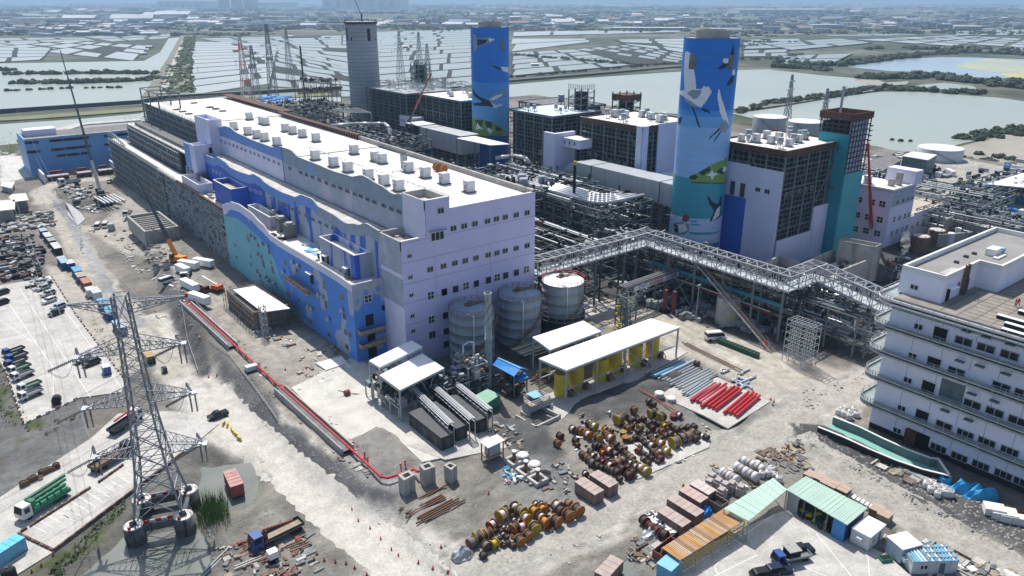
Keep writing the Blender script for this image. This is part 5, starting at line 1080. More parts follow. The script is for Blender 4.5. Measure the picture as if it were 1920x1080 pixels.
# ================= PIPE RACKS =================
t=frame_block('pipe_rack','corner pipe rack before the front stack, topped by a bend of fat silver pipes',174.5,175.5,200,240,[5,9,13,17,19.5],8,M.steel,34,w=.5,dense=520)
def bend(t,x,y,z,r,yN,xE,R=6.,m=None,name='silver_pipe'):
 b=MB();pts=[(x,yN,z),(x,y+R,z)]+[(x+R*(1-math.cos(a)),y+R-R*math.sin(a),z) for a in [i*math.pi/2/6 for i in range(1,7)]]+[(xE,y,z)];b.path(pts,r,9);b.build(name,m or M.pipe,t,True)
for k in range(5): bend(t,176.5+k*1.9,178.+k*1.9,21.1,.62,236-k*2,198-k*2)
t=frame_block('pipe_rack','long pipe rack carrying silver lines behind the hall parapet',160,255,176,330,[6,11,16,20],10,M.steel,26,w=.5,dense=520)
for k in range(4): bar('silver_pipe',(162+k*1.5,285,20.9),(162+k*1.5,326,20.9),.55,M.pipe,t,True)
t=frame_block('pipe_rack','dark pipe rack under the walkway, behind the grey tanks',128,152,160,236,[4,8,12,16],9,M.steel_d,32,w=.45,dense=560)
t=frame_block('pipe_rack','tiered pipe rack running under the walkway towards the right building',172.8,100,187,174,[4,6.5,8.2,9.6,10.8,12.2,13.2],9,M.steel_d,75,w=.42,dense=900,pz=.4,pm=[M.steel,M.galv,M.steel_d,M.steel_d,M.pipe,M.conc_d])
b=MB();railing(b,[(172.4,100,11),(172.4,172,11)],1.1,.09,1.8);railing(b,[(172.4,100,7.4),(172.4,172,7.4)],1.1,.09,1.8);b.build('railing',M.galv,t,kind='stuff')
b=MB();b.box(172.2,103,8.6,172.4,150,9.5);b.build('green_band',M.teal,t);b=MB();b.box(172,105,5.6,172.15,150,6.3);b.build('red_band',M.redd,t);bar('silver_pipe',(171.8,106,6.6),(171.8,150,6.6),.2,M.pipe,t,True)
t=frame_block('pipe_rack','pipe rack from the walkway bend down to the right building corner',176,76,186,100,[4,7.5,11],7,M.steel,18,w=.4,dense=80)
frame_block('pipe_rack','dark pipe deck behind the walkway, towards the concrete works',188,96,206,122,[3,6,8],8,M.steel_d,20,w=.4,dense=300,pz=.5)
t=frame_block('pipe_rack','shadowed pipe rack between the walkway and the front stack foot',188,124,200,152,[2.6,5.2],9,M.steel_d,24,w=.4,dense=420,pz=.5)
t=frame_block('process_structure','open process deck with pumps and pipes under a white canopy behind the hall',158,205,200,252,[6,12,18,21],9,M.steel,14,w=.5,dense=560)
b=MB();q=PP([(856,259),(890,255),(956,270),(919,272)],29.);b.prism(q,28.7,29.);b.build('canopy',M.canopy,t)
for p in q: bar('column',(p[0],p[1],18),(p[0],p[1],28.7),.35,M.steel,t)
b=MB();pts=[Vector(P(u,v,22.8)) for u,v in [(930,296),(965,292),(985,296)]];e=Vector(P(990,352,8));pts+=[Vector((pts[-1].x+1.5,pts[-1].y-1.5,20.5)),Vector((pts[-1].x+1.8,pts[-1].y-1.8,3))];b.path(pts,.8,10);b.build('silver_pipe',M.pipe,t,True)
for (x,y,r) in [(172,214,1.6),(176,220,1.6),(180,213,1.4)]:
 b=MB();b.tube((x,y,21.2),(x,y,24.4),r,12);b.build('vessel',M.tank,t,True)
t=frame_block('process_structure','open process deck with a bent silver pipe beside the bare concrete stack',156,316,196,384,[6,12,18,22],10,M.steel,14,w=.5,dense=700)
b=MB();pts=[Vector(P(u,v,24)) for u,v in [(620,236),(668,232),(700,232),(722,232),(730,240)]];pts.append(Vector((pts[-1].x+.5,pts[-1].y-.5,4)));b.path(pts,.9,10);b.build('silver_pipe',M.pipe,t,True)
b=MB();q=PP([(622,205),(668,202),(696,212),(652,212)],28);
for p in q: b.beam((p[0],p[1],20),(p[0],p[1],28),.4)
for i in range(9): a=Vector(q[0]).lerp(Vector(q[1]),i/8);c=Vector(q[3]).lerp(Vector(q[2]),i/8);b.beam(a,c,.25)
b.beam(q[0],q[3],.4);b.beam(q[1],q[2],.4);b.build('roof_frame',M.steel_l,t)
t=frame_block('process_structure','far tangle of steelwork and scaffold left of the bare concrete stack',168,404,206,470,[6,12,19,26],9,M.steel,12,w=.4,dense=900)
t=frame_block('process_structure','scaffolded steel structure with blue tarpaulins behind the long hall',140,420,186,520,[5,10,15],9,M.steel,10,w=.4,dense=800)
b=MB()
for k in range(14): p=P(random.uniform(488,545),random.uniform(182,193),15.5);b.obox((p[0],p[1],16.),(random.uniform(3,8),random.uniform(3,7),.7),random.random())
b.build('tarpaulin',[M.tarp],t)
t=frame_block('process_structure','rusty scaffold towers left of the bare concrete stack',196,455,216,480,[8,16,24,32,38],6,M.rusty_l,0,w=.3,dense=160)
t=frame_block('yard_structure','grey steel frames beyond the hall near the red and white pylon',136,390,150,470,[4,9],8,M.steel_d,8,w=.35,dense=300)
debris([(1010,330),(1180,400),(1250,440),(1010,500)],260,0,'yard_clutter',[M.steel,M.conc,M.galv,M.dark,M.conc_l],(1,4),(.5,3))
debris([(1160,500),(1430,560),(1500,640),(1280,600),(1130,540)],260,0,'yard_clutter',[M.steel,M.conc,M.galv,M.dark,M.tank],(.6,3),(.4,2.2))
debris([(700,300),(860,350),(1000,350),(930,290),(780,250)],160,0,'yard_clutter',[M.steel,M.conc,M.galv,M.dark],(1,5),(.5,5))
t=thing('truss_walkway','long zigzag trussed walkway on legs from the lavender wall to the right hand building','walkway',(170,151,0))
def truss(a,c,w,h):
 """walkway span from a to c: one deck, chords, posts"""
 a=Vector(a);c=Vector(c);d=(c-a).normalized();n=Vector((-d.y,d.x,0))*(w/2);L=(c-a).length;k=max(2,round(L/3.2));up=Vector((0,0,h))
 b=MB();b.add([tuple(p) for p in (a-n,c-n,c+n,a+n)]+[tuple(p+Vector((0,0,.3))) for p in (a-n,c-n,c+n,a+n)],BOXF);b.build('deck',mat('deck_grating',(.50,.54,.56),(.36,.40,.42),.6,.8),t)
 for s in (-1,1):
  for e,ww in ((Vector((0,0,0)),.4),(up,.35),(up*.55,.14)): bar('chord',a+n*s+e,c+n*s+e,ww,M.galv,t)
 b=MB()
 for i in range(k+1):
  p=a.lerp(c,i/k)
  for s in (-1,1): b.beam(p+n*s,p+n*s+up,.2)
  b.beam(p+n+up,p-n+up,.22);
  if i<k:
   q=a.lerp(c,(i+1)/k);b.beam(p+n+up,q-n+up,.16);b.beam(p-n+(up if i%2 else up*0),q-n+(up*0 if i%2 else up),.16);b.beam(p+n+(up if i%2 else up*0),q+n+(up*0 if i%2 else up),.16)
   m_=p.lerp(q,.5);b.beam(m_+n,m_+n+up,.1);b.beam(m_-n,m_-n+up,.1)
 b.build('truss_web',M.galv,t,kind='stuff')
truss((125,151.2,15),(172.5,151.2,15),4.2,4.2);truss((170.6,149,15.02),(170.6,99.5,15.02),4.2,4.2);truss((172.8,101.6,15),(186,101.6,15),4.2,4.2);truss((183.6,99.4,15.02),(176,77,15.02),4.,4.2)
for x,y in [(134,150),(148,150),(160,150),(168.7,153),(172.6,149),(168.7,140),(172.6,140),(168.7,130),(172.6,130),(168.7,120),(172.6,120),(168.7,110),(172.6,110),(168.7,101),(182,101),(184,92),(178,82)]: bar('leg',(x,y,-.2),(x,y,15),.5,M.steel,t)
for (x,y,x2,y2) in [(168.7,130,168.7,140),(168.7,110,168.7,120),(168.7,140,168.7,149)]: bar('brace',(x,y,.5),(x2,y2,12),.3,M.steel,t);bar('brace',(x2,y2,.5),(x,y,12),.3,M.steel,t)
st=thing('long_stair','long straight steel stair with orange treads dropping from the walkway','stair',(164,98,0));A=Vector(P(1303,487,15.2));B=Vector(G(1450,661));d=(B-A);nn=Vector((d.y,-d.x,0)).normalized()
for s in (-.8,.8): bar('stringer',A+nn*s,B+nn*s,.28,M.steel_l,st)
b=MB()
for i in range(46): p=A.lerp(B,i/45);b.beam(p+nn*.75,p-nn*.75,.26,.1)
b.build('treads',M.rusty_l,st,kind='stuff');b=MB()
for s in (-.85,.85):
 for hh in (.6,1.1): b.beam(A+nn*s+Vector((0,0,hh)),B+nn*s+Vector((0,0,hh)),.08)
 for i in range(18): p=A.lerp(B,i/17);b.beam(p+nn*s,p+nn*s+Vector((0,0,1.1)),.07)
b.build('handrail',M.rusty_l,st)
t=thing('pipe_bridge','sloping looking pipe bridge with a lettered banner in front of the walkway','pipe bridge',(150,125,0));a=Vector(P(1165,540,9));c=Vector(P(1290,497,9));d=(c-a).normalized();n=Vector((-d.y,d.x,0))
for s in (-1.3,1.3):
 for z in (0,-3): bar('chord',a+n*s+Vector((0,0,z)),c+n*s+Vector((0,0,z)),.3,M.steel,t)
b=MB()
for i in range(10):
 p=a.lerp(c,i/9);q=a.lerp(c,min(1,(i+1)/9))
 for s in (-1.3,1.3): b.beam(p+n*s,p+n*s-Vector((0,0,3)),.2);b.beam(p+n*s-Vector((0,0,3)),q+n*s,.16)
b.build('web',M.steel,t,kind='stuff')
for k in range(5): bar('pipe',a+n*(-1+k*.5)+Vector((0,0,.4)),c+n*(-1+k*.5)+Vector((0,0,.4)),.17,[M.galv,M.redd,M.galv,M.steel,M.galv][k],t,True)
for f in (.02,.5,.98):
 p=a.lerp(c,f);bar('leg',(p.x,p.y,0),(p.x,p.y,6),.4,M.steel,t)
bn=thing('banner','white banner lettered in red and blue hung along the pipe bridge','banner',(a.x,a.y,7));sidev=-n if (-n).y<0 else n
p0=a.lerp(c,.12)+sidev*1.6;p1=a.lerp(c,.8)+sidev*1.6
b=MB();b.add([tuple(p0-Vector((0,0,1.6))),tuple(p1-Vector((0,0,1.6))),tuple(p1-Vector((0,0,.2))),tuple(p0-Vector((0,0,.2)))]+[tuple(v+sidev*.06) for v in (p0-Vector((0,0,1.6)),p1-Vector((0,0,1.6)),p1-Vector((0,0,.2)),p0-Vector((0,0,.2)))],[(0,1,2,3),(4,5,6,7),(0,1,5,4),(2,3,7,6)]);b.build('cloth',M.white,bn)
xd=(p1-p0).normalized();mid=p0.lerp(p1,.18)+sidev*.1-Vector((0,0,.9));text('CTCI',1.5,mid,xd,bn,M.blue);
for f0,f1,mm_ in ((.32,.62,M.red),(.68,.94,M.blue)):
 b=MB();k_=9
 for i in range(k_):
  p=p0.lerp(p1,f0+(f1-f0)*i/k_)+sidev*.1-Vector((0,0,.9))
  for dz,dx in ((.35,0),(0,.1),(-.35,0)): b.beam(p+Vector((0,0,dz)),p+xd*.75+Vector((0,0,dz)),.03,.12)
  b.beam(p+xd*(.2+.3*(i%2))+Vector((0,0,-.45)),p+xd*(.2+.3*(i%2))+Vector((0,0,.45)),.12,.03)
 b.build('lettering',mm_,bn)
t=thing('pipe_tower','upright tower of looped grey pipes and valves left of the pipe bridge','pipe tower',(*P(1172,612)[:2],0));q=Vector(P(1172,612))
for i in range(9):
 x=q.x+(i%3)*.9-1;y=q.y+(i//3)*1.-1;bar('riser',(x,y,0),(x,y,9-(i%3)*.8),.2,M.galv if i%2 else M.steel,t,True)
for x in (-2,2):
 for y in (-2,2): bar('column',(q.x+x,q.y+y,0),(q.x+x,q.y+y,9.5),.3,M.steel,t)
b=MB()
for z in (2,4.5,7,9.5):
 b.beam((q.x-2,q.y-2,z),(q.x+2,q.y-2,z),.25);b.beam((q.x-2,q.y-2,z),(q.x-2,q.y+2,z),.25);b.beam((q.x-2,q.y-2,z-2),(q.x+2,q.y-2,z),.15)
for k in range(30): b.obox((q.x+random.uniform(-2.5,2.5),q.y+random.uniform(-2.5,2.5),random.uniform(1,9)),(.6,.5,.5))
b.build('frames_and_valves',M.steel,t,kind='stuff')
b=MB()
for k in range(14): b.obox((q.x-2.8+random.uniform(-1,1),q.y+random.uniform(-1,1.5),random.uniform(.5,7)),(random.uniform(.3,1.2),.4,.3))
b.build('yellow_valves',M.yellow,t)
for k,(u,v) in enumerate([(1246,585),(1262,588)]):
 x,y,z=P(u,v);t=thing('red_post','red steel column %s under the pipe bridge'%('left' if k==0 else 'right'),'column',(x,y,0));b=MB();b.box(x-.45,y-.45,0,x+.45,y+.45,7);b.build('shaft',M.redd,t);b=MB();b.box(x-.7,y-.7,0,x+.7,y+.7,.25);b.build('base_plate',M.steel_d,t)
t=thing('pipe_rack_stub','row of parallel pipes at knee height leading to the pipe tower','pipes',(118,125,0))
for k in range(8): bar('pipe',(106+k*.0,131.5+k*.7,3.2),(134,131.5+k*.7,3.2),.22,[M.galv,M.steel,M.pipe,M.yellow][k%4 if k<7 else 3],t,True)
for x in (108,114,120,126,132):
 for y in (131,137.4): bar('leg',(x,y,0),(x,y,3),.25,M.steel,t)
 bar('cross_beam',(x,131,2.85),(x,137.4,2.85),.25,M.steel,t)
t=frame_block('scaffold_tower','dense grey scaffold stair tower at the roadside below the walkway',160.5,87,164.5,94,[2,4,6,8,10,11.5],2,M.steel_l,0,w=.14,dense=0,cat='scaffold')
# ================= RIGHT HAND BUILDING =================
XB,YT,YS2=147.2,63.9,0.
rb=thing('office_block','white block with rounded balconies on every floor and stepped penthouse, right edge','building',(170,YT,0))
wv=mat('white_violet_wall',(.84,.83,.93),(.78,.77,.88),.7,.12,streak=((.55,.54,.62),.25,.68))
bal=mat('balcony_concrete',(.34,.39,.39),(.22,.26,.26),.9,.5,contrast=(.3,.7),bump=.1)
def rbx(name,m,x0,y0,z0,x1,y1,z1,**k): b=MB();b.box(x0,y0,z0,x1,y1,z1);return b.build(name,m,rb,**k)
rbx('west_wall',wv,XB,YS2,1.3,XB+.6,YT,29.6);rbx('north_wall',wv,XB+.6,YT-.6,0,235,YT,29.6);rbx('base_course',M.black,XB-.02,YS2,-1,XB+.6,YT-.05,1.3);rbx('inner_mass',M.dark,XB+.8,YS2,0,234,YT-.8,29)
tile=mat('roof_tile',(.30,.27,.235),(.22,.20,.175),.9,.4,bump=.05);rbx('terrace_floor',tile,XB,YS2,29.6,235,YT,30.)
b=MB()
for x in range(149,200,2): b.box(x,2,30.,x+.12,52,30.03)
for y in range(4,56,3): b.box(XB+.5,y,30.,200,y+.12,30.035)
b.build('paver_joints',mat('joint_dark',(.13,.12,.11),None,.9,1),rb,kind='stuff')
def outline(off_w,off_n,r=3.4):
 x0=XB-off_w;y1=YT+off_n;pts=[(XB+.01,YS2),(x0,YS2)]
 for k in range(9): a=math.pi-math.pi/2*k/8;pts.append((x0+r+r*math.cos(a),y1-r+r*math.sin(a)))
 pts+=[(XB+9,y1),(XB+9,YT-.6),(XB+.01,YT-.6)];return pts
fl=[6.5,12.8,18.7,24.4]
for z in fl+[29.7]:
 o=outline(1.9,3.2);b=MB();b.prism(o,z-.35,z-.02,True,True);b.build('balcony_slab',bal,rb)
 e=o[1:-2];b=MB()
 for a,c in zip(e,e[1:]): b.add([(a[0],a[1],z-.75),(c[0],c[1],z-.75),(c[0],c[1],z+(.12 if z<29 else .3)),(a[0],a[1],z+(.12 if z<29 else .3))],[(0,1,2,3)]);b.beam((a[0],a[1],z+(.15 if z<29 else .35)),(c[0],c[1],z+(.15 if z<29 else .35)),.3)
 b.build('balcony_edge',M.steel_l if z<29 else M.white,rb)
 b=MB()
 for k,(a,c) in enumerate(zip(e,e[1:])):
  n=max(1,int(math.dist(a,c)/2.1))
  for i in range(n): p=(a[0]+(c[0]-a[0])*i/n,a[1]+(c[1]-a[1])*i/n);b.beam((p[0],p[1],z-(.9 if z<29 else 1.8)),(p[0],p[1],z+1.15),.09)
  for hh in (.65,1.15): b.beam((a[0],a[1],z+hh),(c[0],c[1],z+hh),.07)
 b.build('balcony_railing',M.steel_l,rb,kind='stuff')
 if z>29: rbx('gutter_band',bal,XB-.06,YS2,z-2.,XB-.005,YT,z-.5)
cv=(1440,540)
def RB(a,c,o=(1440,540)): return PX(o[0]+a/4,o[1]+c/4,XB)
for a,c,k in [(1130,290,'s'),(1290,355,'d'),(1467,398,'w'),(1635,450,'w'),(1812,503,'w'),(1085,508,'s'),(1240,578,'d'),(1413,627,'w'),(1750,740,'w'),(1920,795,'w'),(1050,690,'s'),(1200,757,'d'),(1532,870,'w'),(1700,930,'w'),(1872,995,'w'),(1003,900,'s'),(1152,972,'d'),(1320,1030,'w'),(970,1068,'s')]:
 p=RB(a,c)
 if k=='s': win(rb,'W',p,'two',1.7,1.25,M.white)
 elif k=='w': win(rb,'W',p,'two',3.1,1.6,M.steel_l)
 else: b=MB();b.mi=0;b.box(XB-.05,p[1]-1.25,p[2]-1.5,XB-.005,p[1]+1.25,p[2]+1.6);b.mi=1;b.box(XB-.12,p[1]-1.5,p[2]-1.5,XB-.003,p[1]-1.25,p[2]+1.85);b.box(XB-.12,p[1]+1.25,p[2]-1.5,XB-.003,p[1]+1.5,p[2]+1.85);b.box(XB-.12,p[1]-1.25,p[2]+1.6,XB-.003,p[1]+1.25,p[2]+1.85);b.build('doorway',[M.dark,M.white],rb)
for a,c in [(1480,15),(1640,75),(1812,143),(1278,120),(1435,187),(1595,250),(1765,318),(1910,380)]: win(rb,'W',RB(a,c,(1440,810)),'three',3.1,1.6,M.steel_l)
p=RB(1377,780);rbx('grey_panel',M.steel,XB-.05,p[1]-2.2,p[2]-2.2,XB-.005,p[1]+2.2,p[2]+2.2);p=RB(1120,70,(1440,810));rbx('door_leaf',M.brown,XB-1.,p[1]+.2,0,XB-.01,p[1]+2.4,3.6);rbx('doorway',M.dark,XB-.06,p[1]-2.2,0,XB-.005,p[1]+.2,3.6)
for y in [p_ for p_ in (58.5,52.8,47.5,42.5,37.5,33,28.5)]:
 for z0,z1 in zip([0]+fl,fl+[28]): rbx('panel_joint',MATS['joint'],XB-.015,y,z0+1.4,XB-.003,y+.09,z1-.9)
for k,(a,c) in enumerate([(1500,320),(1650,365),(1830,420),(1450,545),(1600,582),(1795,640),(1540,790),(1710,845),(1340,915),(1515,985)]):
 p=RB(a,c);o=inst('bracket',unitbox(M.steel),rb,Vector((XB-.8,p[1],p[2]))-wloc(rb),(.9,1.6,.25))
ZP=35.8
def wallring(name,m,pts,z0,z1,th=.5,cop=True):
 b=MB();n=len(pts)
 for i in range(n):
  a=Vector((*pts[i],0));c=Vector((*pts[(i+1)%n],0));d=(c-a).normalized();nn=Vector((-d.y,d.x,0))*th
  b.add([(a.x,a.y,z0),(c.x,c.y,z0),(c.x+nn.x,c.y+nn.y,z0),(a.x+nn.x,a.y+nn.y,z0),(a.x,a.y,z1),(c.x,c.y,z1),(c.x+nn.x,c.y+nn.y,z1),(a.x+nn.x,a.y+nn.y,z1)],BOXF)
 return b.build(name,m,rb)
pp=[(151.2,56.6),(166.6,56.6),(166.6,52.3),(196,52.3),(196,65.3-.2),(151.2,65.1)]
b=MB();b.prism(pp,30,34.7,True);b.build('penthouse',wv,rb);b=MB();ins=[(151.7,57.1),(167.1,57.1),(167.1,52.8),(195.5,52.8),(195.5,64.6),(151.7,64.6)]
n=6
for i in range(n):
 a=pp[i];c=pp[(i+1)%n];ai=ins[i];ci=ins[(i+1)%n];b.add([(*a,34.7),(*c,34.7),(*ci,34.7),(*ai,34.7),(*a,ZP),(*c,ZP),(*ci,ZP),(*ai,ZP)],[(4,5,6,7),(0,1,5,4),(2,3,7,6)])
b.build('parapet',M.white,rb);b=MB();b.poly([(x,y,34.76) for x,y in ins]);b.build('penthouse_roof',mat('roof_felt',(.30,.29,.28),(.235,.23,.225),.9,.15),rb)
for x,y in [(164,59.8),(169.5,60.2),(173,60)]: rbx('roof_drain',M.steel_d,x,y,34.77,x+.8,y+.8,35.2)
for (x,y,w) in [(154.5,57.9,5.5)]: rbx('roof_slab',M.conc_l,x,y,34.77,x+w,y+1.3,35.05)
t=thing('white_roof_cabinet','small white cabinet and blue box on the grey penthouse roof','cabinet',(176,58,34.8));b=MB();b.box(174.6,56.8,34.8,178,58.8,36.3);b.build('cabinet',M.white,t);b=MB();b.box(178.,56.6,34.8,179.4,58.6,36.);b.build('side_box',M.cyan,t);b=MB();b.box(173.2,55.6,34.8,177.6,56.7,35.1);b.build('plinth',M.white,t)
win(rb,'W',(151.2,62,31.9),'two',1.6,1.1,M.white);rbx('door_canopy',wv,152.5,55.2,33,155,56.6,33.2);rbx('doorway',M.dark,153,56.5,30,154.6,56.595,32.6);rbx('doorway',M.dark,161.5,56.5,30,163,56.595,32.8);win(rb,'S',(158,56.6,32.4),'one',.9,1.3);rbx('doorway',M.dark,183,52.2,30,184.6,52.295,33)
b=MB()
for k in range(7): b.box(159.4,55.8,30+k*.7,160.6,56.5,30.15+k*.7)
b.box(159.3,55.9,30,159.5,56.5,36.4);b.box(160.5,55.9,30,160.7,56.5,36.4);b.build('roof_ladder',M.rusty_l,rb)
for k in range(4):
 x,y,z=P(1862+k*14,(598,610,621,590)[k] if k<3 else 590,30);x,y,z=[P(1868,596,30),P(1882,611,30),P(1876,622,30),P(1908,588,30)][k]
 t=thing('wrapped_beam',['white topped black beam lying on the terrace, upper middle one','white topped black beam lying on the terrace, lower middle one','white topped black beam lying nearest the terrace edge','white topped black beam lying farthest back on the terrace'][k],'beam',(x,y,30.05),0,'beams on the terrace');L=13
 b=MB();b.box(-.2,-L,0,.7,0,.6);b.build('core',M.black,t,world=0);b=MB();b.box(-.25,-L,.61,.75,0,.72);b.build('wrap',M.canopy,t,world=0)
t=thing('ramp_trough','curved ramp trough, mint green floor, black outer wall, white rim, beside the right block','ramp',(*P(1650,840)[:2],0))
near=[P(u,v,2.1) for u,v in [(1533,801),(1580,820),(1630,843),(1680,864),(1730,881),(1784,894)]];far=[P(u,v,2.1) for u,v in [(1562,782),(1610,801),(1655,823),(1700,843),(1745,860),(1762,862)]]
def strip(pts,z0,z1,th,name,m,cop=M.white):
 b=MB();b.mi=0
 for a,c in zip(pts,pts[1:]):
  d=Vector((c[0]-a[0],c[1]-a[1],0)).normalized();n=Vector((-d.y,d.x,0))*th;b.mi=0;b.add([(a[0],a[1],z0),(c[0],c[1],z0),(c[0]+n.x,c[1]+n.y,z0),(a[0]+n.x,a[1]+n.y,z0),(a[0],a[1],z1),(c[0],c[1],z1),(c[0]+n.x,c[1]+n.y,z1),(a[0]+n.x,a[1]+n.y,z1)],BOXF)
  b.mi=1;b.beam((a[0]+n.x/2,a[1]+n.y/2,z1+.06),(c[0]+n.x/2,c[1]+n.y/2,z1+.06),th+.1,.12)
 b.build(name,[m,cop],t)
strip(near,-.5,2.1,.35,'outer_wall',M.black);strip(far,-.5,2.1,.35,'inner_wall',mat('wall_green_grey',(.20,.27,.25),(.15,.20,.19),.9,.3));strip([near[-1],far[-1]],-.5,2.1,.35,'end_wall',MATS['wall_green_grey'])
b=MB();m_=min(len(near),len(far));
for i in range(m_-1):
 z=.35;b.add([(near[i][0],near[i][1],z),(near[i+1][0],near[i+1][1],z),(far[i+1][0],far[i+1][1],z),(far[i][0],far[i][1],z)],[(0,1,2,3)])
b.build('floor',M.mint,t)
b=MB();b.prism([P(1510,803,.1),P(1533,797,.1),P(1562,782,.1),P(1540,795,.1)],0,.1);
# ================= WHITE OFFICE BEHIND, LOW CONCRETE WORKS =================
t=thing('annex_building','white building with cross windows behind the red crane boom, lower wing to its right','building',(270,124,0))
ox,oy=P(1658,470)[:2];ox,oy=272.,125.3
def hz(x,y,v):
 lo,hi=-10,80
 for _ in range(40):
  m_=(lo+hi)/2
  if proj(x,y,m_)[1]>v: lo=m_
  else: hi=m_
 return lo
Z1=hz(ox,oy,357);
def tb(name,m,x0,y0,z0,x1,y1,z1,label=None): b=MB();b.box(x0,y0,z0,x1,y1,z1);return b.build(name,m,t,label=label)
xr=PY(1720,342,oy)[0];xr2=PY(1781,377,oy)[0];zl=PY(1722,398,oy)[2];yb=PX(1560,335,ox)[1]
tb('main_wall',M.lavw,ox,oy,0,xr,oy+32,Z1-.6);tb('wing_wall',M.lavw,xr,oy,0,xr2,oy+26,zl-.8)
pz=PY(1736,322,oy)[2];tb('stair_head',M.lavw,xr-2.,oy+.0,Z1-.5,xr+3.5,oy+11,pz+1.)
tb('roof',M.roofw,ox+.5,oy+.5,Z1-.6,xr-2.1,oy+31,Z1-.4);tb('roof',mat('roof_tan',(.5,.43,.36),None,.9,.3),xr+.2,oy+.5,zl-.8,xr2-.5,oy+25,zl-.6)
b=MB()
for (x0,y0,x1,y1,z) in ((ox,oy,xr-2.1,oy+.4,Z1),(ox,oy+.4,ox+.4,oy+32,Z1),(xr+3.6,oy,xr2,oy+.4,zl),(xr2-.4,oy+.4,xr2,oy+26,zl),(xr+3.6,oy+25.6,xr2-.4,oy+26,zl)): b.box(x0,y0,z-.8,x1,y1,z+.2)
b.build('parapet',M.white,t)
tb('primed_patch',M.mauve,ox+.3,oy-.03,Z1-6.5,xr-.5,oy-.003,Z1-.9,'blue grey primed band')
for a,c in [(685,415),(780,435),(858,450),(670,530),(750,547),(840,567),(655,635),(735,650),(820,670)]: p=PX(1440+a/4,270+c/4,ox);win(t,'W',p,'four',2.4,2.3,M.white)
for a,c in [(970,437),(1012,425),(1050,412),(1080,403)]: p=PY(1440+a/4,270+c/4,oy);win(t,'S',p,'two',1.5,1.3)
for a,c in [(945,565),(985,553),(1025,540),(1055,530),(1120,600),(1163,585),(1210,568),(1248,553),(1282,542),(1318,528),(925,670),(965,655),(1005,640),(1035,628)]: p=PY(1440+a/4,270+c/4,oy);win(t,'S',p,'four',1.9,2.1,M.white)
for a,c in [(1100,525),(1080,623)]: p=PY(1440+a/4,270+c/4,oy);win(t,'S',p,'one',.9,.9)
for a,c in [(1070,730),(1105,715),(1145,700),(1190,685),(1228,670),(1262,658),(1295,643)]: p=PY(1440+a/4,270+c/4,oy);win(t,'S',p,'one',1.6,2.4)
put(vu,(ox+4,oy+12,Z1-.4),0,'white louvred fan on the roof of the white building behind the red boom','roof fans on the boiler blocks')
for k,(dx,dy,h_) in enumerate([(8,5,2.4),(11.5,4,4.6)]):
 q=thing('concrete_stub',('short rough concrete stub','tall rough concrete stub')[k]+' on the roof behind the red boom','stub',(ox+dx,oy+dy,Z1-.4));b=MB();b.box(-.9,-.9,0,.9,.9,h_);b.build('shaft',M.conc,q,world=0);b=MB();b.box(-.5,-.5,h_,.5,.5,h_+.3);b.build('cap',M.conc_l,q,world=0)
t=thing('concrete_works','raw concrete basement works with high walls below the teal tower','concrete works',(230,122,0))
def pw(pts,z0,z1,th=.5,m=None):
 b=MB()
 for a,c in zip(pts,pts[1:]):
  d=Vector((c[0]-a[0],c[1]-a[1],0)).normalized();n=Vector((-d.y,d.x,0))*th;b.add([(a[0],a[1],z0),(c[0],c[1],z0),(c[0]+n.x,c[1]+n.y,z0),(a[0]+n.x,a[1]+n.y,z0),(a[0],a[1],z1),(c[0],c[1],z1),(c[0]+n.x,c[1]+n.y,z1),(a[0]+n.x,a[1]+n.y,z1)],BOXF)
 return b
zc=8.
q=[P(u,v,zc) for u,v in [(1418,500),(1463,480),(1505,492),(1566,470),(1575,453),(1655,462),(1652,475)]]
pw([P(1430,496,zc),P(1462,480,zc),P(1504,493,zc),P(1566,468,zc)],0,zc,.6).build('low_wall',M.conc,t);pw([P(1576,508,zc),P(1634,485,zc)],0,zc,.6).build('near_wall',M.conc,t)
b=MB();b.poly([P(u,v,5.) for u,v in [(1434,520),(1466,500),(1505,512),(1570,490),(1634,500),(1578,530),(1520,560)]]);b.build('floor',M.conc_l,t)
zt=12.5;A=P(1573,450,zt);B_=P(1641,463,zt);Cc=P(1655,457,zt);D=P(1586,445,zt);b=MB();b.prism([A,B_,Cc,D],0,zt-2,True)
b.v+=[];b.build('tall_wall',M.conc,t);pw([A,B_,Cc,D,A],zt-2,zt,.35).build('tall_rim',M.conc,t)
debris([(1560,480),(1615,478),(1640,495),(1575,505)],40,5.1,'works_clutter',[M.dark,M.rusty_l,M.white,M.conc_l],(.6,2.2),(.3,1.4))
t=thing('concrete_works','raw concrete walls and an open tank pit right of the white building wing','concrete works',(300,100,0));z=7.
q=[P(u,v,z) for u,v in [(1776,410),(1823,392),(1824,398),(1770,440)]];pw([P(1775,411,9),P(1823,393,9)],0,9,.6).build('wall',M.conc,t);pw([P(1810,418,z),P(1835,407,z),P(1886,416,z),P(1862,430,z),P(1810,418,z)],0,z,.6).build('pit_wall',M.conc,t);b=MB();b.poly([P(u,v,z-2.2) for u,v in [(1820,424),(1838,413),(1874,422),(1858,432)]]);b.build('pit_floor',M.roofw,t);pw([P(1762,440,5),P(1880,432,5)],0,5,.8).build('wall',M.conc,t)
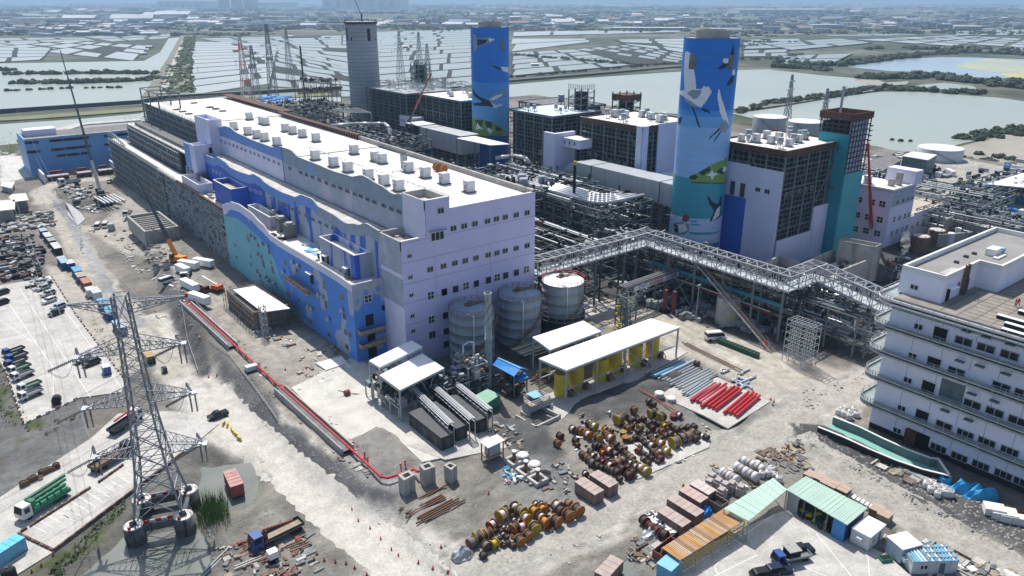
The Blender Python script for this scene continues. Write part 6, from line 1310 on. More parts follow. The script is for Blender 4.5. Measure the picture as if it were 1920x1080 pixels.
for k,(u,v,r,h_) in enumerate([(1779,462,1.3,5.),(1793,455,1.3,5.5),(1722,470,3.2,5.5),(1752,458,3.,5.5),(1700,465,3,4)]):
 x,y,_=P(u,v);t=thing('storage_vessel',['small white upright vessel, left of the pair behind the penthouse','small white upright vessel, right of the pair behind the penthouse','brownish tank with scaffold behind the penthouse, nearest one','brownish tank with scaffold behind the penthouse, farther one','dark low tank beside the steam plume'][k],'tank',(x,y,0));b=MB();b.lathe((0,0,0),[(r,0),(r,h_),(r*.9,h_+.3)],18);b.build('shell',[M.tankw if k<2 else M.rusty_l if k<4 else M.steel_d][0],t,True,world=0);b=MB();b.lathe((0,0,h_+.3),[(r*.88,0),(r*.2,.25)],18);b.build('lid',M.canopy if k<2 else M.conc_l,t,True,world=0)
 if k in (2,3):
  b=MB();R_=[(r*1.15*math.cos(i*.785),r*1.15*math.sin(i*.785),0) for i in range(9)]
  for i in R_[:-1]: b.beam(i,(i[0],i[1],h_+1.2),.12)
  for zz in (2,4,h_+.2): b.path([(a_[0],a_[1],zz) for a_ in R_],.07,5)
  b.build('scaffold',M.rusty_l,t,world=0)
vm=bpy.data.materials.new('steam');vm.use_nodes=True;nn_=vm.node_tree.nodes;ll=vm.node_tree.links;nn_.remove(nn_['Principled BSDF']);pv=nn_.new('ShaderNodeVolumePrincipled');pv.inputs['Color'].default_value=(.95,.95,.95,1);tc=nn_.new('ShaderNodeTexCoord');nz_=nn_.new('ShaderNodeTexNoise');nz_.inputs['Scale'].default_value=.55;nz_.inputs['Detail'].default_value=4;ll.new(tc.outputs['Object'],nz_.inputs['Vector']);mr=nn_.new('ShaderNodeMapRange');mr.inputs[1].default_value=.45;mr.inputs[2].default_value=.6;mr.inputs[4].default_value=1.6;ll.new(nz_.outputs[0],mr.inputs[0]);ll.new(mr.outputs[0],pv.inputs['Density']);ll.new(pv.outputs[0],nn_['Material Output'].inputs['Volume'])
x,y,_=P(1690,492,6);b=MB();
for k,(dx,dz,r) in enumerate([(0,7,.7),(.2,8.6,1.),(.6,10.2,1.4),(.2,12,1.6),(-.4,13.8,1.7),(-.2,15.6,1.4)]):
 b.lathe((x+dx*1.5,y,dz),[(r*.3,-r),(r*.8,-r*.6),(r,0),(r*.8,r*.6),(r*.3,r)],9,True);b.add([(x+dx*1.5+r*.3*math.cos(i*.698),y+r*.3*math.sin(i*.698),dz-r) for i in range(9)],[tuple(range(8,-1,-1))])
tag(b.build('steam_plume',vm),kind='stuff')
t=frame_block('vent_rig','small pipework rig giving off a plume of steam behind the right building',x-6,y-4,x+6,y+3,[2.5,5],4,M.steel,6,w=.3,dense=60)
for k,(u,v,r,h_,lb) in enumerate([(1440,252,11,12,'large pale oil tank behind the front boiler block, left one'),(1506,262,11,12,'large pale oil tank behind the front boiler block, right one'),(1760,298,12,6.5,'low wide white tank on the sand at the lake shore')]):
 x,y,_=P(u,v);t=thing('oil_tank',lb,'oil tank',(x,y,0));b=MB();b.lathe((0,0,0),[(r,0),(r,h_),(r*.99,h_+.2)],32,False);b.build('shell',M.tank if k<2 else M.tankw,t,True,world=0);b=MB();b.lathe((0,0,h_+.2),[(r*.99,0),(r*.1,1.)],32);b.build('roof',M.canopy,t,True,world=0);b=MB()
 for i in range(14): a0=math.pi+i*.09;b.beam((r*1.02*math.cos(a0),r*1.02*math.sin(a0),h_-i*h_/14),(r*1.02*math.cos(a0+.09),r*1.02*math.sin(a0+.09),h_-(i+1)*h_/14),.5,.2)
 b.build('stair',M.steel,t,world=0)
t=frame_block('pipe_rack','far dark rack with white lit pipes at the right edge',318,112,350,205,[4,8,11],10,M.steel,22,w=.5,dense=420,pm=[M.pipe,M.galv,M.steel])
frame_block('pipe_rack','green grey pipe rack with long lines at the right edge above the penthouse',300,66,316,128,[4,8,10],9,M.steel,18,w=.45,dense=160)
frame_block('pipe_rack','far pipe rack near the right sand flat',352,120,420,140,[4,8],10,M.steel,12,w=.5,dense=160)
t=frame_block('netted_scaffold','dark netted scaffold block behind the white building',296,152,312,172,[6,12,18],5,M.steel_d,0,w=.35,dense=0);panel(t,'net',M.steel_d,296.3,152.3,0,311.7,171.7,18.3)
for k,(px,z,hh,lb,mr_) in enumerate([([(1850,345),(1960,312),(2010,330),(1965,355)],9,9,'large white roofed open shed at the right edge',M.canopy),([(1695,305),(1722,285),(1758,293),(1738,297)][:0] or [(1692,292),(1712,284),(1757,290),(1740,300)],9,9,'small cream roofed shed in front of the low wide tank',M.roofw),([(1610,305),(1672,290),(1690,300),(1655,320),(1612,318)],9,9,'dark building with a littered roof right of the teal tower',M.conc_d),([(1608,302),(1612,296),(1672,306),(1672,312)],8,8,'long white roofed store behind the white building',M.canopy)]):
 q=[P(u,v,z) for u,v in px];cx_=sum(p[0] for p in q)/len(q);cy_=sum(p[1] for p in q)/len(q);t=thing('plant_shed',lb,'shed',(cx_,cy_,0));b=MB();b.prism(q,z-.4,z);b.build('roof',mr_,t)
 if k in (0,):
  for p in q: bar('post',(p[0],p[1],0),(p[0],p[1],z-.4),.5,M.steel,t)
  b=MB();b.prism([(cx_+(p[0]-cx_)*.9,cy_+(p[1]-cy_)*.9) for p in q],z-1.6,z-1.2);b.build('truss',M.steel,t)
 else: b=MB();b.prism([(cx_+(p[0]-cx_)*.98,cy_+(p[1]-cy_)*.98) for p in q],0,z-.41);b.build('wall',[M.steel,M.steel,M.conc_d,M.lavw][k],t)
debris([(1800,330),(1920,300),(1990,420),(1790,420)],220,0,'yard_clutter',[M.steel,M.conc_l,M.galv,M.dark,M.tarp,M.white],(1,4),(.4,2.6));debris([(1620,300),(1690,292),(1790,330),(1700,340)],110,0,'yard_clutter',[M.steel,M.conc_l,M.dark,M.white],(1,5),(.5,3))
debris([(1655,560),(1600,620),(1480,640),(1500,600),(1600,560)],140,0,'rubble',[M.conc_d,M.conc,M.rusty_l,M.conc_l],(.4,1.6),(.2,.8))
t=thing('substation_building','long two tone blue building with rows of small windows, far left by the channel','building',(75,470,0));a=Vector(P(58,328,-2.5));yb_=a.y
a0=PY(42,262,a.y);a=Vector((a.x,a.y,0));cB=Vector(P(262,300,-2.5));d=Vector((1,-.0,0));
x0,y0=40.5,461.;x1=110.;y1=492;zt=hz(x0,y0,262)
def sb(name,m,xa,ya,za,xb,yb2,zb,label=None): b=MB();b.box(xa,ya,za,xb,yb2,zb);return b.build(name,m,t,label=label)
bl1=mat('wall_cornflower',(.17,.37,.68),(.15,.33,.62),.6,.1);bl2=mat('wall_pale_blue',(.30,.46,.70),(.27,.42,.65),.6,.1)
sb('south_wall',bl1,x0,y0,-3,x1,y0+.6,zt);sb('west_wall',bl2,x0,y0+.6,-3,x0+.6,y1,zt);sb('wall_strip',bl2,x0+.02,y0-.04,-3,x1,y0-.003,1.5);sb('body',M.dark,x0+.7,y0+.7,-3,x1,y1,zt-2);sb('roof',M.roofw,x0+.6,y0+.6,zt-1.1,x1,y0+6,zt-.8);sb('roof',M.conc_d,x0+.6,y0+6,zt-1.1,x1,y1,zt-.9);sb('penthouse',M.lavw,x0+2,y1-16,zt-.9,x0+17,y1-6,zt+2.4)
sb('parapet',M.roofw,x0,y0,zt,x1,y0+.8,zt+.25)
for a_,c in [(260,388),(320,385),(600,358),(650,355),(790,342),(845,337),(975,325),(1020,320),(1350,292),(1520,275),(1565,272),(290,517),(345,513),(625,483),(680,479),(820,462),(875,458),(1005,445),(1045,440),(1355,410),(700,565),(840,550),(890,547),(1035,532)]:
 p=PY(20+a_/7.385,215+c/7.385,y0);win(t,'S',p,'three',4.4,1.3,M.steel_d)
t=frame_block('transformer_yard','row of dark transformers and red frames behind a fence in front of the blue building',44,438,88,452,[2.5],7,M.redd,0,w=.25,dense=0)
for k,(xx,w) in enumerate([(50,9),(62,6),(72,6),(82,8)]):
 panel(t,'transformer',M.black,xx-w/2,440,-2.5,xx+w/2,447,2.2);panel(t,'radiator_top',M.steel_l,xx-w/2-.3,440,2.3,xx+w/2+.3,444,2.6);panel(t,'conservator',M.redd,xx-w/3,448,2.5,xx+w/3,449.5,3.6)
panel(t,'fire_wall',M.lavw,43,437,-2.5,43.8,455,4.5);panel(t,'fire_wall',M.lavw,76.2,436,-2.5,77,452,5.5)
t=thing('yard_fence','long grey picket fence before the transformer yard','fence',(60,430,-2.5));pts=[Vector(P(u,v,-2.5)) for u,v in [(52,318),(68,336),(150,333),(215,327)]];b=MB();railing(b,pts,2.2,.12,1.6);b.build('pickets',M.steel,t,kind='stuff')
for a_,c in zip(pts,pts[1:]): bar('rail',a_+Vector((0,0,2.2)),c+Vector((0,0,2.2)),.16,M.steel,t)
for k,q in enumerate([[(0,348),(5,342),(28,340),(22,353)],[(16,370),(22,364),(48,362),(54,375),(26,378)],[(-30,378),(28,374),(28,392),(-30,398)]]):
 z=3.;pq=[P(u,v,z) for u,v in q];cx_=sum(p[0] for p in pq)/len(pq);cy_=sum(p[1] for p in pq)/len(pq)
 t=thing('flat_roof_shelter',['small flat roofed concrete hut at the far left edge, farthest one','concrete block hut with pale roof slab at the left edge, middle one','open concrete shelter with broad roof slab at the left edge, nearest one'][k],'hut',(cx_,cy_,-2.5));b=MB();b.prism(pq,z-.4,z);b.build('roof',M.roofw,t);b=MB();b.prism([(cx_+(p[0]-cx_)*.8,cy_+(p[1]-cy_)*.8) for p in pq],-2.6,z-.41);b.build('wall',M.conc,t)
# ================= TANKS, CANOPIES AND PLANT IN FRONT OF THE HALL =================
def big_tank(x,y,r,h,label,mw,mroof,skirt=False,rail=None):
 t=thing('storage_tank',label,'storage tank',(x,y,0));b=MB();prof=[]
 for k in range(6): z=h*k/6;prof+=[(r,z),(r,z+h/6-.06),(r+.05,z+h/6-.05),(r+.05,z+h/6-.01)]
 b.lathe((0,0,0),prof,40,False);b.build('shell',mw,t,True,world=0);b=MB();b.lathe((0,0,h),[(r,0),(r*.5,.55),(.3,.8)],40);b.build('roof',mroof,t,True,world=0)
 b=MB();R=[((r+.05)*math.cos(i*math.pi/10),(r+.05)*math.sin(i*math.pi/10)) for i in range(21)]
 for (a,c) in R[:-1]: b.beam((a,c,h),(a,c,h+1.1),.07)
 for hh in (.55,1.1): b.path([(a,c,h+hh) for a,c in R],.05,5)
 b.build('roof_railing',rail or M.redd,t,world=0)
 b=MB();b.box(-1.2,-.2,h+.8,2,1.6,h+1.);b.box(-.6,.2,h+1.,.4,1.,h+1.7);b.beam((2,.7,h+.9),(r,.7,h+.6),.8,.15)
 for xx in (-1.1,1.9):
  for yy in (-.1,1.5): b.beam((xx,yy,h+.4),(xx,yy,h+.85),.12)
 b.build('roof_platform',M.rusty_l,t,world=0)
 b=MB();n=30;a0,a1=math.radians(-172),math.radians(-22)
 for i in range(n):
  A=a0+(a1-a0)*i/n;z=.5+(h-.8)*i/n;b.add([(q*math.cos(A+e),q*math.sin(A+e),z+dz) for dz in (0,.12) for q,e in ((r+.06,0),(r+1.,0),(r+1.,(a1-a0)/n),(r+.06,(a1-a0)/n))],BOXF)
 for hh in (0.55,1.1): b.path([((r+1)*math.cos(a0+(a1-a0)*i/12),(r+1)*math.sin(a0+(a1-a0)*i/12),.6+(h-.8)*i/12+hh) for i in range(13)],.05,5)
 b.build('spiral_stair',M.rusty_l,t,world=0)
 b=MB();A=math.radians(-120);p=lambda q,z:(q*math.cos(A),q*math.sin(A),z);b.path([((r-.8)*math.cos(A-.3),(r-.8)*math.sin(A-.3),h+.4),p(r+.4,h+.2),p(r+.4,h-.5),p(r+.4,1.)],.13,7);b.build('overflow_pipe',M.pipe,t,world=0)
 if skirt:
  b=MB();b.lathe((0,0,0),[(r+.6,0),(r+.6,h*.42)],40,False);b.build('black_skirt',M.black,t,True,world=0);b=MB();R=[((r+1.4)*math.cos(i*math.pi/10),(r+1.4)*math.sin(i*math.pi/10)) for i in range(21)]
  for (a,c) in R[:-1]: b.beam((a,c,h*.36),(a,c,h*.62),.08)
  for z in (.36,.44,.53,.62): b.path([(a,c,h*z) for a,c in R],.06,5)
  b.build('ring_scaffold',M.steel_l,t,world=0)
 return t
bt=mat('tank_blue_grey',(.27,.32,.36),(.21,.25,.29),.45,.2,streak=((.19,.22,.25),.4,.55))
big_tank(97.4,141.4,5.6,15.,'grey blue storage tank, leftmost of three by the lavender wall, behind the slim chimney',bt,mat('tank_roof_blue',(.30,.38,.44),(.22,.28,.33),.5,.4))
big_tank(112.8,141.7,5.65,15.,'grey blue storage tank, middle one of three by the lavender wall',bt,MATS['tank_roof_blue'])
big_tank(128.2,142.2,5.7,15.2,'white roofed storage tank, rightmost of three, with a black lower half and ring scaffold',M.tank,M.canopy,True,M.red)
t=thing('slim_chimney','slim grey chimney with spiral strakes in front of the leftmost tank','chimney',(93.6,129.2,0));b=MB();b.lathe((0,0,0),[(.85,0),(.85,12),(.95,12.05),(.95,12.3),(.85,12.35),(.78,23.2),(.9,23.3),(.9,23.8)],14);b.build('shaft',mat('chimney_grey',(.36,.42,.43),(.29,.34,.35),.5,.4),t,True,world=0);b=MB()
for s in (0,2.09,4.19): b.path([(.92*math.cos(s+i*.45),.92*math.sin(s+i*.45),15+i*.55) for i in range(15)],.07,5)
b.build('strake',M.steel,t,world=0);b=MB();b.tube((0,0,23.81),(0,0,23.85),.7,12);b.build('mouth',M.dark,t,world=0)
def canopy(name,label,px,z,th,posts,slope=0,brace=True,m=None):
 q=[P(u,v,z) for u,v in px];cx_=sum(p[0] for p in q)/4;cy_=sum(p[1] for p in q)/4;t=thing(name,label,'canopy',(cx_,cy_,0));b=MB();b.prism(q,z-th,z);b.build('roof',m or M.canopy,t)
 A,B_,C_q,D=[Vector((cx_+(p[0]-cx_)*.985,cy_+(p[1]-cy_)*.94,0)) for p in q]
 for i in range(posts):
  f=i/(posts-1)
  for p in (A.lerp(B_,f),D.lerp(C_q,f)): bar('post',(p.x,p.y,0),(p.x,p.y,z-th),.34,M.steel_l,t)
 b=MB()
 for (s,e) in ((A,B_),(D,C_q)): b.beam((s.x,s.y,z-th-.25),(e.x,e.y,z-th-.25),.3);b.beam((s.x,s.y,(z-th)*.42),(e.x,e.y,(z-th)*.42),.22)
 for i in range(posts): f=i/(posts-1);p=A.lerp(B_,f);r_=D.lerp(C_q,f);b.beam((p.x,p.y,z-th-.25),(r_.x,r_.y,z-th-.25),.3)
 p=D.lerp(C_q,.5);r_=D.lerp(C_q,.75);b.beam((p.x,p.y,.2),(r_.x,r_.y,z-1),.15);b.beam((r_.x,r_.y,.2),(p.x,p.y,z-1),.15)
 b.build('eaves_beams',M.steel_l,t);return t
canopy('tank_canopy','long white canopy roof over the yellow tanks',[(1010,672),(1220,597),(1275,613),(1062,694)],8.6,.35,5)
canopy('tank_canopy','smaller white canopy roof in front of the black skirted tank',[(998,632),(1094,601),(1127,621),(1031,656)],8.6,.3,3)
canopy('pump_canopy','narrow white canopy roof, upper one of the pair by the blue corner',[(692,676),(772,638),(792,650),(711,688)],9.4,.3,2)
canopy('pump_canopy','broad white canopy roof, lower one of the pair by the blue corner',[(712,703),(791,662),(833,690),(750,731)],8.,.3,2)
x0,y0=68,126
frame_block('pump_structure','mid level steel frame and pipes under the pair of white canopies',68.5,128,81,143.5,[3.2],4,M.steel_l,14,w=.28,dense=170)
yt=[(104.3,114.4),(109.5,114.9),(116.8,114.4),(122.8,115.5),(129.2,114.6),(136.1,115.2)]
for k,(x,y) in enumerate(yt):
 t=thing('yellow_tank','yellow cylindrical tank under the long white canopy, %s from the left'%ordinal(k),'tank',(x,y+.9,.1),0,'yellow tanks under the long canopy');b=MB();b.lathe((0,0,0),[(1.75,0),(1.75,5.6),(1.65,5.75)],22);b.build('shell',M.yellow,t,True,world=0);b=MB();b.lathe((0,0,5.76),[(1.68,0),(.4,.35)],22);b.build('lid',mat('tank_lid_ochre',(.28,.24,.08),None,.7,1),t,True,world=0)
 b=MB();b.box(.5,-2.6,0,1.6,-1.7,1.7);b.beam((1.6,-2.2,1.7),(2.4,-2.8,0),.2);b.build('step_frame',M.rusty_l,t,world=0)
for k,(x,y) in enumerate([(107,125.5),(114,126.5)]):
 t=thing('bulk_tank','yellowish pump skid behind the long canopy, %s'%('left','right')[k],'pump',(x,y,0));b=MB();b.box(-1.6,-1,0,1.6,1,.5);b.build('skid',M.steel,t,world=0);b=MB();b.tube((-1.2,0,1.1),(1.2,0,1.1),.6,12);b.build('motor',M.yellow,t,world=0)
for k,(q,lb) in enumerate([([(766,775),(785,765),(850,808),(832,820)],'long anthracite switchgear box, nearest of three'),([(800,761),(818,751),(873,792),(854,805)],'long anthracite switchgear box, middle of three'),([(838,746),(856,737),(912,775),(893,790)],'long anthracite switchgear box, farthest of three')]):
 z=3.4;pq=[P(u,v,z) for u,v in q];xs=(min(p[0] for p in pq)+.3,max(p[0] for p in pq)-.3);ys=(min(p[1] for p in pq)+.2,max(p[1] for p in pq)-.2);t=thing('switchgear_box',lb,'switchgear box',((xs[0]+xs[1])/2,ys[0],.2),0,'switchgear boxes on the slab')
 b=MB();b.box(xs[0],ys[0],.25,xs[1],ys[1],z-.15);b.build('body',mat('anthracite_side',(.035,.038,.043),(.025,.027,.03),.6,.6),t);b=MB();b.box(xs[0]-.1,ys[0]-.1,z-.15,xs[1]+.1,ys[1]+.1,z);b.build('roof',M.anth,t)
 for i in range(3): yy=ys[0]+(ys[1]-ys[0])*(i+.5)/3;b=MB();b.box(xs[0]-.06,yy-.7,.5,xs[0]-.01,yy+.7,2.6);b.build('side_panel',M.anth,t)
 b=MB();b.box((xs[0]+xs[1])/2-.6,ys[0]-.06,.4,(xs[0]+xs[1])/2+.6,ys[0]-.01,2.6);b.build('end_door',M.anth,t)
for k,(u0,v0,u1,v1) in enumerate([(775,728,845,795),(812,722,885,786),(842,708,918,768)]):
 a=Vector(P(u0,v0,5.));c=Vector(P(u1,v1,5.));t=thing('pipe_trestle','light pipe trestle between the switchgear boxes, %s from the left'%ordinal(k),'pipe trestle',(a.x,a.y,0),0,'pipe trestles over the switchgear');n=Vector((.7,0,0))
 for s in (-1,1):
  for z in (0,-.9): bar('chord',a+n*s+Vector((0,0,z)),c+n*s+Vector((0,0,z)),.16,M.galv,t)
 b=MB()
 for i in range(12): p=a.lerp(c,i/11);b.beam(p+n,p-n,.12);b.beam(p+n,p+n-Vector((0,0,.9)),.1);b.beam(p-n,p-n-Vector((0,0,.9)),.1)
 b.build('rungs',M.galv,t,kind='stuff')
 for q_ in (-.35,0,.35): bar('pipe',a+Vector((q_,0,.15)),c+Vector((q_,0,.15)),.12,M.pipe,t,True)
 for f in (.05,.5,1):
  p=a.lerp(c,f)
  for s in (-1,1): bar('leg',(p.x+n.x*s,p.y,.2),(p.x+n.x*s,p.y,4.1),.18,M.galv,t)
frame_block('pump_structure','jumble of white pipes between the canopies and the switchgear',80,126.5,92,134,[2.6,4.6],3,M.steel_l,12,w=.22,dense=110)
t=frame_block('process_skid','cream coloured skid with vessels and a looped pipe left of the slim chimney',86.5,127.5,92,133.5,[4.6,7.4],2.8,M.steel_l,0,w=.28,dense=0)
b=MB();b.box(86.3,127.3,4.7,92.2,133.7,4.9);b.build('deck',M.tan,t);b=MB();b.tube((87.6,130.5,6.2),(91,130.5,6.2),1.1,12);b.build('vessel',M.conc_l,t,True)
b=MB();b.path([(88,131.5,7.6),(88,131.5,11.2),(89.5,131.5,11.8),(91,131.5,11.2),(91,131.5,5)],.18,7);b.build('looped_pipe',M.pipe,t,True);b=MB()
for k in range(60): b.mi=random.randrange(4);b.obox((random.uniform(86.5,91.8),random.uniform(127.8,133.2),random.choice([5.2,7.9,8.6])),(random.uniform(.2,1.2),random.uniform(.2,.6),random.uniform(.3,1)))
b.build('valves',[M.rusty_l,M.conc_l,M.tan,M.galv],t,kind='stuff');b=MB();railing(b,[(86.4,127.4,4.9),(92.1,127.4,4.9),(92.1,133.6,4.9)],1.1,.07,1.5);b.build('railing',M.rusty_l,t)
t=thing('blue_roof_shed','small shed with a bright blue gabled roof right of the slim chimney','shed',(*P(955,715)[:2],0));z=5.6;q=[Vector(P(u,v,z)) for u,v in [(924,684),(944,674),(988,692),(964,706)]];r0=(q[0]+q[1])/2+Vector((0,0,1.1));r1=(q[2]+q[3])/2+Vector((0,0,1.1))
b=MB();tup=lambda *v:[tuple(x) for x in v];b.add(tup(q[0],q[3],r1,r0),[(0,1,2,3)]);b.add(tup(q[1],q[2],r1,r0),[(3,2,1,0)]);dz=Vector((0,0,.15));b.add(tup(q[0]-dz,q[3]-dz,r1-dz,r0-dz),[(3,2,1,0)]);b.add(tup(q[1]-dz,q[2]-dz,r1-dz,r0-dz),[(0,1,2,3)]);b.build('roof',mat('roof_bright_blue',(.03,.25,.66),(.025,.21,.58),.4,.5),t)
b=MB();b.add([tuple(P(u,v,4.2)) for u,v in [(964,708),(983,698),(991,707),(972,716)]]+[tuple(P(u,v,4.35)) for u,v in [(964,708),(983,698),(991,707),(972,716)]],BOXF);b.build('lean_to_roof',MATS['roof_bright_blue'],t)
for p in q: bar('post',(p.x,p.y,0),(p.x,p.y,z-.1),.25,M.steel,t)
b=MB();b.beam(r0,r1,.35,.2);b.build('ridge_cap',M.cyan,t);b=MB()
for k in range(40): b.mi=random.randrange(4);p=q[3].lerp(q[1],random.random());b.obox((p.x+random.uniform(-3,3),p.y+random.uniform(-2,2),random.uniform(.3,3)),(random.uniform(.4,1.6),random.uniform(.3,1),random.uniform(.4,1.4)))
b.build('machinery',[M.dark,M.steel_d,M.rusty_l,M.steel],t,kind='stuff')
t=thing('green_container','green container with a faded pale green roof behind the switchgear','container',(*P(915,760)[:2],0));z=2.9;q=[P(u,v,z) for u,v in [(889,742),(914,729),(938,740),(912,757)]];b=MB();b.prism(q,.1,z-.1,False);b.build('wall',M.green,t);b=MB();b.prism(q,z-.1,z);b.build('roof',mat('green_roof_faded',(.28,.46,.35),(.20,.38,.27),.6,.6),t)
t=thing('horizontal_vessel','grey horizontal vessel under a cluttered cream platform','vessel',(*P(1005,765)[:2],0));a=Vector(P(985,768,1.6));c=Vector(P(1028,750,1.6));b=MB();b.tube(a,c,1.25,14);b.build('shell',M.tank,t,True)
b=MB();q=[P(u,v,3.5) for u,v in [(981,752),(1012,740),(1030,748),(996,763)]];b.prism(q,3.3,3.5);b.build('platform',M.tan,t);b=MB();railing(b,[tuple(p) for p in q]+[tuple(q[0])],1.1,.07,1.5);b.build('railing',M.white,t);b=MB();q=[P(u,v,4.6) for u,v in [(986,738),(1005,731),(1017,742),(1002,747)]];b.prism(q,4.5,4.6);b.build('sunshade',M.cyan,t)
b=MB()
for p in (a,c): b.box(p.x-.5,p.y-1.2,0,p.x+.5,p.y+1.2,.9)
b.build('saddle',M.conc_l,t)
pw2=[P(u,v,.9) for u,v in [(966,778),(1005,800),(1052,778),(1020,762)]]
t=thing('bund_wall','low concrete bund around the horizontal vessel','wall',pw2[1]);pw(pw2,0,.9,.35).build('wall',M.conc_l,t)
t=thing('site_hut','small raised hut with a flat cream roof and timber staging','hut',(*P(922,870)[:2],0));q=[P(u,v,4.3) for u,v in [(899,828),(932,814),(947,825),(915,840)]];b=MB();b.prism(q,4.15,4.3);b.build('roof',M.roofw,t);cx_=sum(p[0] for p in q)/4;cy_=sum(p[1] for p in q)/4;b=MB();b.prism([(cx_+(p[0]-cx_)*.62,cy_+(p[1]-cy_)*.62) for p in q],1.6,4.1);b.build('wall',M.tank,t);b=MB();b.prism([(cx_+(p[0]-cx_)*.9,cy_+(p[1]-cy_)*.9) for p in q],1.3,1.55);b.build('staging',M.tan,t)
for p in q: bar('leg',(cx_+(p[0]-cx_)*.85,cy_+(p[1]-cy_)*.85,-.2),(cx_+(p[0]-cx_)*.85,cy_+(p[1]-cy_)*.85,4.1),.2,M.rusty_l,t)
for k,(px,h_) in enumerate([([(746,890),(768,881),(778,890),(757,901)],4.),([(786,872),(806,865),(816,875),(795,882)],4.),([(832,872),(843,866),(857,872),(846,881)],3.6)]):
 q=[P(u,v,h_-.3) for u,v in px];cx_=sum(p[0] for p in q)/4;cy_=sum(p[1] for p in q)/4;t=thing('concrete_pit','%s hollow concrete pier %s'%(('square','square','narrow')[k],('at the end of the red pipe, nearer one','at the end of the red pipe, farther one','with a small timber scaffold, right of the red pipe end')[k]),'concrete pier',(cx_,cy_,-.5),0,'hollow concrete piers');
 o=[(cx_+(p[0]-cx_)*1.0,cy_+(p[1]-cy_)*1.0) for p in q];i_=[(cx_+(p[0]-cx_)*.55,cy_+(p[1]-cy_)*.55) for p in q];b=MB();b.prism(o,-.8,h_-.3,False);zt_=h_-.3
 for j in range(4): a=o[j];c=o[(j+1)%4];ai=i_[j];ci=i_[(j+1)%4];b.add([(*a,zt_),(*c,zt_),(*ci,zt_),(*ai,zt_)],[(0,1,2,3)]);b.add([(*ai,zt_),(*ci,zt_),(*ci,zt_-2.),(*ai,zt_-2.)],[(0,1,2,3)])
 b.build('wall',M.conc,t);b=MB();b.poly([(x_,y_,zt_-2) for x_,y_ in i_]);b.build('void',M.dark,t)
t=thing('pipe_trough','long concrete trough carrying red fire pipes down the dirt bank','pipe trough',(*P(430,620)[:2],0))
def seg(px,z): return [Vector(P(u,v,z)) for u,v in px]
for (u0,v0,u1,v1) in [(345,562,436,644),(524,724,652,838)]:
 a=Vector(P(u0,v0,1.5));c=Vector(P(u1,v1,1.5));d=(c-a).normalized();n=Vector((-d.y,d.x,0))
 for s in (-1.25,1.25):
  A=a+n*s;C_2=c+n*s;b=MB();b.add([tuple(A+n*e+Vector((0,0,z))) for z,e in ((-3.5,-.15),(-3.5,.15))]+[tuple(C_2+n*e+Vector((0,0,z))) for z,e in ((-3.5,.15),(-3.5,-.15))]+[tuple(A+n*e) for e in (-.15,.15)]+[tuple(C_2+n*e) for e in (.15,-.15)],BOXF);b.build('side_wall',M.conc_l if s>0 else M.conc,t)
 b=MB();b.add([tuple(v+Vector((0,0,-.7))) for v in (a-n*1.1,c-n*1.1,c+n*1.1,a+n*1.1)],[(0,1,2,3)]);b.build('trough_floor',M.conc_d,t)
rp=thing('fire_main','long red fire main with bends running from the trough to the hollow piers','pipe',(*P(600,790)[:2],.5))
pts=seg([(345,562),(436,644),(524,724),(650,835),(715,894)],.9)+seg([(728,896),(776,880)],1.)+seg([(783,884),(800,880)],1.6)
for k_,(a,c) in enumerate(zip(pts,pts[1:])): bar('pipe',a,c,.17 if k_ in (0,2) else .27,M.red,rp,True)
b=MB();
for p in pts[1:-1]: b.lathe((p.x,p.y,p.z),[(.1,-.3),(.28,-.12),(.28,.12),(.1,.3)],8)
b.build('elbow',M.red,rp)
off=Vector((.6,.1,0));q=seg([(345,562),(436,644)],.9);bar('pipe',q[0]+off,q[1]+off,.13,M.red,rp,True);q=seg([(524,724),(650,835)],.9);bar('pipe',q[0]+off,q[1]+off,.13,M.red,rp,True);q=seg([(750,897),(772,888)],.6)
for f in (.15,.3,.45,.6,.75,.9):
 p=pts[1].lerp(pts[2],f);b=MB();b.box(p.x-.4,p.y-.4,p.z-1.4,p.x+.4,p.y+.4,p.z-.3);b.build('pipe_support',M.conc,rp)
for k,(u,v) in enumerate([(684,858),(690,868),(752,880),(760,874)]):
 x,y,z=P(u,v,.4);t=thing('fire_valve','small red valve post beside the fire main, %s from the left'%ordinal(k),'valve',(x,y,.1),0,'valve posts on the fire main');b=MB();b.tube((0,0,0),(0,0,1.4),.14,8);b.build('stem',M.red,t,world=0);b=MB();b.tube((-.3,0,1.45),(.3,0,1.45),.12,8);b.build('wheel',M.red,t,world=0)
for k,(u,v,r,h_) in enumerate([(980,862,1.2,1.4),(1002,878,1.2,1.3),(1103,812-10,1.1,1.1),(1192,850-12,1.1,1.),(1023,895,1.05,1.2)]):
 if k in (2,3): u,v=[(1236,743),(1258,752)][k-2]
 x,y,z=G(u,v);t=thing('manhole_ring',['round concrete chamber with lid, behind the white bagged rubble','round concrete chamber beside the four legged footing','round white concrete chamber right of the drum yard, upper one','round white concrete chamber right of the drum yard, lower one','open concrete ring beside the pier footings'][k],'concrete ring',(x,y,z-.1));b=MB();b.lathe((0,0,0),[(r,0),(r,h_)],18,k!=4);b.build('ring',M.conc_l,t,True,world=0);b=MB();b.lathe((0,0,h_-(.6 if k==4 else -.01)),[(r*.8,0),(r*.75,.08)],18);b.build('lid',M.dark if k==4 else M.roofw,t,True,world=0)
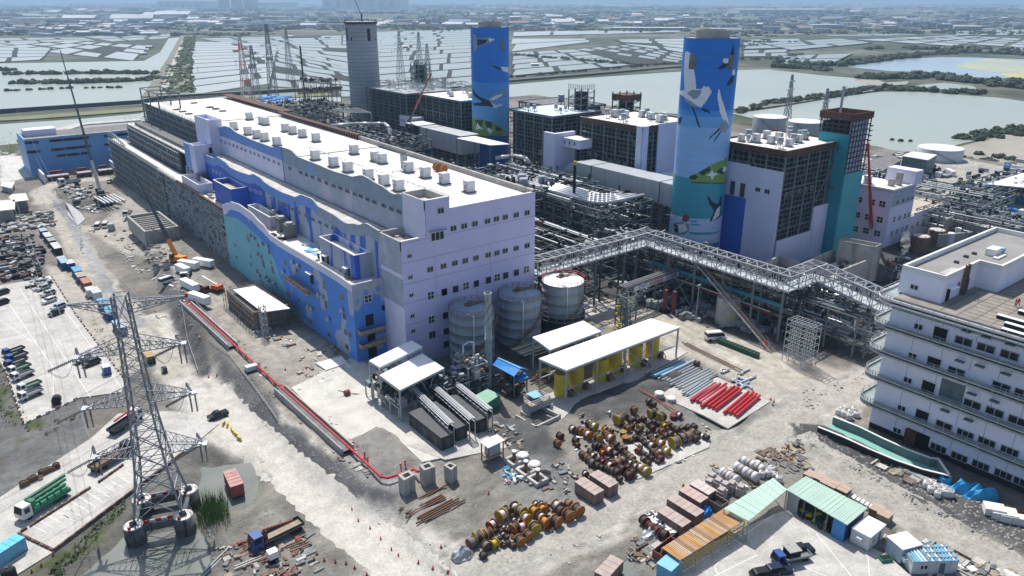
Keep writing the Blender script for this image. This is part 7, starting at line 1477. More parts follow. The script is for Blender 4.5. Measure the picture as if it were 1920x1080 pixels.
for k,(u,v) in enumerate([(964,868),(986,887),(1008,903)]):
 x,y,z=G(u,v);t=thing('precast_footing','square precast footing with a round post, %s in the row towards the camera'%ordinal(k),'footing',(x,y,z),AX-.9,'precast footings with posts');b=MB();w=1.5
 for (a0_,b0_,a1_,b1_) in ((-w,-w,w,-w+.5),(-w,w-.5,w,w),(-w,-w+.5,-w+.5,w-.5),(w-.5,-w+.5,w,w-.5)): b.box(a0_,b0_,0,a1_,b1_,.9)
 b.build('frame',M.conc_l,t,world=0);b=MB();b.tube((0,0,0),(0,0,2.6),.36,12);b.build('post',M.rusty_l,t,world=0);b=MB();b.tube((0,0,2.6),(0,0,2.85),.5,12);b.build('cap',M.roofw,t,world=0)
t=frame_block('form_scaffold','scaffold wrapped concrete box with a white roof sheet beside the wave wall',60.5,193,72.3,219,[2,4,5.6],2.4,M.rusty_l,0,w=.13,dense=0)
panel(t,'concrete_box',M.conc_d,61.5,194,0,71,218,5.);b=MB();b.prism([P(u,v,6.2) for u,v in [(437,543),(478,536),(544,578),(492,585)]],6.,6.2);b.build('roof_sheet',M.canopy,t);panel(t,'formwork',M.rusty_l,60.9,193.3,4.9,71.5,194,6.);panel(t,'formwork',M.tan,60.9,193.1,1.5,68,193.5,1.9)
t=thing('lattice_mast_stub','short upright lattice mast by the scaffolded box','mast',(*P(498,625)[:2],0));x,y,_=P(498,630);b=MB()
for dx,dy in ((-.7,-.7),(.7,-.7),(.7,.7),(-.7,.7)): b.beam((x+dx,y+dy,0),(x+dx,y+dy,9),.18)
for k in range(5): z=k*1.8;b.beam((x-.7,y-.7,z),(x+.7,y-.7,z+1.8),.14);b.beam((x+.7,y-.7,z),(x-.7,y-.7,z+1.8),.14);b.beam((x-.7,y-.7,z),(x-.7,y+.7,z+1.8),.14);b.beam((x-.7,y-.7,z+1.8),(x+.7,y-.7,z+1.8),.14)
b.build('lattice',M.steel_l,t)
t=thing('roofless_box','roofless concrete box with cross beams under construction beside the bare wall','concrete works',(62,310,0));
for a in ((57.5,298,58.3,326),(69,298,69.8,326),(58.3,298,69,298.8),(58.3,325.2,69,326)): panel(t,'wall',M.conc,a[0],a[1],-1,a[2],a[3],5)
for k in range(8): panel(t,'cross_beam',M.conc_l,58.3,301+k*3,3.9,69,301.6+k*3,4.4)
panel(t,'floor',M.conc_d,58.3,298.8,.1,69,325.2,.3);b=MB()
for k in range(14): b.beam((57+random.random()*13,297.5,0),(57+random.random()*13,297.5,6.5),.12)
b.build('scaffold_poles',M.steel_l,t,kind='stuff')
# ================= CABLE DRUMS =================
FL=dict(o=mat('flange_rust_orange',(.50,.21,.05),(.32,.12,.035),.75,1.5),y=mat('flange_ochre',(.50,.35,.05),(.34,.22,.04),.7,1.5),d=mat('flange_dark',(.17,.10,.06),(.08,.05,.04),.85,1.5),m=mat('flange_maroon',(.20,.045,.03),(.09,.03,.025),.8,1.5),r=mat('flange_red',(.34,.05,.03),(.22,.04,.03),.7,1.5),t=mat('flange_timber',(.25,.16,.10),(.17,.10,.07),.85,1.5))
CO=dict(k=mat('cable_black',(.035,.035,.04),(.07,.068,.066),.7,4.,stretch=(12,1,1)),w=mat('wrap_white',(.68,.66,.64),(.55,.52,.5),.5,1.5),g=mat('lagging_grey',(.20,.19,.185),(.13,.125,.12),.8,3.,stretch=(1,6,6)),o=mat('wrap_orange',(.55,.25,.05),(.42,.18,.04),.6,1.5),y=mat('wrap_yellow',(.62,.42,.03),(.5,.33,.03),.6,1.5),r=mat('wrap_pink',(.48,.12,.10),(.35,.08,.07),.6,1.5))
FN=dict(o='rust orange',y='ochre',d='dark brown',m='maroon',r='red',t='timber brown');CN=dict(k='black',w='white wrapped',g='grey lagged',o='orange',y='yellow',r='pink')
DP={}
def drum(f,c):
 if (f,c) in DP: return DP[(f,c)]
 t=thing('cable_drum','cable drum','cable drum');k=f
 for s in (-1,1):
  b=MB();b.tube((0,s*.5,1),(0,s*.58,1),1,18)
  for i in range(4):
   a=i*math.pi/4;b.beam((math.cos(a)*.95,s*.60,1+math.sin(a)*.95),(-math.cos(a)*.95,s*.60,1-math.sin(a)*.95),.13,.06)
  ring=[(math.cos(i*math.pi/8)*.93,s*.60,1+math.sin(i*math.pi/8)*.93) for i in range(17)];
  for p,q in zip(ring,ring[1:]): b.beam(p,q,.13,.05)
  b.build('flange',FL[f],t,world=0)
  b=MB();b.tube((0,s*.585,1),(0,s*.62,1),.16,8);b.build('hub',M.dark,t,world=0)
 b=MB();b.tube((0,-.5,1),(0,.5,1),.80 if c in 'kg' else .66,18,cap=False);b.build('cable',CO[c],t,True,world=0)
 DP[(f,c)]=t;return t
def drums(L,o,k,group,where,sm=1.,rows=5,rz0=0.):
 A=[]
 for e in L:
  u,v=o[0]+e[0]/k,o[1]+e[1]/k;A.append((u,v,e[2],e[3],e[4],e[5] if len(e)>5 else 0))
 vs=sorted(a[1] for a in A);lab={}
 rows_=[[] for _ in range(rows)];lo,hi=vs[0],vs[-1]+.01
 for i,a in enumerate(A): rows_[int((a[1]-lo)/(hi-lo)*rows)].append((a[0],i))
 for r,R in enumerate(rows_):
  for j,(u,i) in enumerate(sorted(R)): lab[i]=(r,j)
 for i,(u,v,s,f,c,md) in enumerate(A):
  v2=v+s*.5*8.2*.75;p=G(u,v2);p0=drum(f,c);r,j=lab[i];rad=s/2
  lb='%s cable drum, %s flanges, %s from left in %s row, %s'%(CN[c],FN[f],ordinal(j),ordinal(r),where)
  if md==2:   # lying on its flange
   d=put(p0,(p.x,p.y,p.z),0,lb,group,scale=rad);d.rotation_euler=(math.pi/2,0,random.random());d.location=(p.x,p.y+rad,p.z+rad*.6)
  else: put(p0,(p.x,p.y,p.z-.03),(math.pi/2 if md==1 else 0)+rz0+random.uniform(-.22,.22),lb,group,scale=(rad,rad*random.uniform(.9,1.15),rad))
Y1=[(200,360,1.6,'d','w'),(285,380,1.7,'o','k'),(375,425,2.,'o','w'),(440,330,2.,'y','w'),(380,300,1.5,'d','k'),(565,365,1.5,'o','o'),(490,460,2.,'y','k'),(570,415,1.8,'o','k'),(625,465,2.1,'o','w'),(690,540,1.6,'d','k'),(235,490,1.6,'d','k'),(715,255,2.5,'y','g',1),(800,215,1.3,'d','k'),(890,140,1.6,'o','k'),(855,265,1.5,'d','k'),(760,400,1.6,'y','k',2),(785,475,1.7,'o','k',2),(820,350,1.6,'o','k'),(870,330,1.2,'d','k'),(940,260,1.5,'m','k'),(1000,245,1.3,'d','k'),(1090,185,2.1,'y','k',1),(1200,225,2.1,'y','k',1),(1060,45,1.5,'d','g'),(1110,80,1.4,'d','k'),(1325,215,1.6,'r','k',2),(1395,205,1.6,'d','w'),(960,340,1.7,'y','g',1),(935,385,1.2,'d','k'),(1050,395,1.2,'d','k'),(1100,350,1.5,'m','k'),(1050,300,1.3,'d','k'),(1120,280,1.3,'d','k'),(1170,300,1.3,'d','k'),(1235,325,1.5,'y','y'),(1200,385,1.6,'o','k'),(1290,310,1.3,'m','k'),(1330,340,1.2,'d','k'),(1370,370,1.5,'m','k'),(1430,350,1.3,'d','g'),(1500,345,1.5,'d','k'),(1565,335,1.5,'d','k'),(1300,415,1.5,'d','g'),(1240,440,1.3,'d','k'),(1190,460,1.2,'d','k'),(1110,490,1.4,'y','k'),(1065,450,1.2,'d','k'),(980,480,1.4,'d','k'),(1020,520,1.4,'d','k'),(1085,550,1.8,'d','w'),(1190,525,2.,'o','w'),(1345,515,2.6,'y','g',1),(1425,470,2.5,'d','g',1),(1495,450,2.4,'o','g',1),(1550,395,1.7,'d','g'),(1600,420,1.6,'d','k'),(1580,470,1.8,'d','k'),(1700,455,1.5,'d','k'),(1250,615,2.,'y','w'),(1145,640,1.7,'o','k'),(1185,695,1.6,'m','k'),(1100,610,1.4,'d','k'),(1090,690,1.2,'d','k'),(1050,740,1.3,'d','k'),(1000,640,1.3,'d','k'),(940,610,1.5,'r','k',1),(1000,700,1.3,'d','g'),(1040,660,1.2,'d','k'),(905,460,1.3,'d','k'),(860,490,1.2,'d','k'),(615,605,1.9,'o','w'),(540,630,1.5,'r','o'),(560,570,1.4,'d','k'),(500,555,1.5,'d','k'),(455,550,1.6,'d','k'),(680,640,1.4,'d','g'),(400,620,1.3,'d','k'),(430,665,1.6,'d','w'),(310,650,1.5,'d','k'),(345,670,1.6,'o','k'),(380,700,1.6,'o','k'),(420,740,1.7,'d','g'),(475,770,1.4,'t','k'),(480,710,1.3,'d','k'),(540,730,1.4,'m','r'),(620,780,2.,'d','w'),(660,755,1.6,'o','k'),(700,745,1.9,'o','g',1),(755,720,1.9,'d','g',1),(800,640,1.5,'d','k'),(840,665,1.5,'d','g'),(870,690,1.5,'o','g'),(850,745,1.4,'d','w'),(890,740,1.5,'d','k'),(910,790,1.7,'d','w'),(960,800,1.9,'o','w'),(1025,835,2.1,'y','w'),(700,850,1.8,'d','k'),(750,810,1.7,'m','k'),(820,800,1.6,'m','k'),(830,885,1.8,'m','k'),(870,850,1.7,'d','k'),(730,925,1.3,'d','k'),(640,825,1.5,'o','k'),(585,800,1.4,'d','k'),(780,580,1.4,'d','g'),(740,590,1.3,'d','k'),(60,440,1.6,'m','k'),(30,520,1.6,'o','k'),(345,865,1.3,'d','w'),(760,300,1.2,'d','k'),(640,380,1.,'d','k'),(520,790,1.2,'d','k'),(1130,440,1.1,'d','w'),(1270,360,1.1,'d','k'),(1450,400,1.2,'d','k'),(650,560,1.1,'d','k'),(960,560,1.,'d','k'),(1160,730,1.1,'d','k'),(255,540,1.2,'m','k'),(690,690,1.1,'d','w'),(580,700,1.1,'d','k')]
drums(Y1,(1040,745),6,'cable drums in the large drum yard','large drum yard',rows=9)
Y2=[(120,800,2.,'t','g',1),(215,715,2.2,'y','k',1),(290,695,2.,'o','k',1),(360,665,2.,'o','k',1),(335,845,1.8,'d','g'),(450,815,1.8,'y','y',1),(290,985,1.3,'d','k'),(420,530,1.9,'r','w',1),(565,390,2.4,'y','w',1),(640,330,2.,'d','k'),(770,265,1.9,'d','w'),(850,315,2.1,'y','g'),(930,430,2.1,'y','w'),(1050,320,2.,'y','o'),(1180,295,2.,'o','o'),(1080,215,1.3,'d','w'),(1165,220,1.3,'d','w'),(1235,240,1.2,'d','k'),(1390,240,2.1,'o','w'),(1560,215,1.8,'o','g'),(1700,305,2.3,'o','k'),(1570,385,2.3,'o','k'),(1440,320,2.1,'d','k'),(1380,475,2.2,'o','k'),(1210,490,2.3,'o','o'),(1170,420,2.,'d','w'),(1060,580,2.2,'y','k'),(960,690,1.9,'o','k'),(840,765,1.9,'o','k'),(860,560,1.9,'r','w',1),(760,575,2.,'o','k',1),(730,380,1.,'d','w'),(755,450,1.,'d','w'),(830,460,1.,'d','w'),(905,465,1.1,'d','k'),(600,560,.9,'d','w'),(640,600,.9,'d','k'),(690,600,1.,'r','w'),(540,540,.9,'d','k'),(560,610,.9,'d','k'),(590,670,1.,'d','w'),(530,730,.9,'d','k'),(555,800,1.,'d','k'),(640,710,1.,'d','k'),(660,795,1.,'d','k'),(735,835,1.1,'d','k'),(470,610,.9,'d','k'),(720,700,1.,'d','w',2),(600,830,.8,'d','k'),(1290,600,.9,'d','w',2)]
drums(Y2,(870,920),8,'cable drums in the long roadside row','roadside drum row',rows=5)
drums([(990,672,1.9,'d','k'),(1035,715,1.7,'r','k'),(1080,742,1.7,'r','k'),(1135,775,1.8,'m','k')],(960,810),4,'drums beside the brown crates','beside the brown crates',rows=1)
drums([(180,395,1.4,'t','k'),(205,385,1.3,'t','k'),(235,362,1.3,'t','k'),(262,350,1.4,'t','k'),(300,342,1.3,'d','w',2),(318,310,1.4,'t','k'),(345,300,1.3,'t','k'),(370,288,1.3,'t','k'),(395,280,1.2,'t','k'),(428,258,1.4,'d','k')],(0,810),4,'drums along the concrete road','concrete road edge',rows=1)
for k,(u,v) in enumerate([(820,320),(831,323)]):
 x,y,_=P(u,v+1,38);put(drum('o','o'),(x,y,38.05),.1,'bright orange cable reel leaning by the east parapet of the hall roof, %s'%('left','right')[k],'orange reels on the hall roof',scale=1.25)
p=G(1306,688);put(drum('d','k'),tuple(p),.3,'lone dark cable drum at the end of the pale blue pipes','drums by the canopy',scale=.9)
p=G(1226,762);
# ================= VEHICLES =================
tyre=M.black;glassc=mat('car_glass',(.015,.02,.025),None,.12,1)
def wheelset(t,xs,y,r,w=.28):
 for x in xs:
  for s in (-1,1):
   b=MB();b.tube((x,s*(y-w/2),r),(x,s*(y+w/2),r),r,12);b.build('wheel',tyre,t,world=0)
def prof(t,name,P_,hw,m,tw=None):
 """side outline in XZ extruded across the car, narrowed at the top by tw"""
 zs=[p[1] for p in P_];z0,z1=min(zs),max(zs);n=len(P_);tw=tw or 0;b=MB();f=lambda z:hw-tw*(z-z0)/(z1-z0+1e-6)
 b.add([(x,-f(z),z) for x,z in P_]+[(x,f(z),z) for x,z in P_],[tuple(range(n)),tuple(range(2*n-1,n-1,-1))]+[(i,n+i,n+(i+1)%n,(i+1)%n) for i in range(n)]);return b.build(name,m,t,world=0)
def car(m,kind='suv'):
 t=thing('parked_car','car','car');
 prof(t,'body',[(-2.2,.35),(2.2,.35),(2.3,.7),(2.15,.98),(1.1,1.08),(-2.25,1.08),(-2.3,.7)],.9,m,.04)
 if kind=='van':
  prof(t,'windows',[(-2.15,1.08),(2.0,1.08),(1.5,1.85),(-2.1,1.85)],.86,glassc,.1);prof(t,'roof',[(-2.12,1.85),(1.5,1.85),(1.2,2.0),(-2.,2.)],.78,m,.1)
 elif kind=='pickup':
  prof(t,'windows',[(-.6,1.08),(1.2,1.08),(.6,1.6),(-.5,1.6)],.84,glassc,.12);prof(t,'roof',[(-.52,1.6),(.62,1.6),(.45,1.7),(-.4,1.7)],.72,m,.05);b=MB();b.box(-2.15,-.75,1.085,-.7,.75,1.1);b.build('load_bed',M.dark,t,world=0)
 else:
  prof(t,'windows',[(-2.1,1.08),(1.15,1.08),(.5,1.6),(-1.8,1.6)],.85,glassc,.14);prof(t,'roof',[(-1.82,1.6),(.52,1.6),(.2,1.7),(-1.6,1.7)],.71,m,.06)
 wheelset(t,(-1.4,1.4),.82,.34);b=MB()
 for s in (-1,1): b.box(2.2,s*.65-.18,.62,2.32,s*.65+.18,.82)
 b.build('headlights',M.canopy,t,world=0);return t
def truck(mc,mb,L=5.2,load=None,hb=1.,crane=None,cabh=2.1):
 """flatbed lorry: cab, windscreen, chassis, bed with dropsides, wheels"""
 t=thing('flatbed_truck','truck','truck');w=.95 if L<6.5 else 1.22;k=1 if L<6.5 else 1.3;cl=1.5*k
 prof(t,'cab',[(L/2-cl,.5),(L/2,.5),(L/2+.05,1.1*k),(L/2-.3,cabh),(L/2-cl,cabh)],w,mc,.07);b=MB();b.add([(L/2+.07,-w*.85,1.15*k),(L/2+.07,w*.85,1.15*k),(L/2-.24,w*.82,cabh-.12),(L/2-.24,-w*.82,cabh-.12)],[(0,1,2,3)]);b.build('windscreen',glassc,t,world=0)
 for s in (-1,1): b=MB();b.box(L/2-cl+.35,s*w*.985-.02,1.2*k,L/2-.35,s*w*.985+.02,cabh-.25);b.build('side_window',glassc,t,world=0)
 b=MB();b.box(-L/2,-.4,.5,L/2-cl,.4,.75);b.build('chassis',M.steel_d,t,world=0)
 x0,x1=-L/2,L/2-cl-.15;b=MB();z=.8*k;b.box(x0,-w,z,x1,w,z+.12);b.build('bed',M.conc_d if load is None else load,t,world=0);b=MB()
 for a in ((x0,-w,x1,-w+.06),(x0,w-.06,x1,w),(x0,-w+.06,x0+.06,w-.06),(x1-.06,-w+.06,x1,w-.06)): b.box(a[0],a[1],z+.12,a[2],a[3],z+.12+(.4*k if hb else .1))
 b.build('dropsides',mb,t,world=0);wheelset(t,[L/2-.8*k,-L/2+1.]+([-L/2+2.2] if L>7 else []),w-.14,.38*k)
 if crane:
  b=MB();b.box(x1-.9,-.5,z,x1-.2,.5,z+1.6);b.beam((x1-.5,0,z+1.6),(x1-.5,.0,z+2.),.3);b.beam((x1-.3,.1,z+2.1),(x0+1.8,.5,z+1.6),.32);b.build('loading_crane',crane,t,world=0)
 return t
cw=mat('car_white',(.72,.72,.72),None,.3,1);cs_=mat('car_silver',(.40,.41,.42),None,.3,1);cg=mat('car_dark_green',(.05,.065,.06),None,.3,1);ck=mat('car_black',(.02,.022,.028),None,.25,1);cb=mat('car_navy',(.02,.03,.07),None,.25,1);cbl=mat('cab_blue',(.03,.09,.30),None,.4,1)
def place(proto,u,v,deg,label,group=None,scale=None,cat=None,dz=0):
 p=G(u,v);o=put(proto,(p.x,p.y,p.z+.05+dz),math.radians(deg),label,group,scale=scale)
 if cat: o['category']=cat
 return o
def SL(u,v,z=-2.25): return P(u,v,z)
def place2(proto,u,v,deg,label,group=None,scale=None,cat=None,z=-2.25):
 o=put(proto,P(u,v,z),math.radians(deg),label,group,scale=scale)
 if cat: o['category']=cat
 return o
c_w,c_s,c_g,c_p,c_k=car(cw),car(cs_),car(cg),car(ck,'pickup'),car(ck);v_w=car(cw,'van');c_b=car(cb)
GP='cars on the pale parking lot'
place2(c_s,91,554,208,'silver estate car, farthest of the row at the parking lot edge',GP);place2(c_w,93,567,208,'white car second from the far end of the parking lot row',GP);place2(car(mat('car_blue_white',(.35,.42,.6),None,.3,1)),110,579,208,'pale blue car beside the black pickup on the parking lot',GP);place2(c_p,106,590,208,'black pickup nearest in the upper row of parked cars',GP,cat='pickup')
place2(c_g,172,684,200,'dark green off road car beneath the pylon arm',GP);place2(c_s,156,678,200,'silver car half hidden beside the dark green one',GP);place2(c_s,82,543,208,'silver car at the very top of the parked row, partly out of the lot',GP);place2(c_g,4,552,208,'dark car at the left picture edge, upper one',GP);place2(c_k,3,571,208,'black car at the left picture edge, lower one',GP)
tb_,tw_=truck(cbl,M.steel_d),truck(cw,cs_);tw2=truck(cw,M.green)
GT='small flatbed trucks parked in a row'
for k,(p_,u,v,lb) in enumerate([(tb_,27,661,'blue cab flatbed truck at the far end of the truck row'),(tb_,33,672,'second blue cab truck in the row, pale bed'),(tb_,31,683,'third blue truck in the row, beside the first white one'),(tw2,38,694,'white cab truck with dark load, fourth in the row'),(tw_,44,706,'white cab truck with empty grey bed, fifth in the row'),(tw2,57,727,'old white truck with tall sides, second from the near end'),(tw_,59,742,'white truck with tan bed nearest in the row')]):
 place2(p_,u,v+2,203,lb,GT)
place(c_p,409,783,185,'dark navy pickup on the dirt road beside yellow barriers',cat='pickup')
place(c_k,1500,1037,-22,'black saloon behind the blue truck in the lower right yard') ;place(c_b,1458,1075,-25,'navy car at the bottom edge of the lower right yard');place(c_k,1432,1083,-25,'black car cut by the bottom edge left of the navy one')
tr=truck(cbl,M.steel_l,6.2);b=MB();b.box(-1.,-.9,.95,1.,.9,2.4);b.build('box_load',M.dark,tr,world=0);b=MB();b.box(-1.1,-1.,2.41,1.1,1.,2.55);b.build('box_lid',M.conc,tr,world=0);place(tr,1482,1052,158,'blue lorry with two lidded boxes on its bed in the lower right yard',scale=1.05)
big=truck(cbl,M.steel_d,9.6,M.tan,1,M.redd,2.9);place(big,520,1010,185,'long navy lorry with tan bed and folded red crane on the dirt',cat='truck')
for (px,lb,cl_,bd,ang) in [((237,800),'dark truck with a raised red crane arm behind the pylon legs',M.dark,M.steel_d,35)]:
 t2=truck(cw,M.steel_d,8.4,M.dark,1,M.red,2.9);place2(t2,px[0],px[1],ang,lb)
fl_=truck(ck,M.rusty_l,9.5,M.rusty_l,1,None,2.6);place2(fl_,212,865,28,'long low flatbed carrying timbers on the concrete road')
t=thing('pump_truck','white cab concrete pump truck with green folded boom on the concrete road','pump truck',P(84,950,-2.25),math.radians(208));L=9.5
prof(t,'cab',[(L/2-1.9,.6),(L/2,.6),(L/2+.05,1.5),(L/2-.3,3.),(L/2-1.9,3.)],1.2,cw,.06);b=MB();b.add([(L/2+.07,-1.05,1.6),(L/2+.07,1.05,1.6),(L/2-.25,1.,2.85),(L/2-.25,-1.,2.85)],[(0,1,2,3)]);b.build('windscreen',glassc,t,world=0)
for s in (-1,1): b=MB();b.box(L/2-1.5,s*1.19-.02,1.6,L/2-.5,s*1.19+.02,2.6);b.build('side_window',glassc,t,world=0)
b=MB();b.box(-L/2,-1.15,.7,L/2-2.,1.15,1.5);b.build('deck',M.green,t,world=0);b=MB();b.beam((L/2-2.3,-.6,3.1),(-L/2-.6,-.7,3.4),.5);b.beam((L/2-2.3,-.1,2.6),(-L/2-.2,-.1,2.9),.45);b.beam((L/2-2.3,.5,2.2),(-L/2+.4,.5,2.4),.45);b.box(L/2-2.9,-1,1.5,L/2-2.1,1,3.2);b.build('folded_boom',M.green,t,world=0)
b=MB()
for k in range(5): b.box(-L/2+.6+k*1.4,-1.2,1.5,-L/2+1.6+k*1.4,-.85,2.1);b.box(-L/2+.6+k*1.4,.85,1.5,-L/2+1.6+k*1.4,1.2,2.1)
b.build('side_tanks',mat('green_light',(.05,.33,.17),None,.5,1),t,world=0);wheelset(t,(L/2-1.2,-L/2+1.4,-L/2+2.7),1.,.52)
place(v_w,184,428,250,'white van, left one of two parked on the upper dirt road','vans on the upper road',cat='van',scale=1.15);place(v_w,198,426,250,'white van, right one of two parked on the upper dirt road','vans on the upper road',cat='van',scale=1.15)
place(v_w,313,531,20,'white van beside the rail of pipes below the orange crane',cat='van');place(c_s,205,343,250,'grey van below the far end of the bare wall');place(c_s,171,352,255,'grey van left of the tall dark crane',cat='van');place(tb_,203,385,190,'blue truck beside white pipes in the upper yard',scale=1.4);place(tw_,131,348,190,'lorry with a white cab at the bend of the upper dirt road',scale=1.9)
place(tw_,240,404,240,'white truck at the foot of the bare wall',scale=1.2)
bw=truck(cw,M.steel_d,8.5,M.steel_l,1,None,2.8);place(bw,350,520,245,'dark lorry with white cab facing the camera below the orange crane');place(truck(M.redd,M.dark,5.5,M.dark),380,546,290,'short dark red truck beside the orange lift')
for k,(u,v,L,deg,lb) in enumerate([(383,500,8,118,'white box trailer nearest the turquoise wall'),(355,504,8,118,'white box trailer behind the orange lift'),(344,513,7,100,'white box body beside the dark lorry'),(357,543,9,100,'long white box above the start of the red pipes'),(375,568,8.5,108,'white box beside the red pipe trough')]):
 p=G(u,v);t=thing('white_box_trailer',lb,'trailer',(p.x,p.y,p.z+.1),math.radians(deg),'white box trailers below the orange crane');b=MB();b.box(-L/2,-1.1,.5,L/2,1.1,2.7);b.build('box',M.canopy,t,world=0);wheelset(t,(-L/2+1,L/2-1),.9,.45);b=MB();b.box(-L/2,-.6,.25,L/2,.6,.5);b.build('chassis',M.steel_d,t,world=0)
t=thing('boom_lift','orange tracked lift with a white boom below the turquoise wall','lift',tuple(G(408,546)),math.radians(115));b=MB();b.box(-1.6,-1.2,.9,1.4,1.2,2.2);b.build('body',mat('lift_orange',(.62,.12,.03),None,.5,1),t,world=0)
for s in (-1,1): b=MB();b.box(-1.8,s*1.1-.3,0,1.8,s*1.1+.3,.85);b.build('track',M.black,t,world=0)
b=MB();b.beam((0,0,2.1),(6,0,4),.45);b.beam((6,0,4),(8.5,0,2.5),.35);b.build('boom',M.canopy,t,world=0)
place(v_w,1480-140,637,-28,'white minibus on the lit road behind the long canopy',cat='minibus',scale=1.25)
gb=thing('green_skip','skip','skip');b=MB();b.box(-.5,-.7,0,.5,.7,1.2);b.build('body',mat('skip_green',(.02,.10,.05),None,.6,1),gb,world=0);b=MB()
for a in ((-.55,-.75,.55,-.65),(-.55,.65,.55,.75),(-.55,-.65,-.47,.65),(.47,-.65,.55,.65)): b.box(a[0],a[1],1.2,a[2],a[3],1.32)
b.build('rim',mat('skip_rim',(.04,.15,.08),None,.6,1),gb,world=0);b=MB();b.box(-.46,-.64,1.2,.46,.64,1.23);b.build('inside',M.dark,gb,world=0)
A=G(1350,643);B_=G(1418,670)
for k in range(11): p=A.lerp(B_,k/10);put(gb,tuple(p),math.atan2(B_.y-A.y,B_.x-A.x),'dark green skip, %s from the minibus end of the row'%ordinal(k),'row of green skips by the road')
# ================= CONTAINERS, SHEDS =================
def container(m,mr=None,L=6.1,Wd=2.44,Hh=2.6,opened=False):
 t=thing('container','container','container');b=MB();n=int(L/.45)
 pr=[]
 for s in (-1,1):
  for i in range(n):
   x0=-L/2+L*i/n;x1=x0+L/n;y=s*Wd/2;d=.06 if i%2 else 0;b.box(x0,min(y,y-s*(.1+d)),.15,x1,max(y-s*d,y-s*(.1+d)),Hh-.08)
 for s in (-1,1): b.box(min(s*L/2,s*(L/2-.1)),-Wd/2+.1,.15,max(s*L/2,s*(L/2-.1)),Wd/2-.1,Hh-.08)
 b.build('corrugated_wall',m,t,world=0);b=MB();b.box(-L/2,-Wd/2,0,L/2,Wd/2,.15);b.build('floor_frame',M.steel_d,t,world=0)
 if opened: b=MB();b.box(-L/2+.12,-Wd/2+.18,.6,L/2-.12,Wd/2-.18,Hh*.55);b.build('inside',M.dark,t,world=0)
 else:
  b=MB();b.box(-L/2-.02,-Wd/2-.02,Hh-.08,L/2+.02,Wd/2+.02,Hh)
  for i in range(1,int(L/1.2)): b.box(-L/2+i*1.2-.04,-Wd/2,Hh,-L/2+i*1.2+.04,Wd/2,Hh+.05)
  b.build('roof',mr or m,t,world=0)
  for s in (-.3,.3): b=MB();b.box(L/2,s*Wd/2-.03-.25,.3,L/2+.05,s*Wd/2+.03-.25,Hh-.2);b.build('lock_rod',M.steel_l,t,world=0)
  b=MB();b.box(L/2+.01,-.02,.2,L/2+.03,.02,Hh-.12);b.build('door_seam',M.dark,t,world=0)
 return t
cc=lambda n,c: mat('container_'+n,c,tuple(q*.8 for q in c),.6,.7,streak=(tuple(q*.55 for q in c),1.1,.6))
salmon=cc('salmon',(.52,.24,.17));rd=cc('dull_red',(.30,.09,.08));rdr=cc('faded_red',(.48,.26,.23));cyb=cc('sky_blue',(.15,.42,.62));nv=cc('deep_blue',(.03,.10,.28));tan_=cc('sand',(.46,.40,.33));wht=cc('white',(.66,.67,.68));grn=cc('sage',(.38,.42,.36));ltb=cc('pale_blue',(.42,.52,.62));blk=cc('charcoal',(.03,.03,.03))
pa=P(81,436,-2.2);pb=P(230,618,-2.2);ang=math.atan2(pb[1]-pa[1],pb[0]-pa[0])
for k,(u,v,w_,r_,L,lb) in enumerate([(83,441,nv,ltb,5,'pale blue roofed container at the far end of the long container row'),(91,450,nv,wht,7,'white roofed blue container, second in the long row'),(98,459,blk,grn,5,'sage roofed dark container, third in the long row'),(107,471,blk,wht,9,'long cream roofed black shed container in the long row'),(120,498,nv,ltb,9,'long deep blue container along the outer side of the row'),(133,502,nv,wht,5,'white roofed blue container beside the long deep blue one'),(146,516,nv,cyb,6,'sky blue roofed container in the middle of the long row'),(153,527,nv,tan_,5.5,'sand roofed container just before the salmon one'),(163,538,rd,salmon,6,'salmon red container in the long row'),(171,553,wht,wht,4,'small white container after the salmon one, outer side'),(181,556,wht,wht,6,'longer white container after the salmon one, inner side'),(196,578,nv,cyb,6.5,'sky blue container seen through the pylon top arm'),(206,594,nv,cyb,6,'second sky blue container seen through the pylon'),(226,620,nv,ltb,7,'pale blue roofed deep blue container at the near end of the row')]):
 z=-2.2 ;x,y,_=P(u,v,z);put(container(w_,r_,L),(x,y,G(u,v).z+.05),ang+math.pi,lb,'long row of site containers')
x,y,_=P(440,915,-2.9);put(container(rd,rdr,6.1),(x,y,-3.),ang+math.pi-.12,'dull red container standing in the green pond water')
x,y,_=P(12,1048,-2.25);put(container(cyb,mat('cyan_roof',(.12,.50,.68),None,.5,.5),6.1),(x,y,-2.25),.5,'sky blue container cut by the lower left edge')
x,y,_=P(201,700,-2.25);put(container(cbl,wht,2.6,1.7,2.2),(x,y,-2.2),ang,'small dark blue box with a white lid on the parking lot edge')
p=G(282,678);put(container(ck,mat('bin_tan',(.46,.34,.16),None,.7,1),3.6,2.,2.2),tuple(p),ang,'black box with a tan lid on the dirt track behind the pylon');p=G(309,698);put(container(ck,ck,1.4,1.1,1.4),tuple(p),ang,'small black bin on the dirt track behind the pylon')
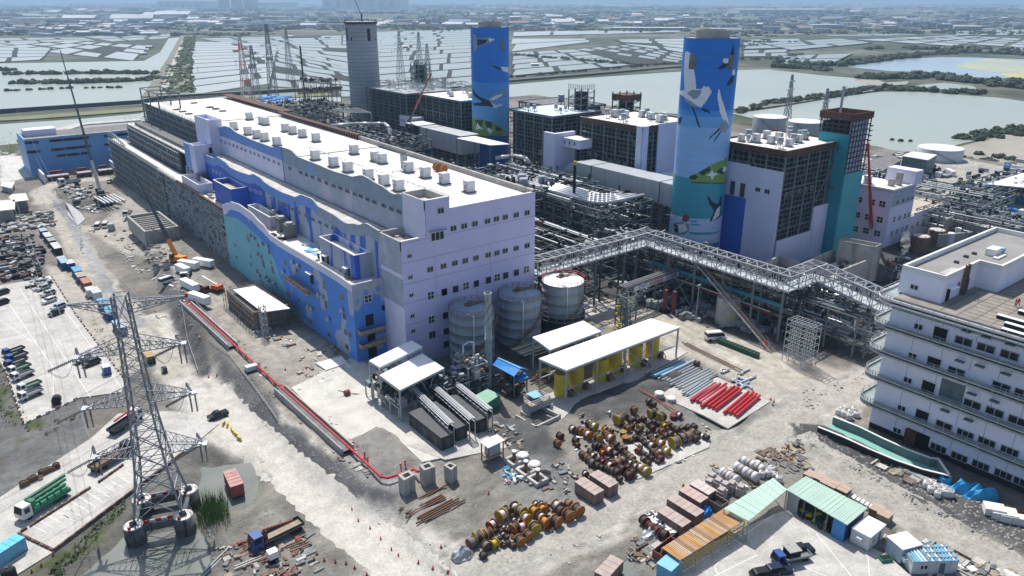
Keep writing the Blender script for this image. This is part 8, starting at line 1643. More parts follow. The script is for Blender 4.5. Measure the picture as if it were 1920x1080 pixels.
for k,(u,v,L,ro,op,lb) in enumerate([(1104,932,5.2,0,0,'brown timber crate box by the road, nearer of two near the drum yard'),(1131,918,5.2,0,0,'brown timber crate box by the road, farther of two near the drum yard'),(1262,990,5.5,0,0,'brown crate container nearest the white tray of drums'),(1283,968,6.5,0,0,'long brown crate container, second along the roadside'),(1298,947,4.8,1,0,'brown container with a pinkish roof, third along the roadside'),(1316,934,4.2,2,0,'brown container with a pale crumpled roof, fourth along the roadside'),(1339,950,4.2,0,1,'open topped brown container holding scrap'),(1250,1041,5.,3,1,'open dark red skip at the end of the rusty roof')]):
 p=G(u,v);put(container(M.brick if ro!=3 else rd,[mat('crate_roof',(.46,.37,.33),(.36,.29,.26),.8,.5),mat('crate_roof_pink',(.52,.38,.34),None,.8,.5),mat('crate_roof_pale',(.58,.50,.46),None,.8,.5),rd][ro],L,2.4,2.5 if not op else 1.9,bool(op)),tuple(p),math.pi/2+.02 if k<7 else .1,lb,'brown crates along the road')
p=G(1240,988);t=thing('loaded_tray','long dark tray heaped with white debris beside the black and red drums','tray',tuple(p),0);b=MB();b.box(-1.3,-3.4,.2,1.3,3.4,.8);b.build('tray',M.steel_d,t,world=0);b=MB()
for k in range(60): b.obox((random.uniform(-1.1,1.1),random.uniform(-3.2,3.2),.85+random.random()*.15),(random.uniform(.2,.7),random.uniform(.2,.6),.15),random.random()*3)
b.build('debris',M.white,t,world=0,kind='stuff')
def heap(u,v,w,d,h,m,name,label,cat,rz=0,z=None):
 p=G(u,v) if z is None else Vector(P(u,v,z));t=thing(name,label,cat,tuple(p),rz);bm=bmesh.new();bmesh.ops.create_icosphere(bm,subdivisions=3,radius=1)
 for q in bm.verts:
  n_=math.sin(q.co.x*7+u)*.12+math.sin(q.co.y*9+v)*.1+random.uniform(-.07,.07);q.co=Vector((q.co.x*w/2*(1+n_*.5),q.co.y*d/2*(1+n_*.5),max(0,(q.co.z**3*.2+q.co.z*.8))*h*(1+n_*2)))
 me=bpy.data.meshes.new('cover');bm.to_mesh(me);bm.free();me.materials.append(m);o=bpy.data.objects.new('cover',me);COL.objects.link(o);o.parent=t;return t
heap(867,1042,4.2,3.2,1.4,M.galv,'sheet_heap','crumpled silver white heap left of the roadside drums','heap');heap(1227,998,6,3,1.1,M.galv,'sheet_heap','crumpled silver white heap beside the dark red drums','heap')
heap(1320,962,3.4,2.4,1.3,M.tarp,'blue_tarpaulin','blue tarpaulin over a pallet between the crates and the rusty roof','tarpaulin')
for k,(u,v,w,d,h) in enumerate([(1806,922,7,2.6,2.),(1838,936,7,2.8,2.3),(1771,905,3.,2.2,1.5)]): heap(u,v,w,d,h,mat('tarp_cyan',(.05,.38,.66),(.04,.30,.55),.45,1.,bump=.3),'blue_tarpaulin',['blue tarpaulin covered stack at the tip of the ramp, middle one','blue tarpaulin covered stack right of the ramp tip, largest one','small deep blue tarpaulin heap touching the ramp tip'][k],'tarpaulin',-.6)
GB='white bulk bags'
bagm=mat('bag_white',(.68,.67,.66),(.56,.55,.54),.7,2.,bump=.2)
def bag():
 t=thing('bulk_bag','bag','bulk bag');bm=bmesh.new();bmesh.ops.create_cube(bm,size=1.15);bmesh.ops.subdivide_edges(bm,edges=bm.edges[:],cuts=3,use_grid_fill=True)
 for q in bm.verts: q.co+=q.co.normalized()*(.62-q.co.length)*.4;q.co+=Vector([random.uniform(-.03,.03)]*3);q.co.z+=.55
 me=bpy.data.meshes.new('sack');bm.to_mesh(me);bm.free();me.materials.append(bagm);me.polygons.foreach_set('use_smooth',[True]*len(me.polygons));o=bpy.data.objects.new('sack',me);COL.objects.link(o);o.parent=t
 b=MB();b.path([(-.3,-.3,1.1),(-.1,-.1,1.35),(.3,.3,1.1)],.05,5);b.path([(.3,-.3,1.1),(.1,-.1,1.32),(-.3,.3,1.1)],.05,5);b.build('lifting_strap',M.conc_l,t,world=0);return t
bg_=bag();i=0
for L_,wh in (([(1578,768),(1586,764),(1594,772),(1583,775),(1601,768),(1573,771),(1592,780),(1605,776)],'on the dark membrane at the ramp head'),([(1737,908),(1747,905),(1755,913),(1745,917),(1762,918),(1772,923),(1757,925),(1780,924),(1768,914)],'beside the blue tarpaulins at the ramp tip'),([(1440,895-8),(1452,890),(1446,880),(1428,888),(1460,897)],'between the mint roof and the road')):
 for j,(u,v) in enumerate(sorted(L_)): p=G(u,v+6);put(bg_,tuple(p),random.random(),'white bulk bag %s, %s from the left'%(wh,ordinal(j)),GB,scale=random.uniform(1.,1.25))
wr=mat('shrink_wrap',(.50,.46,.44),(.33,.28,.26),.5,1.5)
for k,(u0,v0,u1,v1,r,lb) in enumerate([(1352,895,1383,912,.95,'row of wrapped grey rolls nearest the open crate'),(1378,884,1420,907,.95,'row of wrapped grey rolls, middle one'),(1392,871,1432,890,.8,'row of wrapped grey rolls nearest the road bend')]):
 a=G(u0,v0);c=G(u1,v1);t=thing('wrapped_rolls',lb,'wrapped load',tuple(a));n=5
 for i in range(n): p=a.lerp(c,i/n);q=a.lerp(c,(i+.88)/n);b=MB();b.tube((p.x,p.y,p.z+r+.3),(q.x,q.y,q.z+r+.3),r,12);b.build('roll',wr if i%2 else wht,t,True)
 b=MB();b.beam((a.x,a.y,a.z+.2),(c.x,c.y,c.z+.2),1.5,.35);b.build('pallet',M.tan,t)
for k,(u,v) in enumerate([(1334,902),(1346,912),(1329,913),(1359,919),(1352,930),(1371,917),(1388,924)]):
 p=G(u,v+4);t=thing('wrapped_pallet','shrink wrapped grey pallet load behind the open crate, %s from the left'%ordinal(k),'pallet',tuple(p),random.random()*.4,'wrapped pallets by the mint roof');b=MB();b.box(-1,-.8,0,1,.8,.18);b.build('pallet',M.tan,t,world=0);b=MB();b.box(-.95,-.75,.19,.95,.75,1.7);b.box(-.7,-.5,1.7,.6,.6,2.2);b.build('load',wr,t,world=0)
for k,(u,v) in enumerate([(1519,897),(1534,902),(1550,912),(1558,916),(1572,920),(1580,925),(1600,1020-60),(1648,968)]):
 if k==6: u,v=1643,962
 if k==7: u,v=1657,972
 p=G(u,v+4);t=thing('timber_crate','timber crate behind the ribbed green roof, %s from the left'%ordinal(k),'crate',tuple(p),.05,'timber crates behind the green roof');b=MB();b.box(-1.1,-1.,0,1.1,1.,1.5);b.build('box',M.rusty_l if k<7 else M.tan,t,world=0);b=MB();b.box(-1.15,-1.05,1.5,1.15,1.05,1.6);b.box(-.06,-1.05,1.6,.06,1.05,1.64);b.build('lid',mat('crate_lid',(.48,.36,.29),None,.8,1),t,world=0)
k=0
for (u,v) in [(1588,929),(1596,933),(1604,938),(1612,942),(1620,947),(1628,951)]:
 p=G(u,v+3);k+=1;t=thing('white_block','small white wrapped block behind the green shed, %s from the left'%ordinal(k-1),'block',tuple(p),.1,'white blocks behind the green shed');b=MB();b.box(-.6,-.5,0,.6,.5,.9);b.build('pack',bagm,t,world=0);b=MB();b.box(-.6,-.06,.9,.6,.06,.93);b.build('band',M.dark,t,world=0)
for k,(u,v,w,d) in enumerate([(1862,958,3.2,2.4),(1880,966,4.,2.6),(1898,975,4.2,1.6),(1905,962,3.5,1.4)]):
 p=G(u,v+3);t=thing('board_stack','stack of pale boards at the right edge below the block, %s from the left'%ordinal(k),'board stack',tuple(p),-1.,'board stacks at the right edge')
 for j in range(4): b=MB();b.box(-w/2,-d/2,j*.35,w/2+random.uniform(-.1,.1),d/2,j*.35+.3);b.build('board_pack',M.roofw if k!=3 else M.rusty_l,t,world=0)
def ribroof(t,px,z,m,n,along,th=.12,name='sheet',z2=None):
 """roof of single corrugated sheets, laid side by side"""
 q=[Vector(P(u,v,z if i<2 or z2 is None else z2)) for i,(u,v) in enumerate(px)]
 for i in range(n):
  a=q[0].lerp(q[1],i/n);b_=q[0].lerp(q[1],(i+1)/n-.02/n*6);c=q[3].lerp(q[2],(i+1)/n-.02/n*6);d=q[3].lerp(q[2],i/n);e=Vector((0,0,random.uniform(0,.05)+(.03 if i%2 else 0)));mb=MB()
  mb.add([tuple(v+e-Vector((0,0,th))) for v in (a,b_,c,d)]+[tuple(v+e) for v in (a,b_,c,d)],BOXF)
  m1=a.lerp(b_,.5);m2=d.lerp(c,.5);mb.beam(m1+e+Vector((0,0,.03)),m2+e+Vector((0,0,.03)),.09,.06);mb.build(name,m[i%len(m)] if isinstance(m,list) else m,t)
 return q
t=thing('rusty_roof_shed','long open shed with a rusty orange sheet roof beside the lower right yard','shed',(*P(1320,1010)[:2],.1));rs=[mat('rust_sheet_%s'%k,c,c2,.75,.9,stretch=(1,.25,1)) for k,c,c2 in (('amber',(.55,.33,.13),(.42,.22,.09)),('tan',(.50,.36,.22),(.36,.22,.13)),('brown',(.38,.22,.13),(.27,.15,.09)),('pale',(.55,.45,.34),(.42,.30,.2)))]
q=ribroof(t,[(1241,1027),(1358,953),(1396,976),(1275,1051)],3.1,[rs[0],rs[0],rs[1],rs[3],rs[2],rs[1]],22,0)
for f in (0,.25,.5,.75,1):
 for a,c in ((q[0],q[1]),(q[3],q[2])): p=a.lerp(c,f);bar('post',(p.x,p.y,0),(p.x,p.y,2.95),.14,M.yellow,t)
bar('eaves_rail',q[3]+Vector((0,.3,-1.3)),q[2]+Vector((0,.3,-1.3)),.12,M.yellow,t);bar('eaves_rail',q[3]+Vector((0,.3,-2.2)),q[2]+Vector((0,.3,-2.2)),.12,M.yellow,t);b=MB();b.add([tuple(v+Vector((0,0,-.9))) for v in (q[0],q[1])]+[(q[1].x,q[1].y,.1),(q[0].x,q[0].y,.1)],[(0,1,2,3)]);b.build('back_sheet',M.rusty_l,t)
t=thing('mint_roof_shed','flat open shelter with a smooth pale mint roof joining the rusty roof','shed',(*P(1420,960)[:2],.1));q=ribroof(t,[(1358,953),(1450,896),(1476,918),(1404,977)],4.1,M.greenl,16,0)
for p in q: bar('post',(p.x,p.y,0),(p.x,p.y,3.9),.16,M.steel_l,t)
t=thing('green_roof_shed','workshop with a ribbed pale green roof, blue end wall and dark open front','shed',(*P(1540,950)[:2],.1));q=ribroof(t,[(1474,918),(1589,985),(1627,953),(1511,893)],4.,M.greenl,30,0)
b=MB();A,B_,C2,D=[Vector((v.x,v.y,0)) for v in q];ce=(A+B_+C2+D)/4;sh=lambda v:ce+(v-ce)*.94
A,B_,C2,D=map(sh,(A,B_,C2,D));up=Vector((0,0,3.8));
for (p,r_,m_,nm) in ((C2,D,M.steel,'back_wall'),(D,A,M.steel_l,'end_wall'),(B_,C2,cbl,'end_wall')): b=MB();b.add([tuple(p),tuple(r_),tuple(r_+up),tuple(p+up)],[(0,1,2,3)]);b.build(nm,m_,t)
b=MB();f1=A.lerp(B_,.8);b.add([tuple(f1),tuple(B_),tuple(B_+up),tuple(f1+up)],[(0,1,2,3)]);b.build('front_wall',mat('wall_azure',(.05,.25,.55),None,.5,1),t);b=MB();f1=A.lerp(B_,.2);b.add([tuple(A),tuple(f1),tuple(f1+up),tuple(A+up)],[(0,1,2,3)]);b.build('front_wall',M.steel_l,t)
for f in (.3,.5,.7): p=A.lerp(B_,f);bar('post',p,p+up,.16,M.steel,t)
debris([(1500,955),(1520,965),(1590,1000),(1575,1008),(1500,970)],70,.1,'workshop_clutter',[M.dark,M.steel,M.redd,M.steel_d,M.yellow],(.3,1.2),(.3,1.2))
def cabin(u,v,w,d,h,mw,mr,label,rz,name='site_cabin',door=True):
 p=G(u,v);t=thing(name,label,'cabin',(p.x,p.y,p.z+.05),rz);b=MB();b.box(-w/2,-d/2,0,w/2,d/2,h-.12);b.build('wall',mw,t,world=0);b=MB();b.box(-w/2-.08,-d/2-.08,h-.12,w/2+.08,d/2+.08,h);b.build('roof',mr,t,world=0)
 if door:
  b=MB();b.box(w*.1,-d/2-.04,.05,w*.1+.9,-d/2-.005,2.1);b.build('door',M.steel,t,world=0)
  o=inst('window',winmesh('two',1.3,.9,M.white),t,(-w*.25,-d/2-.03,1.5));b=MB();b.box(-w/2-.6,-.5,1.3,-w/2-.02,.4,1.9);b.build('cooler',M.tankw,t,world=0)
 return t
cabin(1624,1012,5.2,3.2,2.8,wht,M.canopy,'white site cabin beside the green roofed workshop',0.02);cabin(1690,1040,4.,3.4,2.9,ltb,M.roofw,'white ribbed cabin with sheets on its roof in the lower right',-.35,door=False)
t=cabin(1738,1062,7.5,3.6,2.6,wht,cyb,'long cabin topped with loose blue white planks in the lower right',-.62)
for k in range(13): b=MB();x=-3.6+k*.58;b.box(x,-1.9,2.62,x+.22,1.9,2.72+random.random()*.06);b.build('plank',random.choice([M.tan,M.white,M.galv,M.cyan]),t,world=0)
for j in (-1.2,0,1.2): b=MB();b.box(-1,j-.06,2.8,3.7,j+.06,2.9);b.build('batten',M.galv,t,world=0)
cabin(1254,1077,3.4,2.6,2.5,cyb,M.cyan,'small cyan cabin at the bottom edge below the rusty roof',.15,door=False)
p=G(1141,1082);put(container(M.brick,MATS['crate_roof'],5,2.4,2.2),tuple(p),.25,'brown crate with pinkish lid cut by the bottom edge','brown crates along the road')
t=thing('green_skip','small dark green skip beside the white cabin','skip',tuple(G(1659,1052)),-.5);b=MB();b.box(-1,-.6,0,1,.6,.8);b.build('body',M.green,t,world=0);b=MB();b.box(-.9,-.5,.8,.9,.5,.83);b.build('inside',M.dark,t,world=0)
def bundle(u0,v0,u1,v1,n,gap,w,m,name,label,cat,z=.15,round_=True,seed=1,sp=(0,0),part='pipe'):
 a=G(u0,v0);c=G(u1,v1)
 if 'pipe_' in name or name=='grey_pipe_row': a=Vector(P(u0,v0,.12));c=Vector(P(u1,v1,.12))
 d=(c-a).normalized();nr=Vector((-d.y,d.x,0));t=thing(name,label,cat,tuple(a));rr=random.Random(seed)
 for i in range(n):
  o=nr*(i*gap)+d*rr.uniform(-.8,.8);e=d*rr.uniform(-1.2,.6);bar(part,a+o+Vector((0,0,z+w)),c+o+e+Vector((0,0,z+w)),w,m[i%len(m)] if isinstance(m,list) else m,t,round_)
 return t
bundle(1283,735,1345,703,13,.95,.28,[M.galv,M.steel_l,M.tank,M.galv],'grey_pipe_row','row of grey pipes on the laydown slab','pipes',.2)
bundle(1318,758,1362,728,8,.8,.26,[M.pipe,M.galv,ltb,M.steel_l],'grey_pipe_row','shorter pale pipes on the laydown slab in front of the grey row','pipes',.2,seed=3)
b=MB();t=thing('bent_pipes','pale bent pipes and elbows at the far corner of the laydown slab','pipes',tuple(G(1368,700)));
for k in range(9):
 p=G(random.uniform(1345,1400),random.uniform(698,735));R_=random.uniform(.8,1.6);a0=random.random()*6;m_=[M.pipe,M.galv,wht,ltb][k%4];b=MB();b.path([(p.x+R_*math.cos(a0+i*.35),p.y+R_*math.sin(a0+i*.35),p.z+.4) for i in range(7)]+[(p.x+R_*math.cos(a0+2.1)+3,p.y+R_*math.sin(a0+2.1),p.z+.4)],.27,7);b.build('bend',m_,t,True)
bundle(1340,772,1388,735,7,1.,.33,M.red,'red_pipe_stack','stack of red pipes at the corner of the laydown slab','pipes',.2,seed=5)
bundle(1381,783,1428,742,4,.9,.33,M.red,'red_pipe_stack','farther bundle of longer red pipes overlapping the first stack','pipes',.2,seed=7)
bundle(1236,712,1297,683,2,1.1,.42,[ltb,cyb],'pale_blue_pipes','pair of long pale blue pipes on the black soil beside the canopy','pipes',.3,seed=2)
bundle(1278,645,1385,698,3,.6,.18,M.rust,'rusty_rails','long low line of rusty rails beside the lit road','rails',.1,False,seed=2,part='rail')
for k,(u0,v0,u1,v1,n,lb) in enumerate([(752,960,828,922,2,'rusty beam pair nearest the piers, farthest of the beam stacks'),(766,972,838,934,3,'rusty beams crossing below the hollow piers'),(790,984,862,945,4,'stack of rusty beams in the bare clearing, nearest one')]):
 if k==0: u0,v0,u1,v1=752,962,832,915
 bundle(u0,v0,u1,v1,n,.55,.26,M.rust,'rusty_beams',lb,'steel beams',.1,False,seed=k,part='beam')
bundle(1203,735,1283,783,1,1,.13,M.red,'thin_red_pipe','thin straight red pipe lying across the ground behind the drum yard','pipe',.3)
for k,(u0,v0,u1,v1,n,m_,lb) in enumerate([(490,1058,530,1040,3,M.redd,'short stack of red oxide beams below the navy lorry'),(548,1036,582,1022,4,M.rust,'rusty channel stack right of the navy lorry'),(440,1070,500,1045,2,M.conc_l,'pale concrete beams at the lower edge below the lorry'),(380,1085,430,1035,2,M.steel_l,'pale planks leaning near the reed pond')]): bundle(u0,v0,u1,v1,n,.6,.2,m_,'beam_stack',lb,'steel beams',.1,False,seed=k+10,part='beam')
bundle(178,372,200,385,6,1.6,.4,M.white,'white_pipe_row','row of fat white pipes in the upper yard beside the blue truck','pipes',.2,seed=4)
bundle(1016,725,1042,712,6,.8,.2,[M.black,M.redd],'dark_pipe_row','row of black pipes with red ends beside the first yellow tank','pipes',.3)
t=thing('steel_trusses','steel bridge sections lying on the black soil right of the ramp','trusses',tuple(G(1700,890)));
for k in range(6): a=G(1660+k*18,862+k*10);c=G(1690+k*18,880+k*10);bar('beam',a+Vector((0,0,.3)),c+Vector((0,0,.3)),.25,M.galv,t)
RB_=[M.conc,M.conc_d,M.rusty_l,M.conc_l,M.steel,M.tan]
for px,n,s,h,ms in [([(1650,985),(1920,1080),(1760,1085),(1640,1010)],130,(.4,1.6),(.1,.4),RB_+[M.white]),([(1640,850),(1700,880),(1760,905),(1720,915),(1640,870)],50,(.4,2.),(.1,.4),RB_),([(1000,860),(1060,870),(1100,900),(1060,930),(940,900)],60,(.3,1.),(.1,.5),RB_),([(940,880),(975,875),(985,905),(945,908)],50,(.3,.8),(.2,.6),[M.white,cyb,salmon,bagm]),([(560,660),(640,640),(660,700),(560,740)],60,(.3,1.3),(.1,.4),RB_+[M.white]),([(400,1020),(590,1000),(600,1075),(430,1085)],100,(.3,1.3),(.1,.5),RB_+[M.redd]),([(0,445),(60,440),(80,470),(75,520),(0,530)],230,(.8,2.6),(.4,1.6),[M.brown,M.steel_d,M.conc_d,M.conc_d,M.steel_l,M.dark]),([(0,400),(95,395),(100,425),(0,440)],160,(.6,2.8),(.3,1.2),[M.steel_l,M.steel_d,M.conc_l,M.brown,M.steel,M.conc]),([(50,530),(90,520),(100,540),(60,550)],40,(.6,2.),(.3,.9),[M.steel,M.dark,M.white]),([(110,345),(165,355),(185,400),(150,395),(120,360)],150,(.5,2.4),(.2,1.),[M.steel_l,M.steel_d,M.white,M.conc]),([(160,430),(260,400),(330,430),(300,470),(240,470)],70,(.4,1.8),(.2,.6),RB_),([(250,430),(320,470),(330,500),(280,500)],60,(.5,2.),(.2,.6),RB_),([(210,460),(330,520),(390,600),(340,560),(240,500)],60,(.4,1.4),(.1,.4),[M.conc_l,M.conc,M.white]),([(885,800),(960,790),(990,850),(900,830)],70,(.3,1.1),(.1,.4),RB_),([(600,760),(680,840),(690,900),(620,850)],50,(.3,1.2),(.1,.35),RB_),([(1180,1010),(1235,1020),(1240,1070),(1180,1050)],50,(.3,1.8),(.1,.4),RB_),([(1490,740),(1520,770),(1640,700),(1640,690)],30,(.2,.6),(.1,.3),RB_),([(1060,770),(1340,780),(1300,870),(1180,900),(1080,850)],80,(.3,.9),(.1,.4),[M.white,M.tan,M.dark,M.conc_d]),([(1330,870),(1440,860),(1470,900),(1360,940)],60,(.3,1.),(.2,.5),[M.rusty_l,M.conc_d,M.white,M.tan]),([(220,560),(330,560),(390,640),(330,640)],30,(.3,1.),(.1,.3),RB_),([(1420,845),(1500,830),(1520,880),(1460,890)],70,(.3,1.6),(.1,.4),[M.rusty_l,M.conc_d,M.tan]),([(700,980),(1190,1000),(1180,1080),(800,1080)],50,(.15,.5),(.05,.15),RB_),([(410,600),(660,830),(560,800),(430,650)],60,(.2,.9),(.1,.3),RB_),([(440,570),(540,630),(560,660),(470,620)],50,(.4,1.6),(.1,.5),[M.tan,M.rusty_l,M.white,M.steel])]:
 debris(px,n,0,'site_litter',ms,s,h,ground=True)
def stones(n,px,sz,m):
 b=MB();xs=[p[0] for p in px];ys=[p[1] for p in px];k=0
 while k<n:
  u=random.uniform(min(xs),max(xs));v=random.uniform(min(ys),max(ys))
  if not inpoly(np.array([u]),np.array([v]),px)[0]: k+=.02;continue
  p=G(u,v);s=random.uniform(*sz);q=[Vector((random.uniform(-1,1),random.uniform(-1,1),random.uniform(-.4,.8))).normalized()*s*random.uniform(.6,1.1)+p for _ in range(6)]
  b.add([tuple(x) for x in (p+Vector((s,0,0)),p+Vector((0,s*.8,0)),p+Vector((-s,.1,0)),p+Vector((0,-s*.9,0)),p+Vector((.1,0,s*.7)))],[(0,1,4),(1,2,4),(2,3,4),(3,0,4)]);k+=1
 return tag(b.build('stones',m),kind='stuff')
for px,n in [([(330,540),(480,700),(740,900),(720,950),(500,800),(380,690)],350),([(700,940),(1000,870),(1300,800),(1450,780),(1300,850),(900,1000)],250),([(1480,790),(1700,860),(1920,960),(1920,1050),(1600,920)],700),([(370,960),(470,920),(640,1080),(400,1080)],250)]: stones(n,px,(.1,.38),M.conc)
# ================= PYLON =================
t=thing('transmission_pylon','tall galvanised lattice pylon on round concrete piers in the pond, four crossarms with insulators','pylon',(19.5,133,-3))
cps=[Vector(P(u,v,.3)) for u,v in [(250,984),(343,965),(353,917)]];cps.append(cps[0]+cps[2]-cps[1]);cc_=sum(cps,Vector((0,0,0)))/4
gl=mat('pylon_galvanised',(.30,.325,.36),(.21,.23,.26),.45,1.,metal=.3)
def zfor(tips):
 best=None
 for i in range(100,500):
  z=i/10;a=Vector(P(*tips[0],z));c=Vector(P(*tips[1],z));m_=(a+c)/2;d=(m_.xy-cc_.xy).length
  if best is None or d<best[0]: best=(d,z,a,c)
 return best
arms=[((126,571),(346,555)),((148,670),(340,644)),((163,765),(360,736)),((180,857),(380,832))];AR=[zfor(a) for a in arms]
ztop=AR[0][1]+1.2
dirs=[(c-cc_) for c in cps]
def leg(i,z):
 f=float(np.interp(z,[0,8,20,30,ztop],[1,.66,.44,.33,.27]));return Vector((cc_.x+dirs[i].x*f,cc_.y+dirs[i].y*f,z))
zs=[.5,5.2,9.6,13.6,17.2,20.2,23,25.6,28,30.3,32.4,34.4,36.2,ztop];zs=sorted(set([z for z in zs if z<ztop]+[ztop]))
for i in range(4):
 for a,c in zip(zs,zs[1:]): bar('leg',leg(i,a),leg(i,c),.30-.12*a/ztop,gl,t)
for a,c in zip(zs,zs[1:]):
 for i in range(4):
  j=(i+1)%4;w=.14 if a<16 else .10;bar('brace',leg(i,a),leg(j,c),w,gl,t);bar('brace',leg(j,a),leg(i,c),w,gl,t);bar('ring_bar',leg(i,c),leg(j,c),w,gl,t)
  if a<18: m_=(leg(i,a)+leg(j,a))/2;n_=(leg(i,a)+leg(i,c))/2;n2=(leg(j,a)+leg(j,c))/2;mid=(leg(i,a)+leg(j,c))/2;bar('strut',n_,mid,.1,gl,t);bar('strut',n2,mid,.1,gl,t)
insm=mat('insulator_grey',(.16,.16,.17),(.10,.10,.11),.4,2)
def insul(a,c):
 b=MB();a=Vector(a);c=Vector(c);n=max(4,int((c-a).length/.3));b.tube(a,c,.05,5)
 for i in range(n): p=a.lerp(c,(i+.5)/n);q=a.lerp(c,(i+.9)/n);b.tube(p,q,.17,8)
 b.build('insulator',insm,t)
yd=None
for k,(d,z,L_,R_) in enumerate(AR):
 n=(R_-L_).xy.normalized();side=Vector((-n.y,n.x,0));h=1.8 if k else 1.5
 for tip,s in ((L_,-1),(R_,1)):
  ctr=Vector((cc_.x,cc_.y,z));hw=(leg(0,z)-leg(3,z)).length/2*1.0;w=.10
  roots=[ctr+side*hw+Vector((n.x,n.y,0))*s*hw,ctr-side*hw+Vector((n.x,n.y,0))*s*hw];up_=Vector((0,0,-h if k==0 else h));tp=[tip+side*.55,tip-side*.55] if k else [tip+side*.08,tip-side*.08]
  for r,q in zip(roots,tp): bar('arm_chord',r,q,.16,gl,t);bar('arm_chord',r+up_*1.3,q+up_*.12,.13,gl,t)
  m=7
  for i in range(m):
   f0,f1=i/m,(i+1)/m
   lo=[r.lerp(q,f0) for r,q in zip(roots,tp)];hi=[(r+up_*1.3).lerp(q+up_*.12,f0) for r,q in zip(roots,tp)];lo1=[r.lerp(q,f1) for r,q in zip(roots,tp)];hi1=[(r+up_*1.3).lerp(q+up_*.12,f1) for r,q in zip(roots,tp)]
   b=MB()
   for e in (0,1): b.beam(lo[e],hi1[e] if i%2 else hi[e],w*.8);b.beam(hi[e],lo1[e],w*.7)
   b.beam(lo[0],lo1[1],w*.7);b.beam(lo[0],lo[1],w*.7);b.beam(hi[0],hi[1],w*.7);b.build('arm_lattice',gl,t)
  if k:
   b=MB();b.obox((tip.x,tip.y,tip.z),(1.6,1.5,.25),math.atan2(n.y,n.x));b.build('arm_end_plate',M.galv,t)
   for e in (-.6,.6):
    p=tip+Vector((n.x,n.y,0))*e*.7-side*.3;insul(p,p-Vector((0,0,3.6)));
   ta=(Vector(P(280,690,27))-Vector(P(345,658,28))).normalized();tb2=(Vector(P(20,330,20))-Vector(P(150,660,28))).normalized();
   for e in (-.25,.25):
    p=tip+side*e;insul(p+ta*.5,p+ta*4.8);insul(p+tb2*.5,p+tb2*4.2)
   A0=tip+ta*4.8;A1=tip+tb2*4.2;b=MB();pts=[A0.lerp(A1,i/10)-Vector((0,0,3.1*math.sin(math.pi*i/10))) for i in range(11)];b.path(pts,.035,5);b.path([p+side*.4 for p in pts],.035,5);b.build('jumper_loop',gl,t)
   for st_,dd,L__,sg_ in ((A0,ta,150,9),(A1,tb2,430,16)):
    b=MB();pts=[st_+Vector((dd.x,dd.y,0))*L__*i/14-Vector((0,0,sg_*4*(i/14)*(1-i/14))) for i in range(15)];b.path(pts,.016,4);b.path([p+side*.4 for p in pts],.016,4);b.build('conductor',M.steel_l,t)
 if k==0:
  b=MB();b.tube(R_+Vector((.3,0,-.2)),R_+Vector((.3,0,.4)),.25,8);b.build('red_beacon',M.red,t)
for i,c in enumerate(cps):
 b=MB();b.lathe((c.x,c.y,-5),[(1.75,0),(1.75,3.0),(1.82,3.05),(1.82,3.3),(1.75,3.35),(1.75,5.2)],24);b.build('pier',mat('pier_shaded_concrete',(.15,.155,.155),(.09,.095,.095),.9,.6,streak=((.05,.05,.05),.8,.55)),t,True);b=MB();b.lathe((c.x,c.y,.2),[(1.62,0),(1.62,.08)],24);b.build('pier_cap',M.roofw,t,True)  # concrete darkened to paint in the piers' shaded side, with dark streaks
 b=MB();b.box(c.x-.55,c.y-.55,.28,c.x+.55,c.y+.55,.75);b.build('leg_shoe',M.dark,t)
 b=MB();R0=[(c.x+1.55*math.cos(i_*.785),c.y+1.55*math.sin(i_*.785),.28) for i_ in range(9)]
 for q in R0[:-1]: b.beam(q,(q[0],q[1],1.1),.06)
 b.path([(q[0],q[1],1.1) for q in R0],.035,4);b.build('pier_railing',gl,t)
 j=(i+1)%4;d=(cps[j]-c).normalized();a=c+d*1.6;e=cps[j]-d*1.6;b=MB();b.beam((a.x,a.y,-.6),(e.x,e.y,-.6),.9,1.5);b.build('tie_beam',MATS['pier_shaded_concrete'],t)
 if i in (0,2):
  for q in range(5):
   p=a.lerp(e,(q+.5)/5);b=MB();b.obox((p.x,p.y,.4),(.9,.12,.5),math.atan2(d.y,d.x));b.build('marker_board',M.red if q%2==0 else M.white,t)
 b=MB();p=c+Vector((-.9,-1.1,0));b.obox((p.x,p.y,.55),(.5,.12,.55),0);b.build('marker_board',M.red,t)
def pylon(u,v,h,label,cols,ww=5,z=ZL):
 x,y,_=P(u,v,z);t=thing('distant_pylon',label,'pylon',(x,y,z));n=8;b=MB();mi=lambda i:cols[i%len(cols)]
 f=lambda q:ww/2*(1-.82*q)
 for s in range(n):
  a,c=s/n,(s+1)/n;b=MB();w=max(.35,h*.006)
  for sx,sy in ((-1,-1),(1,-1),(1,1),(-1,1)): b.beam((sx*f(a),sy*f(a),a*h),(sx*f(c),sy*f(c),c*h),w)
  for (p,q) in (((-1,-1),(1,-1)),((1,-1),(1,1)),((1,1),(-1,1)),((-1,1),(-1,-1))): b.beam((p[0]*f(a),p[1]*f(a),a*h),(q[0]*f(c),q[1]*f(c),c*h),w*.6);b.beam((q[0]*f(a),q[1]*f(a),a*h),(p[0]*f(c),p[1]*f(c),c*h),w*.6);b.beam((p[0]*f(c),p[1]*f(c),c*h),(q[0]*f(c),q[1]*f(c),c*h),w*.6)
  b.build('tower_section',mi(s),t,world=0)
 for q in (.62,.75,.88):
  b=MB();b.beam((-ww*.9,0,h*q),(ww*.9,0,h*q),w);b.beam((-ww*.9,0,h*q),(0,0,h*q+h*.05),w*.6);b.beam((ww*.9,0,h*q),(0,0,h*q+h*.05),w*.6);b.build('crossarm',mi(int(q*n)),t,world=0)
 return t
rw=[M.red,mat('pylon_white',(.6,.6,.62),None,.6,1)]
